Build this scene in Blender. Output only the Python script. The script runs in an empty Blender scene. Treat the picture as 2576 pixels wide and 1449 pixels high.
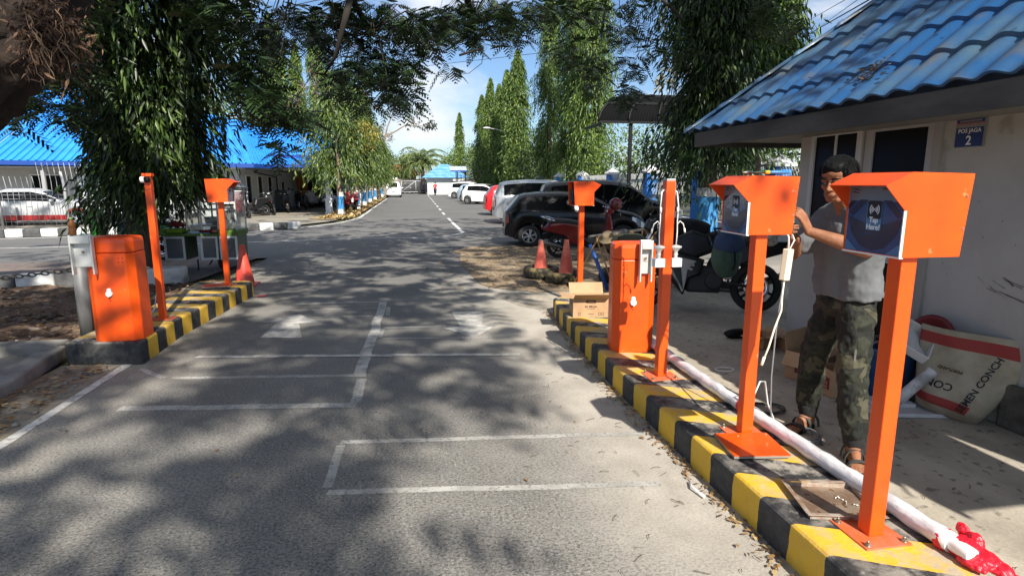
import bpy, bmesh, math, random
import numpy as np
from mathutils import Matrix, Vector
R = math.radians
rng = np.random.default_rng(7)
random.seed(7)
S = bpy.context.scene
COL = S.collection

# ---------------- camera, sky, sun, exposure ----------------
cam_d = bpy.data.cameras.new("camera"); cam = bpy.data.objects.new("camera", cam_d); COL.objects.link(cam)
YAW, PITCH, FPX = R(9.85), R(10.2), 1461.0
cam.location = (0, 0, 1.55)
cam.rotation_euler = (R(90) - PITCH, 0, -YAW)
cam_d.sensor_width = 36.0; cam_d.lens = 36.0 * FPX / 2576.0
cam_d.clip_start = 0.05; cam_d.clip_end = 3000
S.camera = cam
SUN = Vector((0.158, -0.744, 0.643)).normalized()
w = bpy.data.worlds.new("World"); S.world = w; w.use_nodes = True
nt = w.node_tree; nt.nodes.clear()
out = nt.nodes.new("ShaderNodeOutputWorld"); bg = nt.nodes.new("ShaderNodeBackground")
sky = nt.nodes.new("ShaderNodeTexSky"); sky.sky_type = 'NISHITA'; sky.sun_disc = False
sky.sun_elevation = R(40); sky.sun_rotation = R(166.2); sky.air_density = 1.0; sky.dust_density = 0.6; sky.ozone_density = 1.6
tc = nt.nodes.new("ShaderNodeTexCoord")
mp = nt.nodes.new("ShaderNodeMapping"); mp.inputs['Scale'].default_value = (1.0, 1.0, 2.6); mp.inputs['Location'].default_value = (3.1, 0.4, 1.7)
n1 = nt.nodes.new("ShaderNodeTexNoise"); n1.inputs['Scale'].default_value = 2.3; n1.inputs['Detail'].default_value = 8; n1.inputs['Roughness'].default_value = 0.56
cr = nt.nodes.new("ShaderNodeValToRGB"); cr.color_ramp.elements[0].position = 0.53; cr.color_ramp.elements[1].position = 0.68
sep = nt.nodes.new("ShaderNodeSeparateXYZ")
mr = nt.nodes.new("ShaderNodeMapRange"); mr.inputs[1].default_value = 0.0; mr.inputs[2].default_value = 0.45; mr.inputs[3].default_value = 0.05; mr.inputs[4].default_value = 0.0
ad = nt.nodes.new("ShaderNodeMath"); ad.operation = 'ADD'; ad.use_clamp = True
mx = nt.nodes.new("ShaderNodeMix"); mx.data_type = 'RGBA'
mx.inputs[7].default_value = (8.3, 8.6, 9.0, 1)
nt.links.new(tc.outputs['Generated'], mp.inputs[0]); nt.links.new(mp.outputs[0], n1.inputs['Vector'])
nt.links.new(tc.outputs['Generated'], sep.inputs[0]); nt.links.new(sep.outputs[2], mr.inputs[0])
nt.links.new(n1.outputs[0], cr.inputs[0]); nt.links.new(cr.outputs[0], ad.inputs[0]); nt.links.new(mr.outputs[0], ad.inputs[1])
mr2 = nt.nodes.new('ShaderNodeMapRange'); mr2.inputs[1].default_value = .42; mr2.inputs[2].default_value = .7; mr2.inputs[4].default_value = .55; nt.links.new(sep.outputs[2], mr2.inputs[0]); ad2 = nt.nodes.new('ShaderNodeMath'); ad2.operation = 'ADD'; ad2.use_clamp = True; nt.links.new(ad.outputs[0], ad2.inputs[0]); nt.links.new(mr2.outputs[0], ad2.inputs[1]); nt.links.new(ad2.outputs[0], mx.inputs[0]); tint = nt.nodes.new('ShaderNodeMix'); tint.data_type = 'RGBA'; tint.blend_type = 'MULTIPLY'; tint.inputs[0].default_value = 1; tint.inputs[7].default_value = (.85, 1.02, 1.22, 1); nt.links.new(sky.outputs[0], tint.inputs[6]); nt.links.new(tint.outputs[2], mx.inputs[6]); nt.links.new(mx.outputs[2], bg.inputs[0])
bg.inputs[1].default_value = 0.066
nt.links.new(bg.outputs[0], out.inputs[0])
sl = bpy.data.lights.new("sun", 'SUN'); sl.energy = 5.0; sl.angle = R(0.53); sl.color = (1.0, 0.94, 0.84)
so = bpy.data.objects.new("sun", sl); COL.objects.link(so); so.rotation_euler = SUN.to_track_quat('Z', 'Y').to_euler(); so.location = (5, -20, 30)
S.view_settings.view_transform = 'Standard'; S.view_settings.look = 'None'; S.view_settings.exposure = 0.85; S.view_settings.gamma = 1
S.render.engine = 'CYCLES'; S.cycles.max_bounces = 6; S.cycles.transparent_max_bounces = 8
S.cycles.use_denoising = True

def at(px, py, Y):
    "world point at depth Y seen along a direction of the survey sketch (2576 px wide)"
    f = np.array([math.sin(YAW)*math.cos(PITCH), math.cos(YAW)*math.cos(PITCH), -math.sin(PITCH)])
    r = np.array([math.cos(YAW), -math.sin(YAW), 0.]); u = np.cross(r, f)
    d = f + r*(px-1288)/FPX - u*(py-724.5)/FPX
    return np.array([0, 0, 1.55]) + d*Y/d[1]

# ---------------- materials ----------------
MATS = {}
def nd(t, kind, **k):
    n = t.nodes.new(kind)
    for a, b in k.items(): setattr(n, a, b)
    return n
def mat(name, col, rough=.6, metal=0., col2=None, ns=4., lo=.42, hi=.62, bump=0., bs=60., coat=0., spec=.5, trans=0., stretch=(1,1,1), speck=None, emit=0.):
    if name in MATS: return MATS[name]
    m = bpy.data.materials.new(name); m.use_nodes = True; t = m.node_tree; b = t.nodes['Principled BSDF']
    b.inputs['Base Color'].default_value = (*col, 1); b.inputs['Roughness'].default_value = rough
    b.inputs['Metallic'].default_value = metal; b.inputs['Coat Weight'].default_value = coat; b.inputs['Coat Roughness'].default_value = .08
    b.inputs['Specular IOR Level'].default_value = spec; b.inputs['Transmission Weight'].default_value = trans
    c = nd(t, 'ShaderNodeTexCoord'); mpn = nd(t, 'ShaderNodeMapping'); mpn.inputs['Scale'].default_value = stretch
    t.links.new(c.outputs['Object'], mpn.inputs[0])
    last = None
    if col2 is not None:
        n = nd(t, 'ShaderNodeTexNoise'); n.inputs['Scale'].default_value = ns; n.inputs['Detail'].default_value = 7; n.inputs['Roughness'].default_value = .62
        rp = nd(t, 'ShaderNodeValToRGB'); e = rp.color_ramp.elements; e[0].position = lo; e[1].position = hi
        e[0].color = (*col, 1); e[1].color = (*col2, 1)
        t.links.new(mpn.outputs[0], n.inputs['Vector']); t.links.new(n.outputs[0], rp.inputs[0]); last = rp.outputs[0]
    if speck is not None:   # (scale, colour, threshold, width)
        n = nd(t, 'ShaderNodeTexNoise'); n.inputs['Scale'].default_value = speck[0]; n.inputs['Detail'].default_value = 3
        rp = nd(t, 'ShaderNodeMapRange'); rp.inputs[1].default_value = speck[2]; rp.inputs[2].default_value = speck[2]+speck[3]
        mxx = nd(t, 'ShaderNodeMix', data_type='RGBA')
        t.links.new(c.outputs['Object'], n.inputs['Vector']); t.links.new(n.outputs[0], rp.inputs[0]); t.links.new(rp.outputs[0], mxx.inputs[0])
        if last: t.links.new(last, mxx.inputs[6])
        else: mxx.inputs[6].default_value = (*col, 1)
        mxx.inputs[7].default_value = (*speck[1], 1); last = mxx.outputs[2]
    if last: t.links.new(last, b.inputs['Base Color'])
    if bump:
        n = nd(t, 'ShaderNodeTexNoise'); n.inputs['Scale'].default_value = bs; n.inputs['Detail'].default_value = 5
        bp = nd(t, 'ShaderNodeBump'); bp.inputs['Strength'].default_value = bump; bp.inputs['Distance'].default_value = .01
        t.links.new(mpn.outputs[0], n.inputs['Vector']); t.links.new(n.outputs[0], bp.inputs['Height']); t.links.new(bp.outputs[0], b.inputs['Normal'])
    if emit: b.inputs['Emission Color'].default_value = (*col, 1); b.inputs['Emission Strength'].default_value = emit
    MATS[name] = m; return m

def leafmat(name, c_dark, c_mid, c_light, rough=.45, trl=.25, seedattr=True):
    if name in MATS: return MATS[name]
    m = bpy.data.materials.new(name); m.use_nodes = True; t = m.node_tree; b = t.nodes['Principled BSDF']; o = t.nodes['Material Output']
    g = nd(t, 'ShaderNodeNewGeometry'); rp = nd(t, 'ShaderNodeValToRGB'); e = rp.color_ramp.elements
    e[0].color = (*c_dark, 1); e[1].color = (*c_light, 1); e[0].position = .05; e[1].position = .97
    k = e.new(.55); k.color = (*c_mid, 1)
    t.links.new(g.outputs['Random Per Island'], rp.inputs[0]); t.links.new(rp.outputs[0], b.inputs['Base Color'])
    b.inputs['Roughness'].default_value = rough
    tr = nd(t, 'ShaderNodeBsdfTranslucent'); t.links.new(rp.outputs[0], tr.inputs[0])
    ms = nd(t, 'ShaderNodeMixShader'); ms.inputs[0].default_value = trl
    t.links.new(b.outputs[0], ms.inputs[1]); t.links.new(tr.outputs[0], ms.inputs[2]); t.links.new(ms.outputs[0], o.inputs[0])
    MATS[name] = m; return m

# ---------------- mesh builder ----------------
def rotz(a): return Matrix.Rotation(a, 4, 'Z')
def T(x, y, z): return Matrix.Translation((x, y, z))
class MB:
    def __init__(s): s.v = []; s.f = []; s.m = []; s.sm = []; s.n = 0; s.X = Matrix.Identity(4)
    def add(s, vs, fs, m=0, sm=False):
        vs = np.asarray(vs, float).reshape(-1, 3)
        A = np.array(s.X); vs = vs @ A[:3, :3].T + A[:3, 3]
        s.v.append(vs); s.f += [tuple(i + s.n for i in f) for f in fs]; s.m += [m]*len(fs); s.sm += [sm]*len(fs); s.n += len(vs)
        return s
    def box(s, x0, y0, z0, x1, y1, z1, m=0):
        v = [(x, y, z) for z in (z0, z1) for y in (y0, y1) for x in (x0, x1)]
        return s.add(v, [(0,2,3,1), (4,5,7,6), (0,1,5,4), (2,6,7,3), (0,4,6,2), (1,3,7,5)], m)
    def cbox(s, c, d, m=0, rot=None):
        X0 = s.X; s.X = X0 @ Matrix.Translation(c) @ (rot if rot is not None else Matrix.Identity(4))
        s.box(-d[0]/2, -d[1]/2, -d[2]/2, d[0]/2, d[1]/2, d[2]/2, m); s.X = X0; return s
    def bar(s, a, b, wx, wz, m=0):
        "box beam from a to b"
        a, b = Vector(a), Vector(b); d = b-a; L = d.length
        q = d.to_track_quat('X', 'Z').to_matrix().to_4x4()
        X0 = s.X; s.X = X0 @ Matrix.Translation((a+b)/2) @ q; s.box(-L/2, -wx/2, -wz/2, L/2, wx/2, wz/2, m); s.X = X0; return s
    def tube(s, pts, r, n=10, m=0, caps=True, sm=True):
        pts = [np.array(p, float) for p in pts]; k = len(pts); r = [r]*k if np.isscalar(r) else r
        vs = []; prev = None
        for i, p in enumerate(pts):
            d = pts[min(i+1, k-1)] - pts[max(i-1, 0)]; d /= (np.linalg.norm(d)+1e-9)
            if prev is None:
                a = np.array([0, 0, 1.]) if abs(d[2]) < .9 else np.array([1., 0, 0])
            else: a = prev
            e1 = a - d*(a@d); e1 /= (np.linalg.norm(e1)+1e-9); e2 = np.cross(d, e1); prev = e1
            for j in range(n):
                t = 2*math.pi*j/n; vs.append(p + r[i]*(math.cos(t)*e1 + math.sin(t)*e2))
        fs = [(i*n+j, i*n+(j+1) % n, (i+1)*n+(j+1) % n, (i+1)*n+j) for i in range(k-1) for j in range(n)]
        s.add(vs, fs, m, sm)
        if caps: 
            s.f += [tuple(s.n-len(vs)+j for j in range(n))[::-1], tuple(s.n-n+j for j in range(n))]; s.m += [m, m]; s.sm += [False]*2
        return s
    def cyl(s, a, b, r0, r1=None, n=16, m=0, caps=True, sm=True): return s.tube([a, b], [r0, r0 if r1 is None else r1], n, m, caps, sm)
    def sph(s, c, r, nu=16, nv=10, m=0, sm=True):
        r = (r, r, r) if np.isscalar(r) else r
        vs = [(c[0], c[1], c[2]-r[2])]
        for i in range(1, nv):
            p = -math.pi/2 + math.pi*i/nv
            vs += [(c[0]+r[0]*math.cos(p)*math.cos(2*math.pi*j/nu), c[1]+r[1]*math.cos(p)*math.sin(2*math.pi*j/nu), c[2]+r[2]*math.sin(p)) for j in range(nu)]
        vs.append((c[0], c[1], c[2]+r[2])); L = len(vs)-1
        fs = [(0, 1+(j+1) % nu, 1+j) for j in range(nu)]
        for i in range(nv-2):
            a = 1+i*nu; fs += [(a+j, a+(j+1) % nu, a+nu+(j+1) % nu, a+nu+j) for j in range(nu)]
        a = 1+(nv-2)*nu; fs += [(a+j, a+(j+1) % nu, L) for j in range(nu)]
        return s.add(vs, fs, m, sm)
    def lathe(s, prof, c=(0,0,0), axis='Z', n=24, m=0, sm=True):
        vs = []
        for (r, z) in prof:
            for j in range(n):
                t = 2*math.pi*j/n; a, b = r*math.cos(t), r*math.sin(t)
                vs.append({'Z': (a, b, z), 'Y': (a, z, b), 'X': (z, a, b)}[axis])
        vs = np.array(vs) + np.array(c); k = len(prof)
        return s.add(vs, [(i*n+j, i*n+(j+1) % n, (i+1)*n+(j+1) % n, (i+1)*n+j) for i in range(k-1) for j in range(n)], m, sm)
    def prism(s, poly, d0, d1, plane='XZ', m=0):
        "polygon in a plane, extruded d0..d1 along the third axis"
        n = len(poly)
        def P(p, d): return {'XZ': (p[0], d, p[1]), 'XY': (p[0], p[1], d), 'YZ': (d, p[0], p[1])}[plane]
        vs = [P(p, d0) for p in poly] + [P(p, d1) for p in poly]
        return s.add(vs, [tuple(range(n)), tuple(range(2*n-1, n-1, -1))] + [(i, i+n, (i+1) % n+n, (i+1) % n) for i in range(n)], m)
    def quad(s, pts, m=0): return s.add(pts, [tuple(range(len(pts)))], m)
    def text(s, txt, size, origin, ex, ey, m=0, ext=.0006, align='CENTER', bold=0.0, sx=1.0):
        "flat lettering; ex, ey = directions of the line and of the letters' up"
        cu = bpy.data.curves.new("t", 'FONT'); cu.body = txt; cu.size = size; cu.align_x = align; cu.extrude = ext; cu.offset = bold; cu.resolution_u = 3; cu.fill_mode = 'BOTH'
        o = bpy.data.objects.new("t", cu); COL.objects.link(o); dg = bpy.context.evaluated_depsgraph_get(); dg.update()
        me = bpy.data.meshes.new_from_object(o.evaluated_get(dg))
        vs = np.array([v.co[:] for v in me.vertices]); fs = [tuple(p.vertices) for p in me.polygons]
        bpy.data.objects.remove(o); bpy.data.curves.remove(cu); bpy.data.meshes.remove(me)
        if len(vs) == 0: return s
        ex, ey = np.array(ex, float), np.array(ey, float); ez = np.cross(ex, ey)
        vs = np.array(origin) + vs[:, :1]*ex*sx + vs[:, 1:2]*ey + vs[:, 2:3]*ez
        return s.add(vs, fs, m)
    def build(s, name, mats, parent=None, bevel=0, seg=2, sub=0, loc=None, auto=None):
        me = bpy.data.meshes.new(name); mats = mats if isinstance(mats, (list, tuple)) else [mats]
        me.from_pydata(np.concatenate(s.v).tolist() if s.v else [], [], s.f)
        for m in mats: me.materials.append(m)
        me.polygons.foreach_set('material_index', s.m); me.polygons.foreach_set('use_smooth', s.sm)
        bm = bmesh.new(); bm.from_mesh(me); bmesh.ops.recalc_face_normals(bm, faces=bm.faces); bm.to_mesh(me); bm.free()
        me.update(); o = bpy.data.objects.new(name, me); COL.objects.link(o)
        if parent: o.parent = parent
        if loc: o.location = loc
        if bevel:
            b = o.modifiers.new("edge", 'BEVEL'); b.width = bevel; b.segments = seg; b.limit_method = 'ANGLE'; b.angle_limit = R(40)
        if sub: b = o.modifiers.new("round", 'SUBSURF'); b.levels = sub; b.render_levels = sub
        return o
def npmesh(name, vs, faces, mats, parent=None, mi=None, smooth=False):
    "fast mesh from equal-sized faces"
    k = faces.shape[1]; me = bpy.data.meshes.new(name)
    me.vertices.add(len(vs)); me.vertices.foreach_set('co', np.asarray(vs, np.float32).ravel())
    me.loops.add(faces.size); me.loops.foreach_set('vertex_index', faces.astype(np.int32).ravel())
    me.polygons.add(len(faces)); me.polygons.foreach_set('loop_start', np.arange(0, faces.size, k, dtype=np.int32))
    for m in (mats if isinstance(mats, (list, tuple)) else [mats]): me.materials.append(m)
    if mi is not None: me.polygons.foreach_set('material_index', mi.astype(np.int32))
    if smooth: me.polygons.foreach_set('use_smooth', np.ones(len(faces), bool))
    me.update(calc_edges=True); me.validate()
    o = bpy.data.objects.new(name, me); COL.objects.link(o)
    if parent: o.parent = parent
    return o
def tag(o, label=None, cat=None, group=None, kind=None):
    if label: o['label'] = label
    if cat: o['category'] = cat
    if group: o['group'] = group
    if kind: o['kind'] = kind
    return o
def thing(name, label, cat, loc=(0,0,0), rz=0, group=None, rot=None):
    o = bpy.data.objects.new(name, None); COL.objects.link(o); o.location = loc; o.rotation_euler = rot or (0, 0, rz); o.empty_display_size = .1
    return tag(o, label, cat, group)
def kids(o): return [c for c in bpy.data.objects if c.parent == o]
def copy_tree(o, parent=None, loc=None, rz=None, label=None, scale=None):
    c = o.copy(); COL.objects.link(c); c.parent = parent
    for ch in kids(o): copy_tree(ch, c)
    if loc is not None: c.location = loc
    if rz is not None: c.rotation_euler = (0, 0, rz)
    if label: c['label'] = label
    if scale: c.scale = scale
    return c
def struct(name, mb, m, **k): return tag(mb.build(name, m, **k), kind='structure')

ORANGE = mat('orange paint', (.80, .085, .003), .38, col2=(.64, .055, .003), ns=2.6, lo=.42, hi=.72, coat=.12, bump=.10, bs=12, speck=(19, (.62, .17, .06), .69, .05))
ORANGE_D = mat('dull orange paint', (.62, .11, .03), .5, col2=(.55, .14, .07), ns=12, bump=.1)
STEEL = mat('zinc steel', (.42, .40, .36), .4, .8, col2=(.22, .16, .1), ns=30)
WHITE_P = mat('white plastic', (.78, .78, .75), .4)
BLACK_P = mat('black plastic', (.008, .008, .009), .55, spec=.2)
RUBBER = mat('rubber', (.02, .02, .02), .85, bump=.2, bs=120)
CHROME = mat('chrome', (.75, .75, .77), .12, 1.)
RIM = mat('alloy', (.62, .63, .65), .3, .7)
GLASS_D = mat('dark glass', (.005, .006, .007), .16, 0, spec=.09)
# ---------------- ground and roads ----------------
def asphalt():
    m = bpy.data.materials.new('asphalt'); m.use_nodes = True; t = m.node_tree; b = t.nodes['Principled BSDF']; b.inputs['Roughness'].default_value = .88
    g = nd(t, 'ShaderNodeNewGeometry'); sp = nd(t, 'ShaderNodeSeparateXYZ'); t.links.new(g.outputs['Position'], sp.inputs[0])
    def noise(s, d=5, r=.6, st=None):
        n = nd(t, 'ShaderNodeTexNoise'); n.inputs['Scale'].default_value = s; n.inputs['Detail'].default_value = d; n.inputs['Roughness'].default_value = r
        if st:
            q = nd(t, 'ShaderNodeMapping'); q.inputs['Scale'].default_value = st; t.links.new(g.outputs['Position'], q.inputs[0]); t.links.new(q.outputs[0], n.inputs['Vector'])
        else: t.links.new(g.outputs['Position'], n.inputs['Vector'])
        return n.outputs[0]
    def mr(i, a, b_, c=0., d=1., sm=False):
        n = nd(t, 'ShaderNodeMapRange'); n.inputs[1].default_value = a; n.inputs[2].default_value = b_; n.inputs[3].default_value = c; n.inputs[4].default_value = d
        if sm: n.interpolation_type = 'SMOOTHSTEP'
        t.links.new(i, n.inputs[0]); return n.outputs[0]
    def mth(op, a, b_, cl=False):
        n = nd(t, 'ShaderNodeMath', operation=op); n.use_clamp = cl
        for k, x in enumerate((a, b_)):
            if isinstance(x, (int, float)): n.inputs[k].default_value = x
            else: t.links.new(x, n.inputs[k])
        return n.outputs[0]
    def mix(f, a, b_):
        n = nd(t, 'ShaderNodeMix', data_type='RGBA')
        if isinstance(f, (int, float)): n.inputs[0].default_value = f
        else: t.links.new(f, n.inputs[0])
        for k, x in ((6, a), (7, b_)):
            if isinstance(x, tuple): n.inputs[k].default_value = (*x, 1)
            else: t.links.new(x, n.inputs[k])
        return n.outputs[2]
    base = mix(mr(noise(.35, 4), .35, .65), (.092, .091, .090), (.125, .121, .115))
    near = mr(sp.outputs[1], 7.5, 13.0, 1., 0., True)
    base = mix(mth('MULTIPLY', near, .85), base, mix(mr(noise(1.2), .4, .65), (.148, .142, .131), (.215, .203, .182)))
    # dusty cement apron worn into the right edge and along the kerbs
    edge = mth('ADD', sp.outputs[0], mth('MULTIPLY', mth('SUBTRACT', noise(.9, 4), .5), 1.6))
    dR = mth('MULTIPLY', mr(edge, .35, 1.25, 0, 1, True), near)
    base = mix(mth('MULTIPLY', dR, .92), base, mix(mr(noise(2.2), .4, .62), (.43, .395, .34), (.33, .30, .255)))
    dL = mth('MULTIPLY', mr(edge, -1.75, -2.5, 0, .75, True), near)
    base = mix(dL, base, (.33, .30, .25))
    far = mr(sp.outputs[1], 13.5, 10.5, 0, 1)
    dd = mth('MULTIPLY', mr(noise(.7, 6, .7, (1, .45, 1)), .56, .72), mr(sp.outputs[1], 8, 14, .8, .35))
    base = mix(dd, base, (.185, .165, .135))
    # aggregate: light and dark stones
    vor = nd(t, 'ShaderNodeTexVoronoi'); vor.inputs['Scale'].default_value = 78; t.links.new(g.outputs['Position'], vor.inputs['Vector'])
    hsv = nd(t, 'ShaderNodeSeparateColor'); t.links.new(vor.outputs['Color'], hsv.inputs[0])
    amt = mth('MULTIPLY', mr(sp.outputs[1], 2.0, 9.0, 1., .25), 1.0)
    lt = mth('MULTIPLY', mr(noise(76, 3, .8), .50, .58), mth('MULTIPLY', amt, .70))
    dk = mth('MULTIPLY', mr(noise(60, 4, .8, (1, 1.3, 1)), .51, .57), mth('MULTIPLY', amt, .85))
    st = mth('MULTIPLY', mth('MULTIPLY', mr(hsv.outputs[0], .86, .90), mr(vor.outputs['Distance'], .55, .25)), mth('MULTIPLY', amt, .4))
    calm = mth('SUBTRACT', 1.0, mth('MULTIPLY', dR, .75))
    base = mix(mth('MULTIPLY', lt, calm), base, (.30, .285, .255)); base = mix(mth('MULTIPLY', st, calm), base, (.45, .43, .39))
    base = mix(mth('MULTIPLY', dk, calm), base, (.045, .044, .042))
    t.links.new(base, b.inputs['Base Color'])
    bp = nd(t, 'ShaderNodeBump'); bp.inputs['Strength'].default_value = .35; bp.inputs['Distance'].default_value = .005
    t.links.new(mth('ADD', noise(70, 4), mth('MULTIPLY', vor.outputs['Distance'], -.6)), bp.inputs['Height']); t.links.new(bp.outputs[0], b.inputs['Normal'])
    return m
ASPH = asphalt()
SOIL = mat('soil', (.075, .042, .024), .95, col2=(.14, .09, .06), ns=3, bump=1., bs=18, speck=(40, (.2, .16, .12), .62, .05))
DIRT = mat('dusty dirt', (.20, .145, .085), .95, col2=(.30, .235, .16), ns=2.5, bump=.6, bs=30, speck=(28, (.10, .055, .025), .58, .05))
CONC = mat('worn concrete', (.42, .375, .305), .9, col2=(.26, .23, .185), ns=1.6, lo=.38, hi=.62, bump=.5, bs=45, speck=(16, (.17, .15, .12), .60, .08), stretch=(1, .55, 1))
CONC_G = mat('grey concrete', (.23, .22, .20), .9, col2=(.15, .14, .125), ns=3, bump=.4, bs=40)
LAND = mat('land', (.12, .11, .06), .95, col2=(.09, .10, .045), ns=.4)
PAINT = mat('worn road paint', (.50, .485, .45), .8, col2=(.27, .26, .24), ns=9, lo=.36, hi=.60, bump=.3, bs=90)
PAINT_F = mat('faded road paint', (.28, .27, .25), .85, col2=(.40, .39, .36), ns=5, lo=.40, hi=.62, speck=(45, (.17, .165, .15), .55, .1))
PAINT_B = mat('road paint', (.62, .62, .60), .7, col2=(.45, .45, .43), ns=5)
struct('ground', MB().quad([(-600,-300,-.05), (600,-300,-.05), (600,900,-.05), (-600,900,-.05)]), LAND)
mb = MB()
mb.quad([(-2.95,-14,0), (9.3,-14,0), (9.3,90,0), (-2.38,90,0), (-2.38,27.2,0), (-2.85,24.2,0), (-4.6,21.3,0), (-12,19.1,0), (-60,6.6,0), (-60,1.6,0), (-9,12.5,0), (-3.0,12.9,0), (-2.95,9.5,0)])
struct('road', mb, ASPH)
# cement apron between the kerb island and the guard post, and the forecourt beyond it
mb = MB(); random.seed(3)
edge = [(1.95 - .35*random.random(), 7.9), (1.25, 8.25), (1.15, 8.5)]
mb.quad([(1.9,-14,.004), (9.2,-14,.004), (9.2,8.6,.004), (5.0,8.9,.004), (3.4,8.5,.004), (2.6,8.75,.004), (2.0,8.3,.004), (1.62,8.0,.004), (1.3,8.25,.004), (1.12,7.9,.004), (1.35,7.2,.004), (1.55,6.9,.004), (1.9,6.9,.004)])
struct('apron_pavement', mb, CONC)
mb = MB(); p = []
for i in range(40):
    a = i/40*2*math.pi; c = math.cos(a); s_ = math.sin(a)
    p.append((2.9 + (1.85 + .25*random.random())*(abs(c)**.5)*(1 if c > 0 else -1), 11.3 + (3.0 + .4*random.random())*(abs(s_)**.6)*(1 if s_ > 0 else -1), .009))
mb.quad(p); struct('dirt_ground', mb, DIRT)
# markings
LZ = [0.]
def line(mb, a, b, wd, z=.0036, m=0):
    LZ[0] += .00005; z = (z if z != .0036 else LZ[1] if len(LZ) > 1 else z) + LZ[0]
    a, b = np.array(a, float), np.array(b, float); d = b-a; L = np.linalg.norm(d); d /= L; n = np.array([-d[1], d[0]])*wd/2; k = max(2, int(L/.12))
    L1 = []; L2 = []; wob = 0.
    for i in range(k+1):
        wob = wob*.8+random.gauss(0, wd*.05); q = a + d*L*i/k + n*wob/wd*2; j = (random.random()-.5)*wd*.14
        L1.append((*(q+n*(1+j/wd)), z)); L2.append((*(q-n*(1-j/wd)), z))
    for i in range(k): mb.quad([L1[i], L1[i+1], L2[i+1], L2[i]], m)
mb = MB()
line(mb, (-.45, 4.68), (-.39, 7.8), .10); line(mb, (-1.5, 7.78), (-.345, 7.73), .055, .005)
line(mb, (-1.95, 5.48), (.95, 5.06), .075, .005)
for q in ([(-1.55,6.10), (-1.13,6.02), (-1.27,6.66), (-1.06,6.70), (-1.36,7.16), (-1.70,6.80), (-1.52,6.76)],
          [(.46,6.97), (.86,6.95), (.74,6.25), (.92,6.24), (.61,5.72), (.30,6.20), (.50,6.22)]):
    mb.quad([(x, y, .003) for x, y in q])
struct('road_marking', mb, PAINT)
LZ[0] = 0.; LZ.append(.0014); mb = MB()
line(mb, (-1.95, 4.91), (-.4, 4.7), .06); line(mb, (-2.05, 4.26), (-.42, 4.05), .085); line(mb, (-.42, 4.62), (-.43, 4.10), .075)
line(mb, (-.46, 3.44), (1.45, 3.25), .05); line(mb, (-.46, 2.85), (1.25, 2.65), .05); line(mb, (-.45, 3.40), (-.46, 2.90), .05)
line(mb, (-1.65, 6.99), (-.47, 6.92), .035); line(mb, (-1.75, 7.42), (-.42, 7.36), .03); line(mb, (-.31, 7.4), (-.3, 6.9), .05)
line(mb, (-.32, 6.30), (.45, 6.26), .045); line(mb, (-.32, 5.86), (.82, 5.70), .035); line(mb, (-.34, 6.25), (-.36, 5.88), .06)
line(mb, (-2.3, 5.2), (-2.0, 4.9), .05)
struct('faded_marking', mb, PAINT_F)
LZ[0] = 0.; LZ.pop()
mb = MB(); line(mb, (-2.55, -6), (-2.46, 5.35), .085); struct('edge_line', mb, mat('chipped paint', (.60, .58, .54), .8, col2=(.30, .27, .23), ns=16, lo=.5, hi=.62, bump=.4, bs=60))
mb = MB()
pts = [(-13, 15.6), (-4.3, 16.45), (-1.5, 17.05), (.5, 17.05), (1.2, 17.6), (1.62, 18.6)]
for a, b in zip(pts[:-1], pts[1:]): line(mb, a, b, .10)
line(mb, (1.64, 18.6), (1.68, 26.5), .12)
y = 29.5
while y < 84: line(mb, (1.66+(y-28)*.0135, y), (1.66+(y-25.6)*.0135, y+2.3), .12); y += 4.9
pts = [(-12, 18.6), (-5.2, 19.85), (-3.6, 21.9), (-2.75, 24.2), (-2.3, 27.4), (-2.32, 40), (-2.34, 62)]
for a, b in zip(pts[:-1], pts[1:]): line(mb, a, b, .13)
line(mb, (-20, 12.2), (-9, 13.9), .10)
struct('lane_line', mb, PAINT_B)
# left hand setting
mb = MB(); mb.quad([(-40, 3.0, .03), (-3.4, 9.75, .03), (-3.15, 12.9, .03), (-9, 12.6, .03), (-40, 6.3, .03)])
struct('brick_pavement', mb, mat('brick paving', (.17, .13, .11), .9, col2=(.105, .085, .075), ns=7, bump=.8, bs=22))
# soil bed as an uneven sheet
nx, ny = 240, 90; gx = np.linspace(-13, -2.86, nx); gy = np.linspace(5.95, 9.62, ny); X, Y_ = np.meshgrid(gx, gy)
Z = .03 + .018*np.sin(X*5.1+1)*np.cos(Y_*4.3) + .035*rng.random(X.shape) + .012*np.sin(X*11)*np.sin(Y_*9)
vs = np.stack([X, Y_, Z], -1).reshape(-1, 3); i = np.arange(nx*ny).reshape(ny, nx)
fc = np.stack([i[:-1, :-1], i[:-1, 1:], i[1:, 1:], i[1:, :-1]], -1).reshape(-1, 4)
tag(npmesh('soil_ground', vs, fc, SOIL, smooth=True), kind='structure')
struct('side_pavement', MB().quad([(-13,-14,.02), (-3.08,-14,.02), (-3.08,5.0,.02), (-3.2,5.8,.02), (-13,5.8,.02)]), CONC_G)
mb = MB(); mb.box(-13, 5.72, -.02, -3.2, 5.95, .11); struct('bed_kerb', mb, CONC_G, bevel=.02)
mb = MB()
kp = [(-3.02, -14), (-2.98, 3.2), (-3.04, 4.7), (-3.2, 5.7)]
for a, b in zip(kp[:-1], kp[1:]): mb.bar((a[0], a[1], .045), (b[0], b[1], .045), .17, .13)
struct('gutter_kerb', mb, mat('pale concrete', (.26, .25, .23), .9, col2=(.16, .15, .14), ns=4, bump=.4, bs=35), bevel=.02)
struct('gutter_ground', MB().quad([(-2.95,-14,.006), (-2.52,-14,.006), (-2.5,5.35,.006), (-3.0,5.4,.006)]), mat('gutter dirt', (.19, .155, .11), .95, col2=(.29, .26, .21), ns=6, bump=.6, bs=40))
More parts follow.
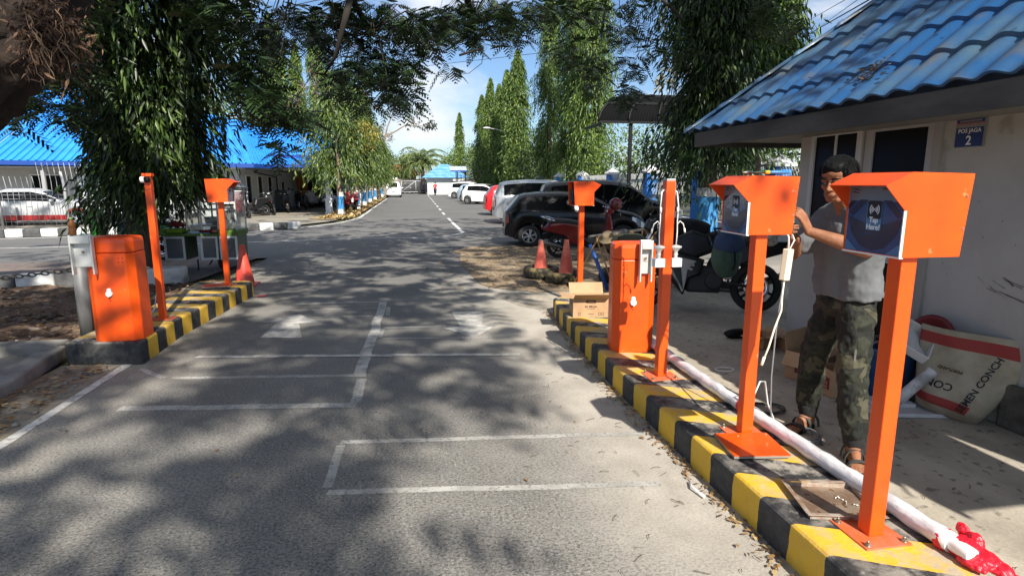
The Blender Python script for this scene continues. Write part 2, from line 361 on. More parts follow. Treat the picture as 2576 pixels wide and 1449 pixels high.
# forecourt of the houses
mb = MB(); mb.quad([(-60, 8.6, .02), (-12, 20.2, .02), (-4.4, 22.3, .02), (-3.2, 25, .02), (-2.9, 27.5, .02), (-2.55, 30, .02), (-2.55, 90, .02), (-60, 90, .02)])
struct('forecourt_pavement', mb, mat('yard concrete', (.25, .225, .18), .9, col2=(.17, .155, .125), ns=.8, bump=.3, bs=20))
mb = MB(); mb.quad([(-4.4, 26.3, .05), (-3.3, 25.6, .05), (-2.62, 27.5, .05), (-2.5, 34, .05), (-2.5, 84, .05), (-3.9, 84, .05), (-3.7, 34, .05)])
struct('verge_ground', mb, mat('verge dirt', (.24, .16, .085), .95, col2=(.33, .26, .14), ns=2, bump=.6, bs=20))
# black and white block kerbs
def bwkerb(name, pts, L, h, wd, label, first=0, kind=None):
    mb = MB(); k = first
    for a, b in zip(pts[:-1], pts[1:]):
        a, b = Vector((*a, 0)), Vector((*b, 0)); n = max(1, round((b-a).length/L))
        for i in range(n):
            p, q = a.lerp(b, i/n), a.lerp(b, (i+1)/n)
            mb.bar((p.x, p.y, h/2), (q.x-(q.x-p.x)*.005, q.y-(q.y-p.y)*.005, h/2), wd, h, k % 2); k += 1
    o = mb.build(name, [mat('kerb white', (.62, .63, .63), .8, col2=(.42, .42, .41), ns=6, bump=.2, bs=30), mat('kerb black', (.05, .05, .052), .85, col2=(.1, .1, .1), ns=6)], bevel=.03)
    return tag(o, label, 'kerb')
bwkerb('block_kerb', [(-34, 12.9), (-12, 19.05), (-5.4, 20.45), (-4.2, 21.0), (-3.85, 21.35)], .42, .24, .22, 'black and white block kerb along the far side of the side road', 1)
bwkerb('block_kerb', [(-14, 8.0), (-7.2, 9.45), (-4.75, 9.65)], .46, .24, .2, 'black and white block kerb behind the rubble bed at the left', 0)
mb = MB()
mb.prism([(-4.62,9.5), (-3.98,9.45), (-3.98,9.75), (-4.62,9.8)], 0, .29, 'XY'); mb.prism([(-3.95,9.45), (-3.72,9.45), (-3.52,9.52), (-3.45,9.66), (-3.5,9.85), (-3.95,9.8)], 0, .28, 'XY')
tag(mb.build('kerb_end_block', mat('kerb worn white', (.52, .52, .50), .85, col2=(.2, .2, .19), ns=3, lo=.48, hi=.7, bump=.4, bs=25), bevel=.04), 'chipped white concrete kerb end blocks behind the tall orange pole', 'kerb')
# striped kerb islands
def stripes(name, x0, y0, per, skew):
    m = bpy.data.materials.new(name); m.use_nodes = True; t = m.node_tree; b = t.nodes['Principled BSDF']; b.inputs['Roughness'].default_value = .75
    g = nd(t, 'ShaderNodeNewGeometry'); sp = nd(t, 'ShaderNodeSeparateXYZ'); t.links.new(g.outputs['Position'], sp.inputs[0]); sn = nd(t, 'ShaderNodeSeparateXYZ'); t.links.new(g.outputs['Normal'], sn.inputs[0])
    def mth(op, a, b_, c=None):
        n = nd(t, 'ShaderNodeMath', operation=op)
        for k, x in enumerate((a, b_, c)):
            if x is None: continue
            if isinstance(x, (int, float)): n.inputs[k].default_value = x
            else: t.links.new(x, n.inputs[k])
        return n.outputs[0]
    def noise(s, d=6):
        n = nd(t, 'ShaderNodeTexNoise'); n.inputs['Scale'].default_value = s; n.inputs['Detail'].default_value = d; n.inputs['Roughness'].default_value = .65; t.links.new(g.outputs['Position'], n.inputs['Vector']); return n.outputs[0]
    v = mth('ADD', mth('SUBTRACT', sp.outputs[1], y0), mth('MULTIPLY', mth('SUBTRACT', sp.outputs[0], x0), skew))
    v = mth('ADD', v, mth('MULTIPLY', mth('SUBTRACT', noise(7), .5), .035))
    fr = mth('FRACT', mth('DIVIDE', v, per), 0); yel = mth('LESS_THAN', fr, .5)
    def mix(f, a, b_):
        n = nd(t, 'ShaderNodeMix', data_type='RGBA'); t.links.new(f, n.inputs[0])
        for k, x in ((6, a), (7, b_)):
            if isinstance(x, tuple): n.inputs[k].default_value = (*x, 1)
            else: t.links.new(x, n.inputs[k])
        return n.outputs[2]
    def mr(i, a, b_, c=0., d=1.):
        n = nd(t, 'ShaderNodeMapRange'); n.inputs[1].default_value = a; n.inputs[2].default_value = b_; n.inputs[3].default_value = c; n.inputs[4].default_value = d; t.links.new(i, n.inputs[0]); return n.outputs[0]
    blk = mix(mr(noise(14), .4, .7), (.014, .015, .017), (.045, .045, .047)); yl = mix(mr(noise(10), .4, .7), (.66, .40, .025), (.60, .34, .03))
    c = mix(yel, blk, yl)
    worn = mth('MULTIPLY', mr(noise(9, 8), .44, .58), mr(sn.outputs[2], .4, .9, .14, .85))
    far_from_edge = mr(mth('ABSOLUTE', mth('SUBTRACT', sp.outputs[0], x0), 0), .02, .25, .35, 1.)
    c = mix(mth('MULTIPLY', worn, far_from_edge), c, (.33, .305, .26))
    c = mix(mth('MULTIPLY', mr(noise(26, 5), .60, .66), mr(sn.outputs[2], .4, .9, .08, .5)), c, (.4, .38, .34))
    t.links.new(c, b.inputs['Base Color'])
    bp = nd(t, 'ShaderNodeBump'); bp.inputs['Strength'].default_value = .45; bp.inputs['Distance'].default_value = .01; t.links.new(noise(22), bp.inputs['Height']); t.links.new(bp.outputs[0], b.inputs['Normal'])
    return m
def island(name, outline, h, m, label):
    mb = MB(); n = len(outline); k = 12
    mb.prism(outline, -.02, h, 'XY')
    o = mb.build(name, m, bevel=.025, seg=3); return tag(o, label, 'kerb island')
island('kerb_island', [(1.5,-.6), (1.5,4.1), (1.54,5.1), (1.62,6.35), (1.68,6.75), (1.78,6.82), (2.28,6.78), (2.2,5.2), (2.05,4.0), (2.0,2.0), (1.98,-.6)], .18, stripes('stripes right', 1.5, 1.74, .427, .5), 'long yellow and black striped kerb island beside the guard post')
island('kerb_island', [(-2.33,5.33), (-2.36,6.3), (-2.2,8.5), (-2.26,8.62), (-2.95,8.68), (-2.9,6.8), (-2.98,5.43)], .2, stripes('stripes left', -2.35, 5.48, .43, .17), 'short yellow and black striped kerb island on the far left of the lane')
# rubble, leaves
STONE = leafmat('rubble stone', (.035, .02, .013), (.085, .055, .038), (.26, .21, .17), .9, 0)
def rocks(name, n, fx, smin, smax, m, label, flat=.42):
    vs = []; fs = []; base = np.array([(math.cos(a)*c, math.sin(a)*c, z) for c, z in ((.75, -.5), (1, 0), (.6, .62)) for a in np.linspace(0, 2*math.pi, 6, endpoint=False)])
    bf = [(i*6+j, i*6+(j+1) % 6, i*6+6+(j+1) % 6, i*6+6+j) for i in range(2) for j in range(6)] + [(12, 13, 14, 15), (12, 15, 16, 17)]
    for k in range(n):
        x, y, z = fx(); s = smin + (smax-smin)*random.random()**5
        q = base*(1+.35*rng.standard_normal(base.shape))*[s, s*(.6+.5*random.random()), s*flat]; a = random.random()*6.28
        q = q @ np.array([[math.cos(a), math.sin(a), 0], [-math.sin(a), math.cos(a), 0], [0, 0, 1]]) + [x, y, z + s*.2]
        fs += [tuple(i+len(vs)*18 for i in f) for f in bf]; vs.append(q)
    return tag(npmesh(name, np.concatenate(vs), np.array(fs), m), label, 'rubble', kind='stuff')
rocks('rubble', 2600, lambda: (random.uniform(-8, -2.9), random.uniform(6.0, 9.5), .035), .010, .08, STONE, 'broken brown stones and soil lumps scattered over the planting bed')
rocks('rubble', 260, lambda: (random.uniform(-2.92, -2.55), random.uniform(1.5, 5.3), .01), .008, .035, mat('gutter stones', (.33, .30, .26), .9, col2=(.2, .17, .14), ns=5), 'small pale stones and chips lying along the gutter', .5)
def litter(name, n, fx, size, m, label, curl=.3):
    P = np.array([fx() for _ in range(n)]); a = rng.random(n)*6.28; s = size*(.5+rng.random(n)); wv = .28+.25*rng.random(n)
    d = np.stack([np.cos(a), np.sin(a), curl*(rng.random(n)-.3)], 1)*s[:, None]; e = np.stack([-np.sin(a), np.cos(a), .4*(rng.random(n)-.5)], 1)*(s*wv)[:, None]
    zz = np.array([0, 0, 1.])*(s*.25*rng.random(n))[:, None]
    vs = np.stack([P-d, P+e+zz, P+d, P-e+zz], 1).reshape(-1, 3); f = np.arange(4*n).reshape(n, 4)
    return tag(npmesh(name, vs, f, m), label, 'litter', kind='stuff')
DRYL = leafmat('dry leaf', (.10, .05, .02), (.26, .15, .06), (.42, .30, .14), .7, .05)
def kerbside():
    y = random.uniform(.8, 6.8); x = (1.49 if y < 4.2 else 1.49+(y-4.2)*.06) - abs(random.gauss(0, .05)); return (x, y, .012)
litter('leaf_litter', 900, kerbside, .016, DRYL, 'brown leaf scraps and twigs along the foot of the striped kerb')
litter('leaf_litter', 420, lambda: (random.uniform(-2.93, -2.55), random.uniform(2, 5.3), .03), .03, DRYL, 'dry yellow and brown leaves in the gutter beside the edge line')
litter('leaf_litter', 1600, lambda: (random.gauss(2.3, 1.0), random.uniform(8.3, 14), .02), .03, DRYL, 'brown fallen leaves over the dusty patch by the tyres')
litter('leaf_litter', 150, lambda: (random.uniform(-2.3, 1.5), random.uniform(1.2, 12), .012), .013, DRYL, 'small dry leaves blown thinly across the lane')
litter('leaf_litter', 150, lambda: (random.uniform(2.1, 3.6), random.uniform(1.2, 7), .016), .014, DRYL, 'tiny leaf scraps on the cement apron')
litter('leaf_litter', 3000, lambda: (random.uniform(-3.9, -2.55), random.uniform(26, 60), .07), .10, leafmat('dry grass', (.2, .12, .05), (.38, .26, .1), (.5, .4, .18), .8, .1), 'dry straw coloured grass and leaves under the roadside trees', 1.5)
litter('leaf_litter', 1100, lambda: (random.uniform(-8, -2.95), random.uniform(6, 9.4), .09), .03, DRYL, 'dead leaves among the stones of the planting bed')
# twigs on the lane
def twigs(n, fx, label):
    mb = MB()
    for _ in range(n):
        x, y = fx(); a = random.random()*6.28; L = random.uniform(.012, .035); b = random.uniform(-.6, .6)
        mb.tube([(x, y, .009), (x+L*math.cos(a), y+L*math.sin(a), .014), (x+L*math.cos(a)+L*math.cos(a+b), y+L*math.sin(a)+L*math.sin(a+b), .009)], .0016, 4)
    return tag(mb.build('twig_litter', mat('twig', (.09, .06, .035), .9)), label, 'litter', kind='stuff')
twigs(60, lambda: (random.uniform(.6, 1.48), random.uniform(1.2, 4.5)), 'thin dark twigs scattered on the pale edge of the lane')
twigs(70, lambda: (random.uniform(2.05, 3.6), random.uniform(1.2, 3.6)), 'thin dark twigs scattered on the cement apron')
# ---------------- gate equipment ----------------
BLUE_D = mat('panel navy', (.004, .012, .045), .22, coat=.4)
BLUE_M = mat('panel blue', (.012, .05, .16), .22, coat=.4)
BLUE_L = mat('panel light', (.13, .17, .21), .3, coat=.3)
BLUE_S = mat('panel sky', (.05, .16, .32), .3, coat=.3)
INK_W = mat('white ink', (.75, .77, .8), .5)
INK_K = mat('black ink', (.01, .01, .015), .5)
INK_R = mat('dark red ink', (.16, .02, .02), .5)
def bolts(parent, pts, z, r=.007):
    for x, y in pts:
        mb = MB(); mb.cyl((x, y, z), (x, y, z+.004), r*1.8, n=12); mb.cyl((x, y, z+.004), (x, y, z+.012), r*1.3, n=6, sm=False); mb.cyl((x, y, z+.012), (x, y, z+.022), r*.6, n=8)
        mb.build('bolt', STEEL, parent)
def panel_art(mb, W, H, x):
    "tap panel: faces -x, lower near corner at (x, 0, 0), spans W along y and H up"
    Q = lambda pts, m, d: mb.quad([(x-d, W-u*W, v*H) for u, v in pts], m)   # u: viewer's left to right
    Q([(0,0), (1,0), (1,1), (0,1)], 1, .0003)
    Q([(.0,.72), (1,.72), (1,1), (0,1)], 2, .0006)
    Q([(.0,.60), (.14,.72), (.86,.72), (1,.60), (1,.74), (0,.74)], 2, .0008)
    Q([(.05,.72), (.17,.72), (.02,.58), (0,.60), (0,.66)], 0, .0010); Q([(.22,.735), (.37,.735), (.10,.50), (.02,.54)], 0, .0011)
    Q([(.95,.72), (.83,.72), (.98,.58), (1,.60), (1,.66)], 0, .0010); Q([(.78,.735), (.63,.735), (.90,.50), (.98,.54)], 0, .0011)
    Q([(.03,.44), (.10,.26), (.28,.08), (.5,.03), (.72,.08), (.90,.26), (.97,.44), (.97,.50), (.5,.36), (.03,.50)], 0, .0012)
    Q([(.0,.0), (.0,.16), (.05,.14), (.25,.0)], 3, .0013); Q([(1,0), (1,.16), (.95,.14), (.75,0)], 3, .0013)
    Q([(.27,.23), (.5,.28), (.73,.25), (.62,.265), (.5,.285), (.36,.265)], 1, .0014)
    # rounded badge
    def rr(cx, cy, a, b, rad, m, d):
        p = []
        for sx, sy, t0 in ((1, 1, 0), (-1, 1, 90), (-1, -1, 180), (1, -1, 270)):
            p += [(cx+sx*(a-rad)+rad*math.cos(R(t0+k*18)), cy+sy*(b-rad*W/H)+rad*W/H*math.sin(R(t0+k*18))) for k in range(6)]
        Q(p, m, d)
    rr(.5, .515, .135, .20, .04, 3, .0016); rr(.5, .60, .125, .125, .035, 5, .0019)
    cy = .605; A = H/W
    for r_ in (.028, .058, .088):
        for s_ in (0, 180):
            if r_ < .05:
                continue
            p = []; aa = [R(s_-48+12*k) for k in range(9)]
            p = [(.5+r_*math.cos(a), cy+r_*math.sin(a)*W/H) for a in aa] + [(.5+(r_-.014)*math.cos(a), cy+(r_-.014)*math.sin(a)*W/H) for a in aa[::-1]]
            Q(p, 4, .0022)
    for s_ in (0, 180):
        aa = [R(s_-55+14*k) for k in range(9)]; r_ = .034
        Q([(.5+r_*math.cos(a), cy+r_*math.sin(a)*W/H) for a in aa] + [(.5+(r_-.012)*math.cos(a), cy+(r_-.012)*math.sin(a)*W/H) for a in aa[::-1]], 4, .0022)
    Q([(.5+.012*math.cos(R(k*36)), cy+.012*math.sin(R(k*36))*W/H) for k in range(10)], 4, .0022)
    mb.text('Tap', .030*W/.285, (x-.0022, W*.5, .425*H), (0,-1,0), (0,0,1), 4, .0003, bold=.0006)
    mb.text('Here!', .030*W/.285, (x-.0022, W*.5, .325*H), (0,-1,0), (0,0,1), 4, .0003, bold=.0006)
    # emblem, swooshes and small print along the head of the panel
    for k, (u, v) in enumerate(((.06, .93), (.06, .88), (.05, .84))):
        Q([(u, v), (u+.16, v-.02), (u+.05, v+.012)], 0, .0014)
    for k in range(5):
        a = R(90+72*k); Q([(.42+.035*math.cos(a), .93+.035*math.sin(a)), (.42+.036*math.cos(a+.7), .93+.036*math.sin(a+.7)), (.42+.018*math.cos(a+.5), .93+.018*math.sin(a+.5)), (.42+.018*math.cos(a), .93+.018*math.sin(a))], 6, .0014)
    Q([(.665,.96), (.72,.96), (.705,.915), (.68,.915)], 6, .0014)
    mb.text('PELINDO', .012, (x-.0016, W*(1-.69), .875*H), (0,-1,0), (0,0,1), 6, .0002)
def reader(name, label, loc, rz, post_xy, tiltcover=None, lit=True, open_back=False, W=.28):
    t = thing(name, label, 'card reader', loc, rz, 'orange tap readers on posts beside the lane')
    px, py = post_xy; H = .29; z0 = 1.11; L = .265
    mb = MB(); mb.box(px-.032, py-.032, .006, px+.032, py+.032, z0); mb.build('post', ORANGE, t, bevel=.004)
    mb = MB(); mb.box(px-.10, py-.10, 0, px+.10, py+.10, .007); mb.build('base_plate', ORANGE_D, t, bevel=.002)
    bolts(t, [(px+sx*.08, py+sy*.08) for sx in (-1, 1) for sy in (-1, 1)], .007)
    # folded sheet hood: sides with a sloping brow over the panel
    side = [(.0, 0), (L-.02, .0), (L, H), (.015, H+.005), (-.085, H-.04), (.0, .165)]
    side = [(x, z+z0) for x, z in side]; th = .004
    mb = MB(); mb.prism(side, 0, th, 'XZ'); mb.prism(side, W-th, W, 'XZ')
    mb.bar(((L+.015)/2, W/2, z0+H+.0035), ((L+.015)/2+.0001, W/2, z0+H+.0035), .001, .001)
    def sheet(a, b, e=.0):  # sheet between two side points
        (x0, zz0), (x1, zz1) = a, b; d = Vector((x1-x0, 0, zz1-zz0)); n = Vector((-d.z, 0, d.x)).normalized()*th
        v = [(x0, e, zz0), (x1, e, zz1), (x1, W-e, zz1), (x0, W-e, zz0)]
        v2 = [(x+n.x, y, z+n.z) for x, y, z in v]
        mb.add(v+v2, [(0,1,2,3), (7,6,5,4), (0,4,5,1), (1,5,6,2), (2,6,7,3), (3,7,4,0)])
    sheet(side[3], side[2]); sheet(side[4], side[3]); sheet(side[0], side[1], th+.001)
    if not open_back:
        mb.box(L-.03, th+.001, z0+.012, L-.026, W-th-.001, z0+H-.006)
    mb.build('hood', ORANGE, t, bevel=.0012, seg=1)
    if open_back:
        mb = MB(); mb.box(L-.06, .012, z0+.01, L-.055, W-.012, z0+H-.01); mb.box(L-.055, .05, z0+.05, L-.02, .2, z0+.2); mb.build('inner_board', BLACK_P, t)
    mb = MB(); X0 = mb.X; mb.box(.004, .0045, z0+.002, .012, W-.0045, z0+H-.01, 7)
    mb.X = T(.004, .006, z0+.004); panel_art(mb, W-.012, H-.025, 0.0); mb.X = X0
    mb.build('tap_panel', [BLUE_D, BLUE_M, BLUE_L, BLUE_S, INK_W, INK_K, INK_R, WHITE_P], t)
    mb = MB(); mb.box(-.004, -.0006, z0, .006, .004, z0+.165); mb.box(-.003, 0, z0-.004, .012, W, z0+.0015); mb.build('panel_trim', WHITE_P, t)
    mb = MB()
    for z in (.10, .215): mb.cyl((L-.022, -.003, z0+z), (L-.022, .002, z0+z), .004, n=8)
    mb.build('screw', STEEL, t)
    return t
readerN = reader('card_reader', 'nearest tap reader with bare bolted base plate beside the rusty tray', (1.70, 1.775, .18), 0, (.065, .055))
readerM = reader('card_reader', 'orange tap reader with tools lying on its hood and loose orange cover at its foot', (1.69, 2.72, .18), R(-3), (.10, .06))
readerF = reader('card_reader', 'distant orange tap reader turned away with open dark back, behind the drinking water carton', (2.25, 7.28, .18), R(180), (.12, .14), open_back=True)
readerL = reader('card_reader', 'shaded tap reader at the far end of the short island, before the food cart', (-2.33, 8.42, .2), R(180), (.13, .14))
readerF.scale = (1.0, 1.0, .99)

def cabinet(label, x0, y0, w_, d_, z0, arm_x, arm_w, rz=0):
    t = thing('barrier_gate', label, 'barrier gate', (x0, y0, z0), rz, 'orange boom barrier cabinets')
    c = .055; foot = [(c, 0), (w_-c, 0), (w_, c), (w_, d_-c), (w_-c, d_), (c, d_), (0, d_-c), (0, c)]
    mb = MB(); mb.prism(foot, 0, .765, 'XY'); mb.build('cabinet', ORANGE, t, bevel=.005)
    mb = MB()
    # domed lid as stacked rings
    rings = []; n = len(foot); cx, cy = w_/2, d_/2
    for s_, z in ((1.004, .768), (1.004, .86), (.975, .885), (.90, .897), (.6, .902)):
        rings.append([(cx+(x-cx)*s_, cy+(y-cy)*s_, z) for x, y in foot])
    vs = [p for r_ in rings for p in r_]; fs = [(i*n+j, i*n+(j+1) % n, (i+1)*n+(j+1) % n, (i+1)*n+j) for i in range(len(rings)-1) for j in range(n)] + [tuple(range((len(rings)-1)*n, len(rings)*n)), tuple(range(n))[::-1]]
    mb.add(vs, fs); mb.build('lid', ORANGE, t, bevel=.012, seg=3)
    mb = MB(); kx = w_*.46
    mb.lathe([(0, -.022), (.022, -.022), (.026, -.016), (.026, 0)], (kx, 0, .42), 'Y', 20); mb.cbox((kx, -.024, .422), (.010, .014, .055)); mb.lathe([(0, -.012), (.017, -.012), (.017, 0)], (kx, 0, .452), 'Y', 16)
    mb.build('lock_cover', WHITE_P, t, bevel=.002)
    mb = MB()
    for x in (.20*w_, .28*w_, .72*w_, .80*w_, ):
        for z in (.69, .725): mb.cyl((x, -.0015, z), (x, .003, z), .0042, n=8)
    mb.cyl((kx, -.0015, .36), (kx, .003, .36), .005, n=8); mb.build('bolt_hole', BLACK_P, t)
    # pressed-metal arm holder: a U channel open to the front
    a0, a1 = arm_x, arm_x+arm_w; yb = -.03
    mb = MB(); mb.box(a0+.01, yb, .66, a1-.01, yb+.006, .93); mb.box(a0, yb-.045, .60, a0+.012, yb+.006, .93); mb.box(a1-.012, yb-.045, .60, a1, yb+.006, .93)
    mb.box(a0+.012, yb-.05, .86, a1-.012, yb-.02, .925); mb.box((a0+a1)/2-.02, yb-.006, .76, (a0+a1)/2+.02, yb, .81)
    mb.cyl(((a0+a1)/2, yb+.006, .79), ((a0+a1)/2, 0, .79), .03, n=20); h = mb.build('arm_holder', mat('cast aluminium', (.60, .60, .58), .45, .3, col2=(.5, .5, .48), ns=8), t, bevel=.004)
    mb = MB(); mb.cyl(((a0+a1)/2, yb-.014, .785), ((a0+a1)/2, yb-.004, .785), .012, n=14); mb.cyl(((a0+a1)/2, yb-.018, .785), ((a0+a1)/2, yb-.012, .785), .006, n=6); mb.build('bolt', STEEL, h)
    return t
cabL = cabinet('orange barrier cabinet on the short left island with a small bottle on its holder', -2.735, 5.40, .385, .31, .2, -.05, .17)
cabR = cabinet('orange barrier cabinet on the long right island between carton and bare pole', 1.60, 4.40, .345, .27, .18, .185, .10, R(-8))
# pole with camera at the left
t = thing('camera_pole', 'slim orange pole with a small white camera on top, behind the left barrier cabinet', 'pole', (-2.50, 6.26, .2))
mb = MB(); mb.box(-.03, -.03, .005, .03, .03, 1.40); mb.build('post', ORANGE, t, bevel=.003)
mb = MB(); mb.box(-.11, -.09, 0, .11, .09, .006); mb.build('base_plate', ORANGE_D, t, bevel=.002); bolts(t, [(-.085,-.065), (.085,-.065), (-.085,.065), (.085,.065)], .006)
mb = MB(); mb.box(-.042, -.04, 1.415, .042, .04, 1.445); mb.box(-.03, -.03, 1.40, .03, .03, 1.415); mb.build('cap', ORANGE, t, bevel=.004)
mb = MB(); X0 = mb.X; mb.cyl((-.045, -.055, 1.385), (-.01, -.055, 1.385), .03, n=20); mb.cyl((-.01, -.055, 1.385), (.03, -.055, 1.385), .027, n=20, m=1); mb.cyl((.03, -.055, 1.385), (.035, -.055, 1.385), .02, n=16, m=1)
mb.build('camera', [WHITE_P, BLACK_P], t, bevel=.003)
mb = MB(); mb.tube([(-.03, .0, .3), (-.09, .05, .1), (-.13, .0, .03), (-.24, -.1, .02)], .006, 6); mb.build('cable', WHITE_P, t)
# pole with two lamp sockets at the right
t = thing('sensor_pole', 'bare orange pole with two white lamp sockets dangling on white wires', 'pole', (1.745, 3.78, .18))
mb = MB(); mb.box(-.033, -.033, .006, .033, .033, 1.385); mb.build('post', ORANGE, t, bevel=.003)
mb = MB(); mb.box(-.032, -.032, 1.386, .032, .032, 1.40); mb.build('cap', mat('galvanised', (.42, .42, .4), .5, .6), t, bevel=.002)
mb = MB(); mb.box(-.11, -.10, 0, .11, .10, .006); mb.build('base_plate', ORANGE_D, t, bevel=.002); bolts(t, [(-.085,-.075), (.085,-.075), (-.085,.075), (.085,.075)], .006)
for s_ in (-1, 1):
    x = .062*s_ ; zz = .93
    mb = MB(); mb.tube([(s_*.033, 0, 1.33), (x*.9, -.01, 1.31), (x*1.05, -.02, 1.22), (x, -.02, 1.12), (x*1.05, -.02, 1.04), (x, -.02, zz+.02)], .0045, 6)
    mb.cyl((x, -.02, 1.21), (x, -.02, 1.17), .008, n=8)
    mb.tube([(x, -.02, 1.09), (x+s_*.02, -.02, 1.115), (x+s_*.045, -.02, 1.095), (x+s_*.055, -.02, 1.06)], .004, 6); mb.cyl((x+s_*.055, -.02, 1.065), (x+s_*.06, -.02, 1.035), .007, n=8); mb.build('wire', WHITE_P, t)
    mb = MB(); mb.lathe([(0, .02), (.012, .02), (.038, .012), (.04, .004), (.03, -.004), (.016, -.02), (.012, -.035), (.017, -.045), (.012, -.055), (.012, -.07), (.0, -.07)], (x, -.02, zz), 'Z', 20)
    mb.cbox((x, -.02, zz-.10), (.072, .06, .06)); mb.build('lamp_socket', WHITE_P, t, bevel=.003)
# loose covers
def plate(name, label, loc, w_, d_, rot, m=ORANGE, cat='cover plate'):
    t = thing(name, label, cat, loc, rot=rot)
    mb = MB(); mb.box(-w_/2, -d_/2, .012, w_/2, d_/2, .016); mb.build('face', m, t, bevel=.001)
    mb = MB(); e = .0015
    mb.box(-w_/2+e, -d_/2+e, 0, w_/2-e, -d_/2+.006, .0115); mb.box(-w_/2+e, d_/2-.006, 0, w_/2-e, d_/2-e, .0115); mb.box(-w_/2+e, -d_/2+.0065, 0, -w_/2+.006, d_/2-.0065, .0115); mb.box(w_/2-.006, -d_/2+.0065, 0, w_/2-e, d_/2-.0065, .0115)
    mb.build('rim', mat('bare steel edge', (.35, .33, .28), .5, .5), t); return t
plate('cover_plate', 'square orange cover plate lying flat on the striped kerb', (1.725, 2.60, .19), .29, .27, (0, 0, R(-8)))
plate('cover_plate', 'orange cover plate leaning upright behind the open carton', (2.13, 6.87, .20), .26, .20, (R(62), 0, 0))
plate('cover_plate', 'orange cover plate lying under the reader on the short left island', (-2.55, 8.13, .212), .34, .26, (0, 0, R(10)))
t = thing('metal_tray', 'rusty shallow metal tray with a few loose screws in it', 'metal tray', (1.765, 2.05, .183), R(-14))
RUST = mat('rusty steel', (.20, .13, .085), .45, .35, col2=(.30, .24, .18), ns=7, bump=.1, speck=(30, (.13, .06, .025), .6, .05))
mb = MB(); mb.box(-.14, -.13, 0, .14, .13, .004); mb.build('pan', RUST, t)
mb = MB(); mb.box(-.145, -.135, 0, -.1405, .135, .022); mb.box(.1405, -.135, 0, .145, .135, .022); mb.box(-.14, -.135, 0, .14, -.1305, .022); mb.box(-.14, .1305, 0, .14, .135, .022)
mb.box(-.16, -.135, .0225, -.1405, .135, .025); mb.box(.1405, -.135, .0225, .16, .135, .025); mb.box(-.16, .1305, .0255, .16, .150, .028); mb.box(-.16, -.150, .0255, .16, -.1305, .028)
mb.build('rim', mat('worn primer', (.42, .36, .30), .5, .3, col2=(.26, .15, .09), ns=14), t, bevel=.001)
for k, (x, y, a) in enumerate(((1.80, 2.07, .4), (1.825, 2.05, 2.), (1.815, 2.02, 1.), (1.86, 2.0, 2.6))):
    mb = MB(); mb.cyl((0, 0, 0), (.018, 0, 0), .002, n=6); mb.cyl((.018, 0, 0), (.021, 0, 0), .0045, n=8)
    o = mb.build('screw', mat('bright screw', (.8, .78, .72), .3, .7)); o.location = (x, y, .192); o.rotation_euler = (0, 0, a); tag(o, 'loose bright screw lying in the rusty metal tray', 'screw', 'loose screws in the rusty tray')
# barrier arm wrapped in plastic, lying behind the island edge
t = thing('boom_tube', 'long white barrier boom wrapped in plastic lying beside the island', 'barrier arm', (1.965, 1.66, .175))
mb = MB(); n = 60; pts = [(.0 + (-.0)*k - .03*math.sin(k/n*3.1), 3.3*k/n, .048 + .003*math.sin(k*1.7)) for k in range(n+1)]
mb.tube(pts, [.037*(1+.05*math.sin(k*2.3)+.06*rng.random()) for k in range(n+1)], 14)
mb.build('tube', mat('plastic wrapped white', (.74, .74, .74), .25, col2=(.5, .5, .52), ns=14, lo=.4, hi=.6, bump=.8, bs=26, coat=.5, stretch=(1, .35, 1)), t)
for y0 in (1.35, 2.6):
    mb = MB(); k = y0/3.3*60; mb.cyl((-.03*math.sin(k/n*3.1), y0, .048), (-.03*math.sin(k/n*3.1), y0+.05, .048), .0425, n=16, caps=False); mb.build('red_band', mat('red tape', (.5, .03, .06), .4), t)
mb = MB(); mb.cyl((0, -.08, .05), (0, .02, .048), .028, n=14); mb.build('tip', WHITE_P, t, bevel=.004)
t.rotation_euler = (0, 0, R(-.5))
# red plastic bag tied at the tip
mb = MB(); rs_ = random.Random(2)
for c_, r_ in (((0, .05, .0), (.050, .05, .05)), ((.02, -.02, .0), (.062, .07, .045)), ((.035, -.09, -.012), (.066, .07, .034)), ((.05, -.15, -.022), (.05, .05, .022)), ((.07, -.03, .02), (.03, .04, .045)), ((.075, .03, .045), (.016, .03, .03)), ((-.03, -.09, -.02), (.03, .06, .02)), ((.06, -.20, -.03), (.028, .05, .010))): mb.sph(c_, r_, 20, 12)
o = mb.build('plastic_bag', mat('red film', (.72, .012, .03), .42, col2=(.50, .006, .02), ns=18, coat=.1, bump=.5, bs=34)); o.scale = (.85, .85, .85); o.location = (1.972, 1.655, .218); o.rotation_euler = (0, 0, R(8))
m_ = o.modifiers.new('film', 'REMESH'); m_.mode = 'VOXEL'; m_.voxel_size = .004; m_.use_smooth_shade = True
tx = bpy.data.textures.new('crumple', 'CLOUDS'); tx.noise_scale = .022; tx.noise_depth = 2; d_ = o.modifiers.new('crumple', 'DISPLACE'); d_.texture = tx; d_.strength = .016; d_.mid_level = .5
tag(o, 'crumpled bright red plastic bag tied round the tip of the white arm', 'plastic bag')

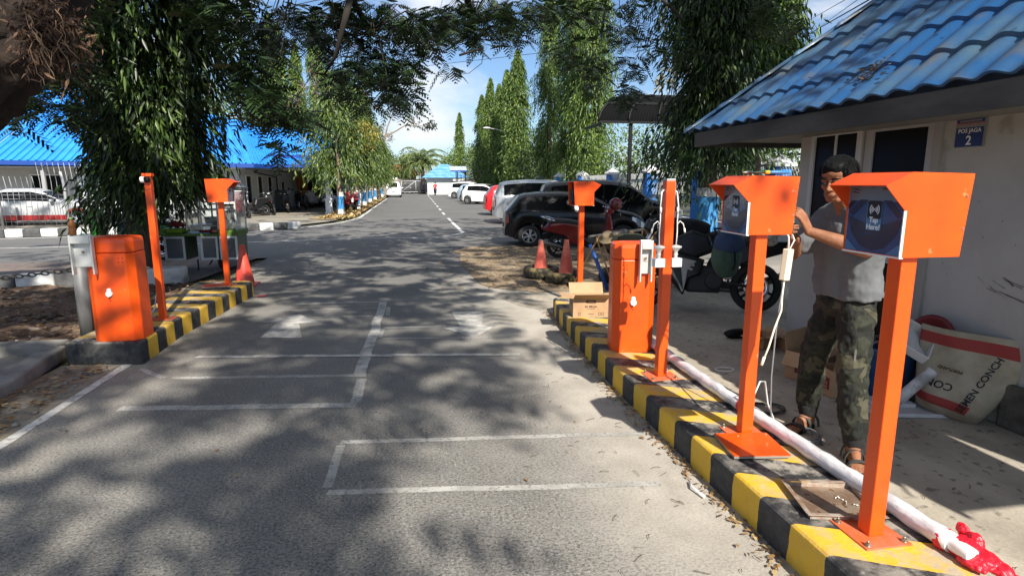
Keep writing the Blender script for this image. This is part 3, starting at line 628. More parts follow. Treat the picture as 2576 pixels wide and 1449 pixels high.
# ---------------- cartons, tyres, cones ----------------
CARD = mat('cardboard', (.42, .27, .15), .85, col2=(.36, .22, .12), ns=6)
CARD_D = mat('cardboard inside', (.30, .18, .095), .9)
def carton(label, loc, rz, w_, d_, h, flaps=(70, 110, -40, -30), art=None, name='cardboard_box', grp=None, m=None):
    t = thing(name, label, 'cardboard box', loc, rz, grp); m = m or CARD; th = .005
    mb = MB(); mb.box(-w_/2, -d_/2, 0, w_/2, -d_/2+th, h); mb.box(-w_/2, d_/2-th, 0, w_/2, d_/2, h); mb.box(-w_/2, -d_/2+th, 0, -w_/2+th, d_/2-th, h); mb.box(w_/2-th, -d_/2+th, 0, w_/2, d_/2-th, h); mb.box(-w_/2+th, -d_/2+th, .001, w_/2-th, d_/2-th, .006)
    if art: art(mb, w_, d_, h)
    mb.build('body', [m, INK_K, INK_R, mat('label red', (.45, .05, .03), .6)], t)
    for k, a in enumerate(flaps):
        if a is None: continue
        L = d_/2*.95 if k < 2 else w_/3; X = [T(0, -d_/2, h), T(0, d_/2, h) @ rotz(math.pi), T(-w_/2, 0, h) @ rotz(-math.pi/2), T(w_/2, 0, h) @ rotz(math.pi/2)][k]
        ww = (w_ if k < 2 else d_)*.99; mb = MB(); mb.X = X @ Matrix.Rotation(R(-a), 4, 'X'); mb.box(-ww/2, -L, -.002, ww/2, 0, .002); mb.build('flap', m, t)
    return t
def art_water(mb, w_, d_, h):
    y = -d_/2-.0008
    mb.prism([(-.05, h*.75), (.05, h*.75), (.05, h*.90), (-.05, h*.90)], y, y+.0007, 'XZ', 1); mb.prism([(-.035, h*.80), (.035, h*.80), (.035, h*.85), (-.035, h*.85)], y-.0007, y, 'XZ', 0)
    mb.text('Air Minum', .03, (0, y, h*.52), (1,0,0), (0,0,1), 1, .0004, bold=.0006); mb.text('Dalam Kemasan', .013, (0, y, h*.43), (1,0,0), (0,0,1), 1, .0004)
    mb.prism([(-.03, h*.17), (.03, h*.17), (.03, h*.19), (-.03, h*.19)], y, y+.0007, 'XZ', 1)
    for x in (-.12, .09, .125): mb.prism([(x-.013, .02), (x+.013, .02), (x+.013, .05), (x-.013, .05)], y, y+.0007, 'XZ', 1); mb.prism([(x-.009, .024), (x+.009, .024), (x+.009, .046), (x-.009, .046)], y-.0007, y, 'XZ', 0)
    x = -w_/2-.0008
    mb.prism([(-.05, h*.55), (.05, h*.55), (.05, h*.8), (-.05, h*.8)], x, x+.0007, 'YZ', 2)
t = carton('open drinking water carton standing on the striped island in front of the far reader', (1.83, 5.80, .181), R(-7), .37, .28, .20, (28, 55, 10, 5), art_water)
def art_kecap(mb, w_, d_, h):
    for cx in (0,):
        y = -d_/2-.0008; mb.prism([(cx-.055, h*.18), (cx+.055, h*.18), (cx+.055, h*.72), (cx-.055, h*.72)], y, y+.0007, 'XZ', 2); mb.prism([(cx-.055, h*.60), (cx+.055, h*.60), (cx+.055, h*.76), (cx-.055, h*.76)], y-.0007, y, 'XZ', 3)
        mb.text('KECAP', .032, (cx, y-.001, h*.50), (-1,0,0), (0,0,-1), 0, .0004, bold=.001); mb.text('MANIS', .032, (cx, y-.001, h*.34), (-1,0,0), (0,0,-1), 0, .0004, bold=.001)
    x = -w_/2-.0008; mb.prism([(-.07, h*.25), (.07, h*.25), (.07, h*.7), (-.07, h*.7)], x, x+.0007, 'YZ', 2)
    mb.text('KECAP', .03, (x-.0006, 0, h*.52), (0,1,0), (0,0,-1), 0, .0004, bold=.001); mb.text('MANIS', .03, (x-.0006, 0, h*.38), (0,1,0), (0,0,-1), 0, .0004, bold=.001)
carton('open brown carton with an upside down sauce label behind the man, under its raised flap', (3.18, 4.02, .008), R(26), .36, .30, .22, (None, 80, -60, 20), art_kecap, grp='cartons lying by the guard post wall')
carton('smaller sauce carton showing between the legs of the standing man', (3.10, 3.66, .008), R(-6), .22, .20, .20, (80, -60, None, 30), art_kecap, grp='cartons lying by the guard post wall')
carton('small torn empty carton near the dark motorcycle wheel', (3.32, 4.95, .008), R(20), .24, .20, .11, (10, 40, -10, 30), None, grp='cartons lying by the guard post wall')
carton('flattened little carton against the guard post corner', (3.52, 4.75, .008), R(-12), .20, .22, .12, (40, -20, 20, 60), None, grp='cartons lying by the guard post wall')
TYRE_Y = mat('tyre yellow paint', (.016, .016, .015), .85, col2=(.16, .12, .045), ns=9, lo=.46, hi=.62, bump=.4, bs=60)
def tyre(label, loc, m=TYRE_Y, s_=1.0):
    t = thing('old_tyre', label, 'tyre', loc, 0, 'old tyres holding the cones'); mb = MB()
    r0, r1, h = .19*s_, .30*s_, .18*s_
    mb.lathe([(r0, .03), (r0+.02, .0), (r1-.04, .0), (r1-.01, .02), (r1, .05), (r1, h-.05), (r1-.01, h-.02), (r1-.04, h), (r0+.02, h), (r0, h-.03), (r0+.03, h-.05), (r1-.03, h*.5), (r0+.03, .05), (r0, .03)], (0,0,0), 'Z', 40)
    mb.build('rubber', m, t)
    mb = MB()
    for k in range(40):
        a = k/40*2*math.pi
        for z in (.055, .085, .115): mb.cbox(((r1+.001)*math.cos(a+z*3), (r1+.001)*math.sin(a+z*3), z*s_), (.008, .03, .018), rot=rotz(a+z*3))
    mb.build('tread', m, t); return t
tyre('old tyre with flaking yellow paint, the one farthest left at the right kerb', (2.12, 9.35, .012), s_=1.0)
tyre('old tyre with flaking yellow paint right behind the distant reader post', (2.36, 8.80, .012), s_=.95)
tyre('old black tyre half hidden behind the right barrier cabinet', (3.25, 8.75, .012), mat('tyre worn yellow', (.02, .02, .02), .8, col2=(.25, .2, .06), ns=4, lo=.55, hi=.62), 1.05)
CONE = mat('cone red', (.62, .05, .03), .45, col2=(.74, .10, .05), ns=5)
CONE_D = mat('cone faded', (.60, .10, .06), .55, col2=(.70, .20, .13), ns=4)
def cone(label, loc, h=.52, r=.145, rz=0, m=CONE_D, tilt=0):
    t = thing('traffic_cone', label, 'traffic cone', loc, rot=(tilt, 0, rz), group='red traffic cones'); mb = MB()
    mb.lathe([(r, 0), (r*.93, .03), (r*.62, h*.45), (r*.60, h*.47), (r*.27, h*.93), (r*.24, h), (.0, h*.995)], (0,0,.02), 'Z', 26); mb.build('body', m, t)
    mb = MB(); mb.cbox((0, 0, .01), (r*2.5, r*2.5, .022)); mb.build('base', m, t, bevel=.01); return t
cone('faded red cone standing in the leftmost old tyre', (2.12, 9.4, .02), .58)
cone('faded red cone standing in the tyre behind the distant reader post', (2.40, 8.82, .02), .64)
cone('dark red cone hidden behind the right barrier cabinet', (3.25, 8.8, .05), .66, m=CONE)
cone('bright red cone at the end of the short left island', (-2.56, 9.45, .005), .60, .15, m=CONE)
o = MB(); o.add([(.0, 0, .012), (.12, .02, .012), (.13, .08, .012), (.03, .09, .012), (.0, 0, .02), (.12, .02, .02), (.13, .08, .02), (.03, .09, .02)], [(0,1,2,3), (7,6,5,4), (0,4,5,1), (1,5,6,2), (2,6,7,3), (3,7,4,0)])
o = o.build('plastic_fragment', CONE); o.location = (-2.13, 8.35, 0); tag(o, 'flat red plastic fragment lying on the lane by the left island', 'fragment')
# trestle barricade: steel rail on crossed bamboo legs
BAMB = mat('bamboo', (.50, .27, .10), .6, col2=(.36, .2, .08), ns=8)
t = thing('barricade', 'trestle barricade of thin wooden legs under a long steel rail', 'barricade', (0, 0, 0))
A, B = at(1482, 596, 7.6), at(1660, 572, 9.0); mb = MB(); mb.cyl(A, B, .022, n=10); mb.build('rail', mat('rail steel', (.13, .13, .13), .5, .6, col2=(.2, .18, .15), ns=10), t)
for k in range(5):
    p = A + (B-A)*(.08+.21*k)
    for dx in (0, .07):
        mb = MB(); mb.cyl((p[0]+dx, p[1], p[2]), (p[0]+dx+.30, p[1]-.05+.5*(k % 2), .01), .011, n=7); mb.build('leg', BAMB, t)
    if k % 2 == 0:
        mb = MB(); mb.cyl((p[0]+.05, p[1], p[2]), (p[0]-.22, p[1]+.45, .01), .011, n=7); mb.build('leg', BAMB, t)
a = at(1484, 615, 8.1); b = at(1530, 702, 7.9); b[2] = .03
o = MB().cyl(a, b, .028, n=14).build('blue_pipe', mat('blue pipe', (.03, .10, .35), .4)); tag(o, 'blue plastic pipe leaning behind the distant reader post', 'pipe')
# things resting on the equipment
t = thing('bottle', 'small brown tea bottle with green cap standing on the left arm holder', 'bottle', (-2.745, 5.335, 1.131))
mb = MB(); mb.lathe([(0, 0), (.026, .0), (.03, .01), (.03, .055), (.026, .065), (.03, .075), (.029, .10), (.014, .125), (.013, .135)], n=18); mb.build('body', mat('tea', (.22, .07, .01), .15, trans=.4, col2=(.3, .13, .03), ns=20), t)
mb = MB(); mb.cyl((0, 0, .135), (0, 0, .152), .016, n=14); mb.build('cap', mat('bottle cap', (.16, .25, .08), .5), t); t.scale = (.9, .9, .95)
t = thing('screwdriver', 'blue handled screwdriver lying on the hood of the middle reader', 'screwdriver', (1.865, 2.80, 1.597), R(-8))
mb = MB(); mb.cyl((-.02, 0, .010), (.085, 0, .010), .009, n=12); mb.build('handle', mat('blue handle', (.03, .22, .55), .35), t, bevel=.002)
mb = MB(); mb.cyl((-.045, 0, .010), (-.02, 0, .010), .010, n=12); mb.build('collar', mat('yellow collar', (.75, .55, .03), .4), t)
mb = MB(); mb.cyl((-.13, 0, .009), (-.045, 0, .009), .003, n=8); mb.build('shaft', STEEL, t)
t = thing('pliers', 'green handled pliers lying crossed on the hood of the middle reader', 'pliers', (1.76, 2.83, 1.597), R(12))
mb = MB(); mb.tube([(0, 0, .008), (.05, .012, .008), (.10, .01, .02)], .006, 8); mb.tube([(0, 0, .008), (.05, -.014, .008), (.10, -.02, .010)], .006, 8); mb.build('handle', mat('green grip', (.03, .28, .17), .5), t)
mb = MB(); mb.tube([(0, 0, .008), (-.03, .004, .008), (-.06, 0, .008)], [.010, .009, .003], 8); mb.build('jaw', STEEL, t)
t = thing('measuring_tape', 'small dark device with a steel lid on the hood of the nearest reader', 'device', (1.86, 1.93, 1.576), R(-5))
mb = MB(); mb.cyl((0, 0, 0), (0, 0, .010), .034, n=20); mb.build('body', BLACK_P, t)
mb = MB(); mb.cyl((0, 0, .0105), (0, 0, .0135), .036, n=20); mb.build('lid', STEEL, t)
# power strip hanging from the middle reader
t = thing('power_strip', 'cream power strip hanging on its cord from the middle reader', 'power strip', (1.985, 2.80, 0))
IV = mat('ivory plastic', (.74, .68, .52), .5)
mb = MB(); X0 = mb.X; mb.X = T(0, 0, 1.12) @ Matrix.Rotation(R(4), 4, 'Y') @ rotz(R(25)); mb.box(-.026, -.018, -.085, .026, .018, .085)
mb.build('body', IV, t, bevel=.005)
mb = MB(); mb.tube([(-.09, .0, 1.32), (-.03, 0, 1.31), (.0, 0, 1.27), (.005, 0, 1.205)], .005, 6); mb.tube([(-.05, .03, 1.33), (.03, .03, 1.30), (.05, .02, 1.25), (.02, .01, 1.205)], .004, 6); mb.build('cord', WHITE_P, t)
mb = MB(); mb.tube([(-.006, 0, 1.035), (-.01, 0, .95), (-.015, -.01, .87), (-.06, -.03, .78), (-.10, -.05, .68), (-.13, -.06, .62)], .0055, 6); mb.cyl((-.128, -.06, .63), (-.145, -.065, .585), .008, n=8); mb.build('plug_lead', IV, t)
mb = MB(); pp = [(-.006, 0, 1.03), (-.02, 0, .9), (-.03, 0, .75), (-.035, 0, .5), (-.01, .02, .3), (.05, .05, .12), (.14, .02, .03), (.24, .1, .012), (.2, .3, .012), (.02, .42, .012), (-.06, .30, .012)]
mb.tube(pp, .005, 6); mb.build('cable', mat('grey cable', (.18, .19, .2), .5), t)
def coil(name, label, c, r, n, m, th=.004, sq=1.):
    mb = MB(); pts = []
    for k in range(int(n*24)):
        a = k/24*2*math.pi; q = r*(1+.10*math.sin(k*.37)); pts.append((c[0]+q*math.cos(a), c[1]+q*sq*math.sin(a), .012+.004*(k/24)+.004*math.sin(k*.9)**2))
    mb.tube(pts, th, 6); return tag(mb.build(name, m), label, 'cable')
coil('cable_coil', 'dark cable lying in loose loops on the apron beside the man\'s sandals', (2.37, 3.45, 0), .13, 3.2, mat('dark cable', (.05, .05, .05), .5), .005, .7)
coil('cable_coil', 'grey cable coil tangled under the man\'s left sandal', (2.33, 3.02, 0), .10, 6, mat('grey cable', (.18, .19, .2), .5), .005, 1.2)
coil('cable_coil', 'thin white wire loop on the sunlit apron', (2.55, 4.3, 0), .08, 1.4, WHITE_P, .004, .6)
mb = MB(); mb.tube([(1.93, 2.95, .27), (1.97, 2.93, .42), (2.03, 2.97, .40), (2.08, 3.0, .25), (2.2, 3.05, .05), (2.33, 3.1, .02)], .005, 6)
tag(mb.build('white_wire', WHITE_P), 'white wire looping up over the wrapped barrier arm', 'wire')
mb = MB(); mb.tube([(1.40, 2.62, .01), (1.38, 2.55, .02), (1.40, 2.46, .015)], .006, 6); tag(mb.build('hose_piece', WHITE_P), 'short curved piece of white hose at the foot of the kerb', 'hose')
# bollard and chain at the left
t = thing('bollard', 'grey steel bollard behind the left barrier cabinet', 'bollard', (-3.12, 6.1, 0)); mb = MB(); mb.cyl((0, 0, 0), (0, 0, 1.0), .062, n=24); mb.sph((0, 0, 1.0), (.062, .062, .03), 24, 6); mb.build('post', mat('grey galvanised pipe', (.20, .20, .20), .55, .3, col2=(.12, .12, .12), ns=5, stretch=(1,1,.2)), t)
mb = MB(); mb.cyl((0, 0, .84), (0, 0, .875), .067, n=24); mb.build('band', RUST, t)
t = thing('chain', 'dark iron chain sagging from the grey bollard', 'chain', (-3.2, 6.1, .74)); mb = MB()
for k in range(34):
    x = -.055*k; z = -.12*math.sin(min(1, k/30)*math.pi*.5); a = 0 if k % 2 else math.pi/2
    pts = [(x+.036*math.cos(u), .018*math.sin(u)*math.cos(a), z+.018*math.sin(u)*math.sin(a)) for u in np.linspace(0, 2*math.pi, 11)]
    mb.tube(pts, .006, 6, caps=False)
mb.build('links', mat('iron chain', (.03, .028, .026), .6, .5), t)
# ---------------- guard post ----------------
WALL_W = mat('white render', (.42, .42, .41), .85, col2=(.33, .32, .30), ns=1.6, lo=.36, hi=.72, bump=.35, bs=14, speck=(3.4, (.20, .175, .14), .63, .14))
t = thing('guard_post', 'white guard post with a weathered blue tiled roof and a numbered plate by its door', 'guard post', (0, 0, 0)); gp = t
xw = 3.75; xi = 3.90; yE = 5.22; mb = MB()
# front wall pieces round the window and the door
mb.box(xw, .6, 0, xi, 3.72, 2.3); mb.box(xw, 3.72, 2.06, xi, yE, 2.3); mb.box(xw, 4.40, 0, xi, yE, 1.08); mb.box(xw, 5.05, 1.08, xi, yE, 2.06); mb.box(xw, 4.36, 0, xi, 4.40, 2.06)
mb.box(xi, yE-.15, 0, 7.2, yE, 2.3); mb.box(7.05, .6, 0, 7.2, yE-.15, 2.3); mb.box(xi, .6, 0, 7.05, .75, 2.3)
mb.box(xi, .76, 2.25, 7.04, yE-.16, 2.29)
mb.build('wall', WALL_W, t, bevel=.006)
GLASS_P = mat('post glass', (.004, .005, .005), .38, 0, spec=.15)
FR = mat('grey frame', (.36, .37, .38), .5); FRW = mat('pale frame', (.50, .51, .52), .55)
mb = MB(); mb.box(xw-.03, 3.66, 2.02, xw+.02, 5.12, 2.10); mb.box(xw-.03, 3.66, 0, xw+.02, 3.72, 2.02); mb.build('surround', mat('grey render trim', (.30, .295, .28), .85), t, bevel=.004)
wf = MB(); wf.box(xw-.02, 4.42, 1.08, xw+.06, 4.475, 2.02); wf.box(xw-.02, 5.00, 1.08, xw+.06, 5.05, 2.02); wf.box(xw-.02, 4.47, 1.97, xw+.06, 5.00, 2.02); wf.box(xw-.02, 4.47, 1.08, xw+.06, 5.00, 1.13)
wn = wf.build('window', FRW, t, bevel=.003)
mb = MB(); mb.box(xw-.012, 4.72, 1.13, xw-.002, 4.745, 1.97); mb.build('mullion', FRW, wn); mb = MB(); mb.box(xw+.0, 4.475, 1.13, xw+.006, 5.0, 1.97); mb.build('pane', GLASS_P, wn)
mb = MB(); mb.box(xw-.06, 4.40, 1.03, xw-.001, 5.08, 1.07); mb.build('sill', WALL_W, wn, bevel=.004)
df = MB(); df.box(xw-.01, 3.73, .01, xw+.05, 3.79, 2.02); df.box(xw-.01, 4.30, .01, xw+.05, 4.355, 2.02); df.box(xw-.01, 3.79, 1.96, xw+.05, 4.30, 2.02); df.box(xw-.01, 3.79, .01, xw+.05, 4.30, .12); df.box(xw-.01, 3.79, .92, xw+.05, 4.30, .98)
dr = df.build('door', FR, t, bevel=.003)
mb = MB(); mb.box(xw+.02, 3.79, .12, xw+.026, 4.30, .92); mb.box(xw+.004, 3.79, .98, xw+.010, 4.30, 1.96); mb.build('pane', GLASS_P, dr)
mb = MB(); mb.box(xw-.035, 3.83, 1.0, xw-.012, 3.85, 1.14); mb.build('handle', STEEL, dr)
mb = MB(); random.seed(5); mb.box(xw-.05, .6, 0, xw-.001, 2.98, .30); mb.build('plinth', mat('rough dark stone', (.05, .048, .04), .95, col2=(.11, .10, .085), ns=9, bump=1.2, bs=14), t, bevel=.03)
mb = MB(); mb.box(xw-.012, .2, 1.28, xw-.001, 2.60, 1.62); 
# tiled metal roof: courses stepped up a 43 degree slope, hipped at the far end
ex, ez, sl_ = 2.98, 2.08, math.tan(R(42)); yN, yF = -.15, 6.0; P_ = .2
def wave(s):
    u = (s/P_) % 1.0; return .023*(math.sin(math.pi*min(1, u/.72)) if u < .72 else -.35*math.sin(math.pi*(u-.72)/.28))
ROOF_B = mat('weathered blue tile', (.006, .068, .20), .5, col2=(.050, .105, .16), ns=2.0, lo=.42, hi=.68, coat=.05, bump=.2, bs=25, speck=(3.2, (.085, .095, .10), .58, .16), stretch=(1, .8, 1))
course = .275; nC = 8
def roofplane(side):
    mb = MB(); 
    for c in range(nC):
        d0, d1 = c*course, (c+1)*course+.02
        if side == 'front': s0, s1 = yN+d0, yF-d0
        else: s0, s1 = ex+d0, ex+2*nC*course-d0+.6
        if s1-s0 < .3: continue
        n = int((s1-s0)/.0165); rows = []
        for dd, lift in ((d0, -.030 if c else .012), (d0-.012, .034), ((d0+d1)/2, .020), (d1, .0)):
            row = []
            for i in range(n+1):
                s_ = s0+(s1-s0)*i/n
                if side == 'front': lim = yF-dd; s2 = max(min(s_, lim), yN+dd); zz = wave(s2); row.append((ex+dd - zz*.6, s2, ez+dd*sl_ + zz*.75 + lift))
                else: lo = ex+dd; s2 = max(s_, lo); zz = wave(s2); row.append((s2, yF-dd + zz*.6, ez+dd*sl_ + zz*.75 + lift))
            rows.append(row)
        m_ = n+1; vs = [p for r_ in rows for p in r_]
        mb.add(vs, [(k*m_+i, k*m_+i+1, (k+1)*m_+i+1, (k+1)*m_+i) for k in range(3) for i in range(n)], 0, False)
    return mb
mb = roofplane('front'); roof = mb.build('roof', ROOF_B, t)
for p in roof.data.polygons: p.use_smooth = True
roof.data.set_sharp_from_angle(angle=R(48))
roofplane('far').build('roof', ROOF_B, t)
# ridge caps on the hip
for k in range(9):
    d0, d1 = -.03+k*.24, -.03+(k+1)*.24+.03; mb = MB(); vs = []
    for d, rr_ in ((d0, .078), (d0+.03, .078), (d0+.031, .066), (d1, .062)):
        for j in range(9):
            a = math.pi*j/8; o_ = rr_*math.cos(a)
            vs.append((ex+d+o_*.707, yF-d+o_*.707, ez+d*sl_+.018+rr_*.75*math.sin(a)))
    mb.add(vs, [(r_*9+j, r_*9+j+1, (r_+1)*9+j+1, (r_+1)*9+j) for r_ in range(3) for j in range(8)], 0, True); mb.build('ridge_cap', ROOF_B, t)
WOODG = mat('weathered fascia', (.075, .075, .072), .85, col2=(.04, .04, .038), ns=4, bump=.3, bs=30, stretch=(1, .25, 1))
mb = MB(); mb.box(ex+.03, yN, ez-.15, ex+.055, yF-.05, ez-.005); mb.box(ex+.0551, yF-.075, ez-.15, 7.2, yF-.05, ez-.005); mb.build('fascia', WOODG, t)
mb = MB(); mb.box(ex+.06, yN, ez-.10, xw-.002, yF-.08, ez-.085); mb.box(xw-.001, yE+.002, ez-.10, 7.2, yF-.08, ez-.085); mb.build('soffit', mat('soffit', (.20, .20, .19), .8), t)
# plate by the door
t = thing('number_plate_sign', 'small blue and white plate reading POS JAGA 2 on the guard post wall', 'sign', (xw-.012, 3.455, 1.885)); mb = MB()
mb.box(-.004, -.103, -.094, .006, .103, .094); mb.X = Matrix.Identity(4)
q = lambda y0, z0, y1, z1, m, d: mb.quad([(-.004-d, y0, z0), (-.004-d, y1, z0), (-.004-d, y1, z1), (-.004-d, y0, z1)], m)
q(-.10, -.09, .10, .035, 1, .0008); q(-.10, .068, .10, .09, 1, .0008); q(-.10, .058, .10, .064, 2, .0008); q(-.08, .074, .08, .084, 0, .0012)
mb.text('POS JAGA', .038, (-.0056, 0, .002), (0,-1,0), (0,0,1), 3, .0004, bold=.0006); mb.text('2', .085, (-.0056, 0, -.078), (0,-1,0), (0,0,1), 3, .0004, bold=.0015)
mb.build('plate', [mat('plate white', (.22, .22, .22), .5), mat('plate blue', (.008, .03, .13), .4), mat('plate red', (.4, .03, .03), .5), mat('plate ink', (.75, .75, .75), .5)], t)
# electrical box at the right edge of the frame
# roof debris
litter('leaf_litter', 60, lambda: (lambda d, y: (ex+d, y, ez+d*sl_+.055))(random.gauss(.20, .05), random.gauss(3.75, .07)), .022, DRYL, 'clump of dry leaves caught on the blue roof tiles', .6)
litter('leaf_litter', 25, lambda: (lambda d, y: (ex+d, y, ez+d*sl_+.055))(random.uniform(.2, .9), random.uniform(2.0, 5.0)), .018, DRYL, 'dry leaves lodged higher up on the blue roof', .6)

# ---------------- houses with blue sheet roofs ----------------
ROOF_S = mat('blue sheet roof', (.012, .20, .66), .42, col2=(.018, .25, .72), ns=1)
ROOF_SD = mat('blue trim', (.008, .05, .26), .45)
WALL_H = mat('house white', (.56, .56, .57), .85, col2=(.46, .46, .46), ns=.8, lo=.45, hi=.7)
def ribbed(a, b, c, d, n, h=.05):
    "roof sheet a-b (eave) to d-c (ridge) with n raised ribs running up the slope"
    a, b, c, d = map(np.array, (a, b, c, d)); mb = MB(); nrm = np.cross(b-a, d-a); nrm = nrm/np.linalg.norm(nrm); vs = []; 
    prof = [(0, 0), (.70, 0), (.76, 1), (.94, 1)]
    pts = [((k+u)/n, z) for k in range(n) for u, z in prof] + [(1, 0)]
    for u, z in pts: vs.append(a+(b-a)*u+nrm*z*h)
    for u, z in pts: vs.append(d+(c-d)*u+nrm*z*h)
    m_ = len(pts); mb.add(vs, [(i, i+1, m_+i+1, m_+i) for i in range(m_-1)]); return mb
h1 = thing('house', 'long white building with a big blue sheet roof behind the left fence', 'house')
mb = MB(); mb.box(-17.6, 29.2, 0, -7.75, 29.4, 2.75); mb.box(-7.95, 29.4, 0, -7.75, 41.0, 2.75); mb.box(-17.8, 29.4, 0, -17.6, 33, 2.75); mb.build('wall', WALL_H, h1)
MB().box(-34, 33, 0, -17.61, 33.2, 2.9).build('back_wall', mat('shade painted wall', (.13, .13, .125), .85), h1)  # darker than the house white: the carport's shade is put into the colour
ribbed((-34, 26.2, 2.42), (-16.9, 26.9, 2.47), (-16.9, 34.5, 6.4), (-34, 34.5, 6.35), 62).build('roof', ROOF_S, h1)
ribbed((-16.9, 26.95, 2.46), (-6.9, 28.4, 2.42), (-9.0, 34.5, 4.9), (-16.9, 34.5, 6.38), 36).build('roof', ROOF_S, h1)
ribbed((-6.9, 28.4, 2.42), (-6.3, 30.6, 2.42), (-8.6, 36, 4.8), (-9.0, 34.5, 4.9), 8).build('roof', ROOF_S, h1)
mb = MB(); mb.bar((-34, 26.15, 2.33), (-16.9, 26.85, 2.38), .05, .18); mb.bar((-16.9, 26.9, 2.38), (-6.9, 28.35, 2.33), .05, .18); mb.bar((-6.9, 28.35, 2.33), (-6.2, 30.6, 2.33), .05, .18); mb.build('gutter', ROOF_SD, h1)
mb = MB(); mb.bar((-34, 26.25, 2.22), (-7.6, 28.45, 2.22), .04, .05); mb.build('gutter_edge', WHITE_P, h1)
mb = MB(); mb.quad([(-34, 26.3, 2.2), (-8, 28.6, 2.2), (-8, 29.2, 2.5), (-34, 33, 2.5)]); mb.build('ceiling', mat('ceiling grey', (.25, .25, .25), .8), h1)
for x in (-26, -20.5, -17.2, -15.0): MB().box(x, 27.4, 0, x+.12, 27.52, 2.3).build('post', mat('grey post', (.3, .3, .3), .6), h1)
mb = MB(); mb.box(-33.9, 29.5, 0, -17.9, 29.6, 1.1); mb.build('low_wall', mat('shade painted wall', (.13, .13, .125), .85), h1)  # same wall colour with the carport shade painted in
def window(parent, x0, z0, x1, z1, y=None, x=None, name='window', glass=GLASS_D, fr=WHITE_P, w_=.06, s_=-1):
    "casement set in a wall facing -y (x0..x1) or +x (then x0, x1 are y)"
    mb = MB(); g = MB()
    def bx(m_, a, b, c, d, e, f):
        if x is None: m_.box(a, y+s_*e, b, c, y+s_*f, d)
        else: m_.box(x+e, a, b, x+f, c, d)
    for a, b, c, d in ((x0, z0, x1, z0+w_), (x0, z1-w_, x1, z1), (x0, z0+w_, x0+w_, z1-w_), (x1-w_, z0+w_, x1, z1-w_)): bx(mb, a, b, c, d, .01, .07)
    o = mb.build(name, fr, parent); bx(g, x0+w_, z0+w_, x1-w_, z1-w_, .01, .03); g.build('pane', glass, o); return o
for y0 in (30.0, 32.2, 34.4): window(h1, y0, .55, y0+1.0, 1.95, x=-7.75)
for x0 in (-16.4, -14.2, -12.0, -9.8): window(h1, x0, .8, x0+1.3, 1.95, y=29.2)
h2 = thing('house', 'smaller white building with two-step blue roof and columned porch', 'house')
mb = MB(); mb.box(-8.1, 41.3, 0, -3.4, 41.5, 2.9); mb.box(-8.1, 36.5, 0, -7.7, 41.3, 2.9); mb.box(-9, 41.5, 0, -8.1, 52, 2.9); mb.box(-3.4, 41.5, 0, -3.25, 50, 2.9); mb.build('wall', WALL_H, h2)
ribbed((-8.3, 31.6, 2.95), (-3.9, 31.6, 2.95), (-4.9, 37, 4.75), (-9.3, 37, 4.75), 24).build('roof', ROOF_S, h2)
ribbed((-6.7, 30.1, 2.45), (-3.7, 30.1, 2.45), (-3.9, 31.7, 2.83), (-8.0, 31.7, 2.83), 18).build('roof', ROOF_S, h2)
mb = MB(); mb.quad([(-3.9, 31.6, 2.95), (-3.6, 44, 2.95), (-4.9, 37, 4.75)]); mb.quad([(-9.3, 37, 4.75), (-4.9, 37, 4.75), (-3.6, 44, 2.95), (-9.3, 44, 2.95)]); mb.build('roof', ROOF_S, h2)
mb = MB(); mb.box(-6.75, 30.02, 2.30, -3.65, 30.08, 2.46); mb.box(-3.66, 30.09, 2.30, -3.6, 44, 2.46); mb.box(-8.2, 31.5, 2.80, -3.85, 31.56, 2.96); mb.build('gutter', ROOF_SD, h2)
MB().box(-7.7, 30.2, 2.2, -3.7, 41.2, 2.25).build('ceiling', mat('ceiling grey', (.25, .25, .25), .8), h2)
for y in (30.55, 35.0, 39.5):
    mb = MB(); mb.box(-4.22, y, .02, -3.86, y+.36, .10); mb.box(-4.19, y+.03, .10, -3.89, y+.33, .72); mb.box(-4.21, y+.01, .72, -3.87, y+.35, .80); mb.box(-4.15, y+.07, .80, -3.93, y+.29, 2.2); mb.box(-4.19, y+.03, 1.45, -3.89, y+.33, 1.53); mb.build('column', mat('column white', (.68, .69, .72), .7), h2, bevel=.008)
MB().box(-7.4, 41.2, .02, -6.75, 41.28, 2.1).build('door', mat('orange curtain', (.55, .22, .04), .8, col2=(.3, .1, .02), ns=8, stretch=(6, 6, .2)), h2)
mb = MB(); mb.box(-6.7, 41.15, .02, -5.8, 41.25, 2.15); mb.box(-5.4, 41.15, .02, -4.6, 41.25, 2.0); mb.build('opening', BLACK_P, h2)
window(h2, 37.6, .7, 38.5, 1.7, x=-7.7); 
cu = MB(); 
for k in range(14):
    x = -5.95+.028*k; cu.tube([(x, 41.0, 2.1), (x+.02, 41.0+.03*math.sin(k), 1.5), (x+.12-.01*k, 41.0, .3)], .022, 5)
cu.build('curtain', mat('curtain white', (.7, .7, .7), .8), h2)
t = thing('meter_cabinet', 'dark grey cabinet standing at the corner of the porch', 'cabinet', (-7.3, 35.6, .02)); MB().box(-.3, -.2, 0, .3, .2, 1.15).build('box', mat('cabinet grey', (.10, .11, .12), .5), t, bevel=.02); MB().box(-.27, -.215, .06, .27, -.201, 1.1).build('door', mat('cabinet door', (.12, .13, .14), .5), t)
t = thing('drain_pipe', 'black pipe running down the house corner under the blue roof', 'pipe'); MB().tube([(-7.2, 30.4, 2.2), (-7.55, 31, 2.1), (-7.6, 36.2, 1.9), (-7.62, 36.3, .1)], .03, 8).build('pipe', BLACK_P, t)
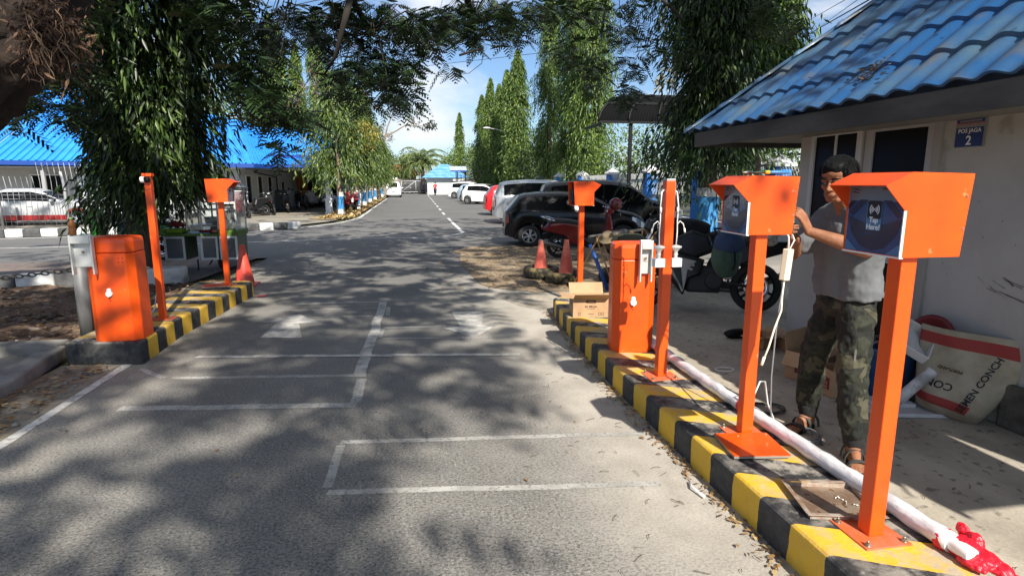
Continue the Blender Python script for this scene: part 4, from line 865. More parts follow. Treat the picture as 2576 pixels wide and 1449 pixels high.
# far gatehouse
g2 = thing('gatehouse', 'small white gatehouse with a hipped blue roof at the far end of the road', 'gatehouse')
mb = MB(); mb.box(2.5, 84, 0, 7.2, 84.2, 2.5); mb.box(2.5, 84.2, 0, 2.7, 88, 2.5); mb.box(7.0, 84.2, 0, 7.2, 88, 2.5); mb.build('wall', mat('gatehouse white', (.75, .75, .74), .85), g2)
mb = MB(); e = [(1.7, 83.2, 2.3), (8.4, 83.2, 2.3), (8.4, 88.8, 2.3), (1.7, 88.8, 2.3)]; r0, r1 = (4.4, 86, 4.25), (5.5, 86, 4.25)
GR = mat('pale blue roof', (.10, .30, .58), .5, col2=(.2, .42, .62), ns=1.5)
for k in range(9):   # stepped courses of the front slope
    f0, f1 = k/9, (k+1)/9
    L = lambda p, q, f: np.array(p)*(1-f)+np.array(q)*f
    a, b, c, d = L(e[0], r0, f0), L(e[1], r1, f0), L(e[1], r1, f1), L(e[0], r0, f1); up = np.array([0, 0, .07])
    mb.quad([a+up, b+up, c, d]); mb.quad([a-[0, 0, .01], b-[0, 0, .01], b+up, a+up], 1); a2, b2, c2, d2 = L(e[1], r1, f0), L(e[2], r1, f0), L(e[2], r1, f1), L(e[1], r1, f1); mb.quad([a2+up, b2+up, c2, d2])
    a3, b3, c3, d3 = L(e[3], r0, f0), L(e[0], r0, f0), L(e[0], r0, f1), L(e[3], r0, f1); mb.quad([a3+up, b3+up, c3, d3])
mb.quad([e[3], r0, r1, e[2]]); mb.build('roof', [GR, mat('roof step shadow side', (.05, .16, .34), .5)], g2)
mb = MB(); mb.box(6.0, 83.0, 1.85, 8.8, 83.6, 2.15); mb.build('awning', mat('awning grey', (.45, .45, .43), .7), g2)
MB().box(6.0, 83.9, 1.0, 7.1, 83.98, 1.8).build('window', GLASS_D, g2)
def canopy(label, x0, x1, y, zb, zt, posts, m, curve=False):
    t = thing('sign_canopy' if not curve else 'arched_canopy', label, 'canopy')
    if curve:
        def pt(u, v, o=0.):
            c_ = 1-math.cos(v*math.pi/2); s_ = math.sin(v*math.pi/2); ex_ = x0+(x1-x0)*u; tx_ = x0+2.1+(x1-x0-1.6)*u
            return (ex_+(tx_-ex_)*c_, y+1.3*c_-o*.6*(1-c_), zb+(zt-zb)*s_+o*(.3+c_))
        nu_, nv_ = 240, 14; vs = [pt(i/nu_, k/nv_, .02*(1 if (i % 8) < 4 else -1)) for k in range(nv_+1) for i in range(nu_+1)]; m_ = nu_+1
        mb = MB(); mb.add(vs, [(k*m_+i, k*m_+i+1, (k+1)*m_+i+1, (k+1)*m_+i) for k in range(nv_) for i in range(nu_)]); mb.build('sheet', m, t)
        mb = MB()
        for u in (0, .33, .66, 1): mb.tube([pt(u, k/10, .06) for k in range(11)], .045, 6)
        for v_ in (0, .45, 1): a_, b_ = pt(0, v_, .05), pt(1, v_, .05); mb.bar(a_, b_, .06, .09)
        mb.bar((x0+.1, y, zb-.06), (x0+.1, y+2.0, zb-.06), .06, .1); mb.build('frame', BLACK_P, t)
        for px_, py_ in posts: MB().box(px_-.06, py_-.06, 0, px_+.06, py_+.06, zb).build('post', BLACK_P, t)
    else:
        ribbed((x0, y, zb), (x1, y, zb), (x1, y+1.2, zt), (x0, y+1.2, zt), 16, .04).build('sheet', m, t)
        MB().box(x0, y-.05, zb-.16, x1, y-.01, zb).build('frame', ROOF_SD, t)
        for px_, py_ in posts: MB().box(px_-.05, py_-.05, 0, px_+.05, py_+.05, zb-.1).build('post', BLACK_P, t)
canopy('arched black corrugated canopy on a black steel post behind the parked cars', 7.16, 10.8, 22.0, 3.84, 4.98, [(8.5, 22.1), (10.6, 22.1)], mat('black sheet', (.006, .006, .007), .9, spec=.08), True)
canopy('small blue roofed shelter on thin posts beside the far gatehouse', 4.75, 6.75, 70, 3.05, 3.55, [(5.5, 70.6), (5.7, 71.0), (6.6, 70.5)], mat('dusty sheet', (.30, .36, .42), .5, col2=(.4, .42, .45), ns=3))
# ---------------- fences and gates ----------------
FENCE = mat('fence white', (.36, .37, .38), .6)
f = thing('bar_fence', 'tall white steel bar fence in front of the left carport', 'fence')
def fp(s): return (-13.2+s*.985, 22.75+s*.17)
mb = MB()
for k in range(-60, 32):
    x, y = fp(k*.16); h = 1.78 if k < 4 else 2.25
    mb.tube([(x, y, .1), (x, y, h*.72), (x-.0, y-.10, h)], .008, 5)
mb.build('bars', FENCE, f)
mb = MB()
for z in (.25, 1.02, 1.16):
    a, b = fp(-9.6), fp(5); mb.bar((a[0], a[1]+.02, z), (b[0], b[1]+.02, z), .02, .03)
mb.build('rail', mat('rail dark', (.1, .1, .11), .6), f)
for s_ in (-9.2, -6.8, -4.2, -.55, 1.35, 4.8):
    x, y = fp(s_); mb = MB(); mb.tube([(x, y-.05, 0), (x, y-.05, 1.45), (x-.04, y-.1, 1.95)], .042, 8); mb.build('post', FENCE, f)
f = thing('railing_fence', 'white picket railing with blue pillars along the right side of the yard', 'fence')
def rf(s): return (9.0+.03*s, 9.5+s)
mb = MB()
for k in range(int(24/.11)):
    x, y = rf(k*.11); mb.tube([(x, y, .42), (x, y, .62), (x-.10, y, .78), (x-.10, y, .95), (x, y, 1.05), (x, y, 1.72), (x-.12, y, 1.95)], .012, 4)
mb.build('bars', FENCE, f)
mb = MB()
for z in (.45, 1.08, 1.70): a, b = rf(0), rf(24); mb.bar((a[0], a[1], z), (b[0], b[1], z), .05, .06 if z != 1.08 else .12)
mb.build('rail', FENCE, f)
mb = MB(); a, b = rf(-3), rf(30); mb.bar((a[0]+.05, a[1], .2), (b[0]+.05, b[1], .2), .25, .4); mb.build('footing', WALL_H, f)
for s_ in (4.0, 8.2, 12.6, 17.5, 23.0, 29, 36, 44):
    x, y = rf(s_); mb = MB(); mb.box(x-.2, y-.2, 0, x+.25, y+.25, 1.95); p_ = mb.build('pillar', mat('pillar blue', (.015, .16, .52), .6, col2=(.02, .2, .6), ns=3), f, bevel=.02)
    mb = MB(); mb.add([(x-.28, y-.28, 1.96), (x+.33, y-.28, 1.96), (x+.33, y+.33, 1.96), (x-.28, y+.33, 1.96), (x-.28, y-.28, 2.02), (x+.33, y-.28, 2.02), (x+.33, y+.33, 2.02), (x-.28, y+.33, 2.02), (x+.02, y+.02, 2.28)], [(0,1,5,4), (1,2,6,5), (2,3,7,6), (3,0,4,7), (4,5,8), (5,6,8), (6,7,8), (7,4,8)]); mb.build('cap', WALL_H, p_)
g = thing('sliding_gate', 'low white tube gate across the far end of the road', 'gate'); mb = MB()
for a, b in (((-1.2, 88, .3), (2.3, 88, .3)), ((-1.2, 88, 1.9), (2.3, 88, 1.9)), ((-1.2, 88, .3), (-1.2, 88, 1.9)), ((.9, 88, .3), (.9, 88, 1.9)), ((2.3, 88, .1), (2.3, 88, 1.9)), ((-1.2, 88, .3), (.9, 88, 1.9))): mb.cyl(a, b, .05, n=6)
mb.build('frame', FENCE, g); mb = MB()
for k in range(22): mb.cyl((-1.1+.155*k, 88, .3), (-1.1+.155*k, 88, 1.9), .012, n=4)
mb.build('bars', FENCE, g)
o = MB().box(-14, 97, 0, 24, 97.2, 2.2).build('boundary_wall', mat('far wall', (.35, .28, .24), .9, col2=(.22, .18, .15), ns=.8)); tag(o, 'low brownish wall far behind the end gate', 'wall')
o = thing('rooftop_house', 'distant house with an orange red roof beyond the end gate', 'house'); MB().box(-6, 108, 0, 1.2, 114, 3.0).build('wall', mat('far wall', (.35, .28, .24)), o); MB().prism([(-6.6, 3.0), (1.8, 3.0), (-.3, 4.9), (-4.2, 4.9)], 107, 115, 'XZ').build('roof', mat('terracotta', (.5, .14, .07), .8), o)
# overhead cables
t = thing('power_line', 'thin power cables crossing the sky above the guard post', 'cable')
for k, (a, b) in enumerate((((2060, 70, 30), (2200, -30, 13)), ((2030, 55, 30), (2180, -30, 13)), ((1985, 115, 30), (2240, -30, 12)))):
    A = at(*a); B = at(*b); mb = MB(); d = B-A; mb.tube([A-d*.6, A, (A+B)/2, B, (B[0]+9, 9, B[2]+1.5)], .018 if k == 2 else .011, 5); mb.build('wire', BLACK_P, t)
t = thing('power_line', 'thin sagging cable low over the far treetops', 'cable'); A = at(1130, 160, 34); B = at(1290, 142, 30); d = B-A; MB().tube([A-d*2, A, B, B+d*2.5], .012, 5).build('wire', BLACK_P, t)
# street lamp in front of the far trees
t = thing('street_lamp', 'slim street lamp with a curved arm among the far tall trees', 'street lamp', (10.0, 62, 0)); MB().tube([(.1, 0, 0), (.1, 0, 6.6), (-.3, 0, 7.0), (-1.6, 0, 7.2)], [.07, .05, .04, .035], 8).build('pole', mat('lamp grey', (.5, .5, .5), .5), t); MB().sph((-1.9, 0, 7.22), (.4, .16, .09), 12, 6).build('head', WHITE_P, t)
# scuffs and drip stains on the post wall, as thin paint-deep marks of their own
mb = MB(); random.seed(21)
for k in range(9):
    y0 = random.uniform(3.05, 3.30); z0 = random.uniform(.86, .98); L = random.uniform(.05, .16); th = .003
    mb.quad([(xw-.0015, y0, z0), (xw-.0015, y0-L, z0-.03-random.random()*.03), (xw-.0015, y0-L, z0-.035-th), (xw-.0015, y0, z0-th*1.5)])
for k in range(26):
    y0 = random.uniform(2.2, 3.6); z0 = random.uniform(.5, 1.7); r_ = random.uniform(.002, .006); mb.quad([(xw-.0012, y0+r_*math.cos(a), z0+r_*math.sin(a)) for a in (0, 1.2, 2.4, 3.6, 4.8)])
mb.build('wall_scuffs', mat('scuff', (.14, .125, .10), .9), gp)
# ---------------- trees ----------------
BARK = mat('bark', (.07, .05, .036), .95, col2=(.13, .10, .075), ns=6, bump=1.2, bs=16, stretch=(1, 1, .25))
BARK_P = mat('pale bark', (.22, .17, .12), .9, col2=(.14, .10, .07), ns=5, bump=.6, bs=16, stretch=(1, 1, .3))
L_WEEP = leafmat('weeping leaf', (.010, .022, .006), (.022, .048, .010), (.085, .14, .025), .42, .18)
L_WEEP_S = leafmat('weeping leaf bright', (.024, .050, .010), (.058, .105, .019), (.18, .24, .045), .45, .28)
L_MAST = leafmat('mast leaf', (.034, .070, .012), (.075, .140, .022), (.21, .29, .05), .45, .30)
L_FEATH = leafmat('feather leaf', (.008, .020, .006), (.016, .036, .010), (.05, .085, .03), .38, .14)
L_BUSH = leafmat('bush leaf', (.05, .09, .015), (.10, .18, .03), (.26, .34, .07), .5, .3)
L_YEL = leafmat('yellow leaf', (.10, .12, .02), (.25, .22, .04), (.45, .33, .06), .5, .3)
L_PALM = leafmat('palm leaf', (.035, .07, .012), (.08, .13, .03), (.20, .23, .07), .5, .2)
L_DRY = leafmat('brown twig foliage', (.08, .05, .03), (.14, .10, .06), (.2, .15, .08), .8, .1)
def leaves(P, D, L, W, side=None, fold=.25):
    "lance leaves: base points P, unit directions D, lengths L, widths W -> verts and triangles (4 per leaf)"
    n = len(P); up = rng.standard_normal((n, 3)); S_ = np.cross(D, up); S_ /= np.linalg.norm(S_, axis=1)[:, None]+1e-9; N = np.cross(D, S_)
    L = L[:, None]; W = W[:, None]; sag = np.array([0, 0, -1.])*L*.10
    a = P; b = P+D*L*.38+S_*W*.5+N*W*fold; c = P+D*L*.38-S_*W*.5+N*W*fold; m = P+D*L*.42+sag*.3; e = P+D*L+sag
    vs = np.stack([a, b, m, c, e], 1).reshape(-1, 3); i = np.arange(n)[:, None]*5
    f = np.concatenate([i+[0, 1, 2], i+[0, 2, 3], i+[1, 4, 2], i+[2, 4, 3]], 1).reshape(-1, 3)
    return vs, f
def unit(a): return a/(np.linalg.norm(a, axis=1)[:, None]+1e-9)
def weeping(n_str, H, rfun, z0, leafL=.17, leafW=.038, per=16, hang=1.1, lump=.25):
    "strands that leave the trunk, arch out and hang; leaves droop along them"
    z = z0 + (H-z0)*rng.random(n_str)**.95; a = rng.random(n_str)*2*math.pi
    # lumps: strands gather in boughs
    nb = max(6, n_str//14); bz = z0+(H-z0)*rng.random(nb); ba = rng.random(nb)*2*math.pi; k = rng.integers(0, nb, n_str)
    mixf = rng.random(n_str) < .75; z = np.where(mixf, bz[k]+rng.normal(0, .22, n_str), z); a = np.where(mixf, ba[k]+rng.normal(0, .22, n_str), a); z = np.clip(z, z0, H)
    r = rfun(z, a)*(.35+.72*rng.random(n_str)**.6)*(1+lump*rng.normal(0, .5, n_str)); hg = hang*(.5+.9*rng.random(n_str))
    P = []; D = []
    for j in range(per):
        t_ = (j+.6)/per; rr_ = r*np.minimum(1, .35+t_*.85); zz = z + .12*np.sin(t_*3) - hg*t_**1.5
        aa = a + .10*np.sin(t_*5+k)
        p = np.stack([rr_*np.cos(aa), rr_*np.sin(aa), zz], 1)+rng.normal(0, .03, (n_str, 3)); P.append(p)
        d = np.stack([np.cos(aa)*.45, np.sin(aa)*.45, np.full(n_str, -1.)], 1)+rng.normal(0, .38, (n_str, 3)); D.append(unit(d))
    P = np.concatenate(P); D = np.concatenate(D); ok = P[:, 2] > .25; P, D = P[ok], D[ok]; n = len(P)
    return leaves(P, D, leafL*(.6+.7*rng.random(n)), leafW*(.7+.6*rng.random(n)))
def trunk(parent, H, r, lean=(0, 0), m=BARK, paint=None, n=9):
    pts = [(lean[0]*(k/n)**1.5+.03*math.sin(k*2.1), lean[1]*(k/n)**1.5+.03*math.cos(k*1.7), H*k/n) for k in range(n+1)]
    MB().tube(pts, [r*(1.25 if k == 0 else 1-.75*k/n) for k in range(n+1)], 12).build('trunk', m, parent)
    if paint: 
        MB().cyl((0, 0, .0), (pts[1][0]*.3, pts[1][1]*.3, .35), r*1.27, r*1.12, 16, caps=False).build('paint_band', mat('trunk white', (.62, .63, .62), .8), parent); MB().cyl((pts[1][0]*.2, pts[1][1]*.2, .35), (pts[1][0]*.9, pts[1][1]*.9, paint), r*1.15, r*1.05, 16, caps=False).build('paint_band', mat('trunk blue', (.03, .18, .42), .8, col2=(.05, .25, .5), ns=5), parent)
        MB().cyl((pts[1][0]*.9, pts[1][1]*.9, paint), (pts[1][0], pts[1][1], paint+.2), r*1.07, r*1.03, 16, caps=False).build('paint_band', mat('trunk white', (.62, .63, .62), .8), parent)
# 1. the large drooping tree at the left
t = thing('weeping_tree', 'big dark weeping tree with hanging lance leaves behind the left barrier cabinet', 'tree', (-4.45, 10.5, 0))
trunk(t, 8.5, .17, (.1, .1))
def rl(z, a): return (1.08+.28*np.sin(z*1.3+1.0)+.12*np.sin(3*a+z*2))*np.interp(z, [0, 1.5, 3, 6, 9], [.95, 1.05, 1.12, 1.15, .7])
v1, f1 = weeping(2900, 8.6, rl, 1.5, .20, .042, 17, 1.2)
q = v1.reshape(-1, 5, 3)[:, 0]; keep = q[:, 2] > np.interp(q[:, 0], [-1.3, -.6, -.2, .1, .6, 1.4], [.75, .55, .65, 1.0, 1.5, 1.65])+rng.normal(0, .05, len(q)); v1 = v1.reshape(-1, 5, 3)[keep].reshape(-1, 3)+[.45, 0, 0]; f1 = f1[:int(keep.sum())*4]
npmesh('crown', v1, f1, L_WEEP, t)
# 2. the drooping tree behind the guard post roof
t = thing('weeping_tree', 'dark weeping tree with painted trunk standing behind the motorcycles and the post roof', 'tree', (6.75, 12.6, 0))
trunk(t, 9, .24, (-.1, 0), paint=1.25)
def rr2(z, a): return (.92+.22*np.sin(z*1.5+2+a)+.12*np.sin(3*a))*np.interp(z, [0, 2, 4, 7, 10], [1.3, 1.5, 1.15, 1.15, .9])
v1, f1 = weeping(2300, 10, rr2, 2.3, .20, .044, 17, 1.2)
npmesh('crown', v1, f1, L_WEEP, t)
t = thing('weeping_tree', 'second weeping tree whose sunlit fronds hang down right behind the roof hip', 'tree', (8.55, 13.6, 0))
trunk(t, 9, .16); v1, f1 = weeping(1900, 9.5, lambda z, a: (1.0+.25*np.sin(z*1.5+2+a)+.15*np.sin(3*a)), 2.9, .20, .044, 17, 1.2); npmesh('crown', v1, f1, leafmat('weeping leaf mid', (.018, .045, .008), (.045, .10, .015), (.16, .26, .04), .38, .25), t)
# 3. the columns of clipped mast trees
def mast(H, r, z0, n, Lf=.26, seed=0):
    def rf_(z, a): return r*np.interp(z/H, [0, .12, .5, .8, .93, 1.0], [.85, 1.0, .95, .72, .38, .10])*(1+.13*np.sin(3*a+z*1.1+seed)+.08*np.sin(z*3+seed))
    return weeping(n, H, rf_, z0, Lf, Lf*.24, 11, 1.3, .15)
def mastree(label, x, y, H, r, z0=1.8, n=900, tr=.22, vine=False, Lf=.26, mt=L_MAST, seed=0, group='tall mast trees along the right fence'):
    t = thing('mast_tree', label, 'tree', (x, y, 0), rng.random()*6, group); MB().tube([(0, 0, 0), (.05, 0, H*.5), (0, 0, H*.97)], [tr, tr*.7, .03], 10).build('trunk', BARK, t)
    v, f_ = mast(H, r, z0, n, Lf, seed); npmesh('crown', v, f_, mt, t); return t
mastree('tall mast tree, the one whose foliage falls behind the arched canopy', 10.9, 34.5, 15.5, 1.5, 2.2, 2000, seed=1)
mastree('tall mast tree with a bare brown trunk foot right of the gap in the row', 10.9, 39.0, 16, 1.35, 3.4, 1800, .45, seed=2)
mastree('tall narrow mast tree at the left edge of the near group', 10.7, 45.0, 16.5, 1.25, 2.2, 1700, seed=3)
for k, (x, y, H, r) in enumerate(((10.9, 59.5, 14.6, 1.65), (10.9, 66.0, 13.8, 1.4), (10.9, 71.5, 13.2, 1.3), (10.8, 79, 15.2, 1.3), (10.6, 86, 14.0, 1.4))):
    mastree(['broad pointed mast tree with a thin dry tip, rightmost of the far row', 'slim mast tree with a dark twiggy top in the far row', 'short mast tree squeezed between two taller ones in the far row', 'pointed mast tree left of the middle of the far row', 'mast tree at the left end of the dense far row'][k], x, y, H, r, 1.6, 1600, Lf=.36, seed=5+k, group='pointed mast trees of the far row')
mastree('lone thin mast tree standing above the palm', 9.5, 112, 14.5, 1.1, 5, 700, Lf=.45, seed=12)
for k, (px, y, top) in enumerate(((722, 52, 60), (762, 56, 95), (700, 44, 30), (812, 50, 20))):
    p = at(px, 460, y); q = at(px, top, y)
    mastree(['slender mast tree seen through the canopy above the smaller blue roof', 'shorter mast tree right of its twin above the blue roof', 'mast tree rising just beside the dark weeping foliage', 'tall thin mast tree behind the roadside trees'][k], p[0], y, q[2], .95, 3, 800, Lf=.32, seed=20+k, group='mast trees behind the houses')
# 4. rounded leafy masses behind
def bushy(name, label, loc, blobs, n, leafL, m, group=None, tr=(.16, 2.0), mt=BARK_P, paint=None, droop=.4, cat='tree'):
    t = thing(name, label, cat, loc, 0, group); P = []; 
    if tr: trunk(t, tr[1], tr[0], (blobs[0][0][0]*.3, 0), mt, paint)
    tot = sum(b[1]**2 for b in blobs)
    for c, r_ in blobs:
        k = int(n*r_**2/tot); d = unit(rng.normal(0, 1, (k, 3))); s_ = (.55+.5*rng.random(k)**.6)[:, None]
        # sub-clumps
        cc = unit(rng.normal(0, 1, (max(6, k//60), 3)))*.85; j = rng.integers(0, len(cc), k)
        q = np.where(rng.random((k, 1)) < .7, cc[j]+rng.normal(0, .17, (k, 3)), d*s_); P.append(np.array(c)+q*r_*[1, 1, .85])
    P = np.concatenate(P); P = P[P[:, 2] > .3]; k = len(P); D = unit(rng.normal(0, .8, (k, 3))+[0, 0, -droop])
    v, f_ = leaves(P, D, leafL*(.6+.8*rng.random(k)), leafL*.42*(.7+.6*rng.random(k))); npmesh('crown', v, f_, m, t)
    for c, r_ in blobs[:6]: MB().tube([(0, 0, tr[1]*.55), (c[0]*.5, c[1]*.5, c[2]*.75), tuple(np.array(c)+[0, 0, r_*.3])], [tr[0]*.55, tr[0]*.35, .02], 6).build('limb', mt, t)
    return t
bushy('leafy_tree', 'bright green bushy tree behind the arched canopy post', (13.5, 31, 0), [((0, 0, 3.2), 2.6), ((-2.2, 0, 2.8), 2.0), ((2.5, -2, 3.5), 2.4), ((4.5, -5, 3.2), 2.2), ((1, 0, 1.6), 2.0)], 9000, .20, L_BUSH)
bushy('leafy_tree', 'low green tree at the foot of the far mast trees', (13.2, 66, 0), [((0, 0, 3.0), 3.2), ((-1, -8, 3.0), 3.0), ((-1.5, -16, 3.0), 2.8), ((-1, 8, 3.2), 3.2), ((-2.5, 15, 4.0), 3.2)], 13000, .30, L_WEEP_S)
bushy('leafy_tree', 'green tree between the palm and the mast trees', (9.3, 98, 0), [((0, 0, 5.0), 3.3), ((-2.5, 0, 4.2), 2.4), ((2.4, 0, 6), 2.4)], 5500, .35, L_BUSH)
bushy('leafy_tree', 'green tree behind the end gate, left of the palm', (-1.5, 104, 0), [((0, 0, 4.2), 2.6), ((2.5, 0, 5.2), 2.6), ((-2.8, 4, 3.8), 2.2)], 5000, .35, L_WEEP_S)
bushy('leafy_tree', 'leafy tree rising behind the blue roofed houses', (-12.5, 47, 0), [((0, 0, 6), 3.0), ((3.2, 0, 5.6), 2.6), ((-3.5, 0, 6.2), 3), ((5.5, 0, 5), 2.2), ((-7, 0, 6), 3)], 10000, .26, L_BUSH)
bushy('leafy_tree', 'tree with loose sunlit leaves seen under the guard post eave', (13.0, 20.5, 0), [((0, 0, 2.4), 1.9), ((-1.2, -1.5, 3.6), 1.5), ((2.0, -3, 3.0), 1.8), ((1.5, -4.5, 1.6), 1.4)], 6000, .17, leafmat('grey green leaf', (.02, .04, .012), (.05, .09, .025), (.16, .22, .07), .5, .25))
# 5. street trees on the left verge
for k, (x, y, H, yel) in enumerate(((-3.25, 28.8, 6.6, 0), (-3.0, 34.9, 7.0, 1), (-3.05, 41, 7.0, 0), (-3.1, 47.5, 6.6, 0), (-3.1, 54, 6.4, 0), (-3.1, 61, 6.2, 0), (-3.1, 68, 6.0, 0))):
    t = thing('street_tree', ['drooping street tree with bare lower trunk, nearest on the left verge', 'street tree with a yellow patch in its foliage on the left verge', 'third street tree along the left verge, behind the yellowish one', 'fourth street tree along the left verge', 'fifth street tree along the left verge', 'sixth street tree along the left verge, near the white van', 'last street tree of the left verge beside the white van'][k], 'tree', (x, y, 0), 0, 'street trees with painted trunks on the left verge')
    trunk(t, H*.9, .13, (-.1, 0), BARK_P, .95)
    v, f_ = weeping(620, H, lambda z, a: np.interp(z, [1.8, 3, 4.5, H], [1.3, 1.65, 1.45, .5])*(1+.2*np.sin(2*a+z*2+k)), 2.1, .23, .06, 13, .9, .3)
    npmesh('crown', v, f_, L_WEEP_S, t)
    if yel:
        d = unit(rng.normal(0, 1, (900, 3)))*(.9*rng.random((900, 1))**.4); v, f_ = leaves(d+[.5, -1.2, 4.1], unit(rng.normal(0, .6, (900, 3))-[0, 0, .5]), .2+.1*rng.random(900), .07+.02*rng.random(900)); npmesh('crown', v, f_, L_YEL, t)
def bare(label, loc, H, seed, m, leafy=0, lm=None, spread=.55, n0=5):
    t = thing('bare_tree', label, 'tree', loc); rs = random.Random(seed); mb = MB(); tips = []
    def grow(p, d, L, r, lv):
        e = p + d*L; mid = p+d*L*.5+Vector((rs.gauss(0, .04), rs.gauss(0, .04), 0))*L; mb.tube([p, mid, e], [r, r*.85, r*.68], 5, caps=False)
        if lv == 0: tips.append(e); return
        for _ in range(rs.choice((2, 3))):
            nd_ = (d+Vector((rs.gauss(0, spread), rs.gauss(0, spread), rs.gauss(.12, spread*.5)))).normalized(); grow(e, nd_, L*rs.uniform(.62, .85), r*.62, lv-1)
    grow(Vector((0, 0, 0)), Vector((0, 0, 1)), H*.3, H*.017, n0); mb.build('trunk', m, t)
    if leafy:
        P = np.array([tips[i] for i in rng.integers(0, len(tips), leafy)])+rng.normal(0, .18, (leafy, 3)); v, f_ = leaves(P, unit(rng.normal(0, 1, (leafy, 3))-[0, 0, .4]), .25+.15*rng.random(leafy), .12+.05*rng.random(leafy)); npmesh('crown', v, f_, lm, t)
bare('bare pale branched tree rising behind the street trees', (-4.0, 44, 0), 9.8, 4, BARK_P, 500, L_DRY, .42, 5)
bare('sparse grey tree with clumps of leaves above the white van', (-2.9, 58, 0), 12.5, 9, BARK_P, 1500, L_FEATH, .5, 5)
bare('thin leafless conifer like tree far behind the van', (-3.2, 100, 0), 12, 11, mat('grey twigs', (.22, .2, .17), .9), 900, leafmat('pale needles', (.12, .13, .09), (.2, .21, .16), (.3, .3, .24)), .6, 5)
bare('sparse dry tree showing above the guard post hip', (13.5, 24, 0), 8.0, 14, BARK_P, 900, leafmat('pale needles', (.12, .13, .09), (.2, .21, .16), (.3, .3, .24)), .45, 5)
# palm
def palm(label, loc, H, n=26, L=4.6):
    t = thing('palm_tree', label, 'palm', loc); MB().tube([(0, 0, 0), (.1, 0, H*.5), (0, 0, H)], [.38, .3, .28], 10).build('trunk', BARK, t)
    mb = []; off = 0; ver = []; fac = []; mbt = MB()
    for k in range(n):
        a = k*2.4; el = R(85-78*(k/n)**.8); r_ = L*(.8+.3*random.random()); pts = []
        for j in range(12):
            u = j/11; x = r_*u*math.cos(el-.9*u*u) ; z = r_*u*math.sin(el-.9*u*u) ; pts.append(np.array([x*math.cos(a), x*math.sin(a), H+z]))
        mbt.tube(pts, [.05*(1-j/12)+.008 for j in range(12)], 4, caps=False)
        P = []; D = []
        for j in range(2, 12):
            for s_ in (-1, 1):
                for q in range(5):
                    f_ = q/5; p = pts[j-1]*(1-f_)+pts[j]*f_; sd = np.array([-math.sin(a), math.cos(a), 0])*s_; tg = pts[j]-pts[j-1]; tg /= np.linalg.norm(tg); P.append(p); D.append(sd*.7+tg*.6+np.array([0, 0, -.45]))
        P = np.array(P); D = unit(np.array(D)); v, f_ = leaves(P, D, .85*(.6+.5*rng.random(len(P))), .075+.02*rng.random(len(P))); ver.append(v); fac.append(f_+off); off += len(v)
    mbt.build('frond_rib', mat('frond rib', (.18, .2, .07), .7), t); npmesh('crown', np.concatenate(ver), np.concatenate(fac), L_PALM, t)
palm('large feathery palm behind the end gate', (2.0, 93, 0), 4.3)
# 6. the spreading feather-leaved tree whose boughs hang over the lane
t = thing('shade_tree', 'huge leaning tree at the top left whose feathery boughs roof the lane', 'tree', (0, 0, 0))
ctr = [(-5.4, 5.3, 0), (-4.75, 5.35, 1.1), (-3.75, 5.45, 2.15), (-3.05, 5.55, 3.0), (-2.55, 5.5, 3.9), (-2.2, 5.3, 5.2)]; rad = [.62, .50, .44, .42, .38, .30]; tt = np.linspace(0, 5, 90); tp = [tuple(np.interp(u, range(6), [c[k] for c in ctr]) for k in range(3)) for u in tt]
mb = MB(); mb.tube(tp, [float(np.interp(u, range(6), rad)) for u in tt], 44); q = mb.v[0]; cc_ = np.repeat(np.array(tp), 44, 0); an = np.tile(np.arange(44), 90)/44*2*math.pi; hh = np.repeat(tt, 44)
q[:] = cc_+(q-cc_)*(1+.07*np.sin(7*an+hh*3)+.05*np.sin(13*an-hh*7)+.05*np.sin(hh*9+3*an)+.035*rng.standard_normal(len(q)))[:, None]
mb.build('trunk', mat('dark rough bark', (.014, .010, .008), .98, col2=(.035, .022, .015), ns=9, bump=1.5, bs=20), t)
P = []; D = []
limbs = [[(-2.5,5.5,4.0), (-1.5,7.5,5.2), (0,10,6.0), (2.2,12,6.4), (4.5,13,6.2)], [(-2.3,5.4,4.8), (-2.8,8.5,5.8), (-3,11.5,6.6), (-1.2,13.5,6.8)],
         [(-2.2,5.3,5.2), (-4.5,3.5,7), (-7,1,8.5)], [(-1.5,7.5,5.2), (-1.2,9.5,5.0), (-.6,11.2,4.2)], [(0,10,6.0), (1.0,11.2,5.3), (1.3,12,4.7)], [(-2.4,5.4,4.4), (-4.2,7.5,4.8), (-5.6,9.3,4.2)]]
for L_ in limbs: MB().tube(L_, [.15-.11*k/(len(L_)-1) for k in range(len(L_))], 8).build('limb', mat('dark rough bark', (.022,)*3), t)
def sprays(C, nper, rad, leafL=.30, pin=9):
    "bipinnate sprays: C clump centres; returns quads"
    n = len(C)*nper; c = np.repeat(C, nper, 0); a = rng.random(n)*2*math.pi; el = rng.normal(-.15, .35, n)
    d = np.stack([np.cos(a)*np.cos(el), np.sin(a)*np.cos(el), np.sin(el)], 1); base = c+d*rad*.35*rng.random((n, 1))+rng.normal(0, rad*.28, (n, 3)); L = leafL*(.7+.6*rng.random(n))
    s_ = np.cross(d, [0, 0, 1.]); s_ = unit(s_+rng.normal(0, .25, (n, 3))); V = []; 
    for j in range(pin):
        u = (j+1)/pin; p = base+d*(L*u)[:, None]+np.array([0, 0, -1.])*(L*.35*u*u)[:, None]
        ln = (.36*L*(math.sin(math.pi*(.15+.8*u)))+.02)[:, None]; wd = .50*(L/pin)[:, None]
        for sg in (-1, 1):
            q = s_*sg*.9+d*.45+np.array([0, 0, -.30]); q = q/np.linalg.norm(q, axis=1)[:, None]
            V.append(np.stack([p-d*wd*.5, p+d*wd, p+q*ln+d*wd*.8, p+q*ln-d*wd*.3], 1))
    V = np.concatenate(V); k = len(V); return V.reshape(-1, 3), np.arange(4*k).reshape(k, 4)
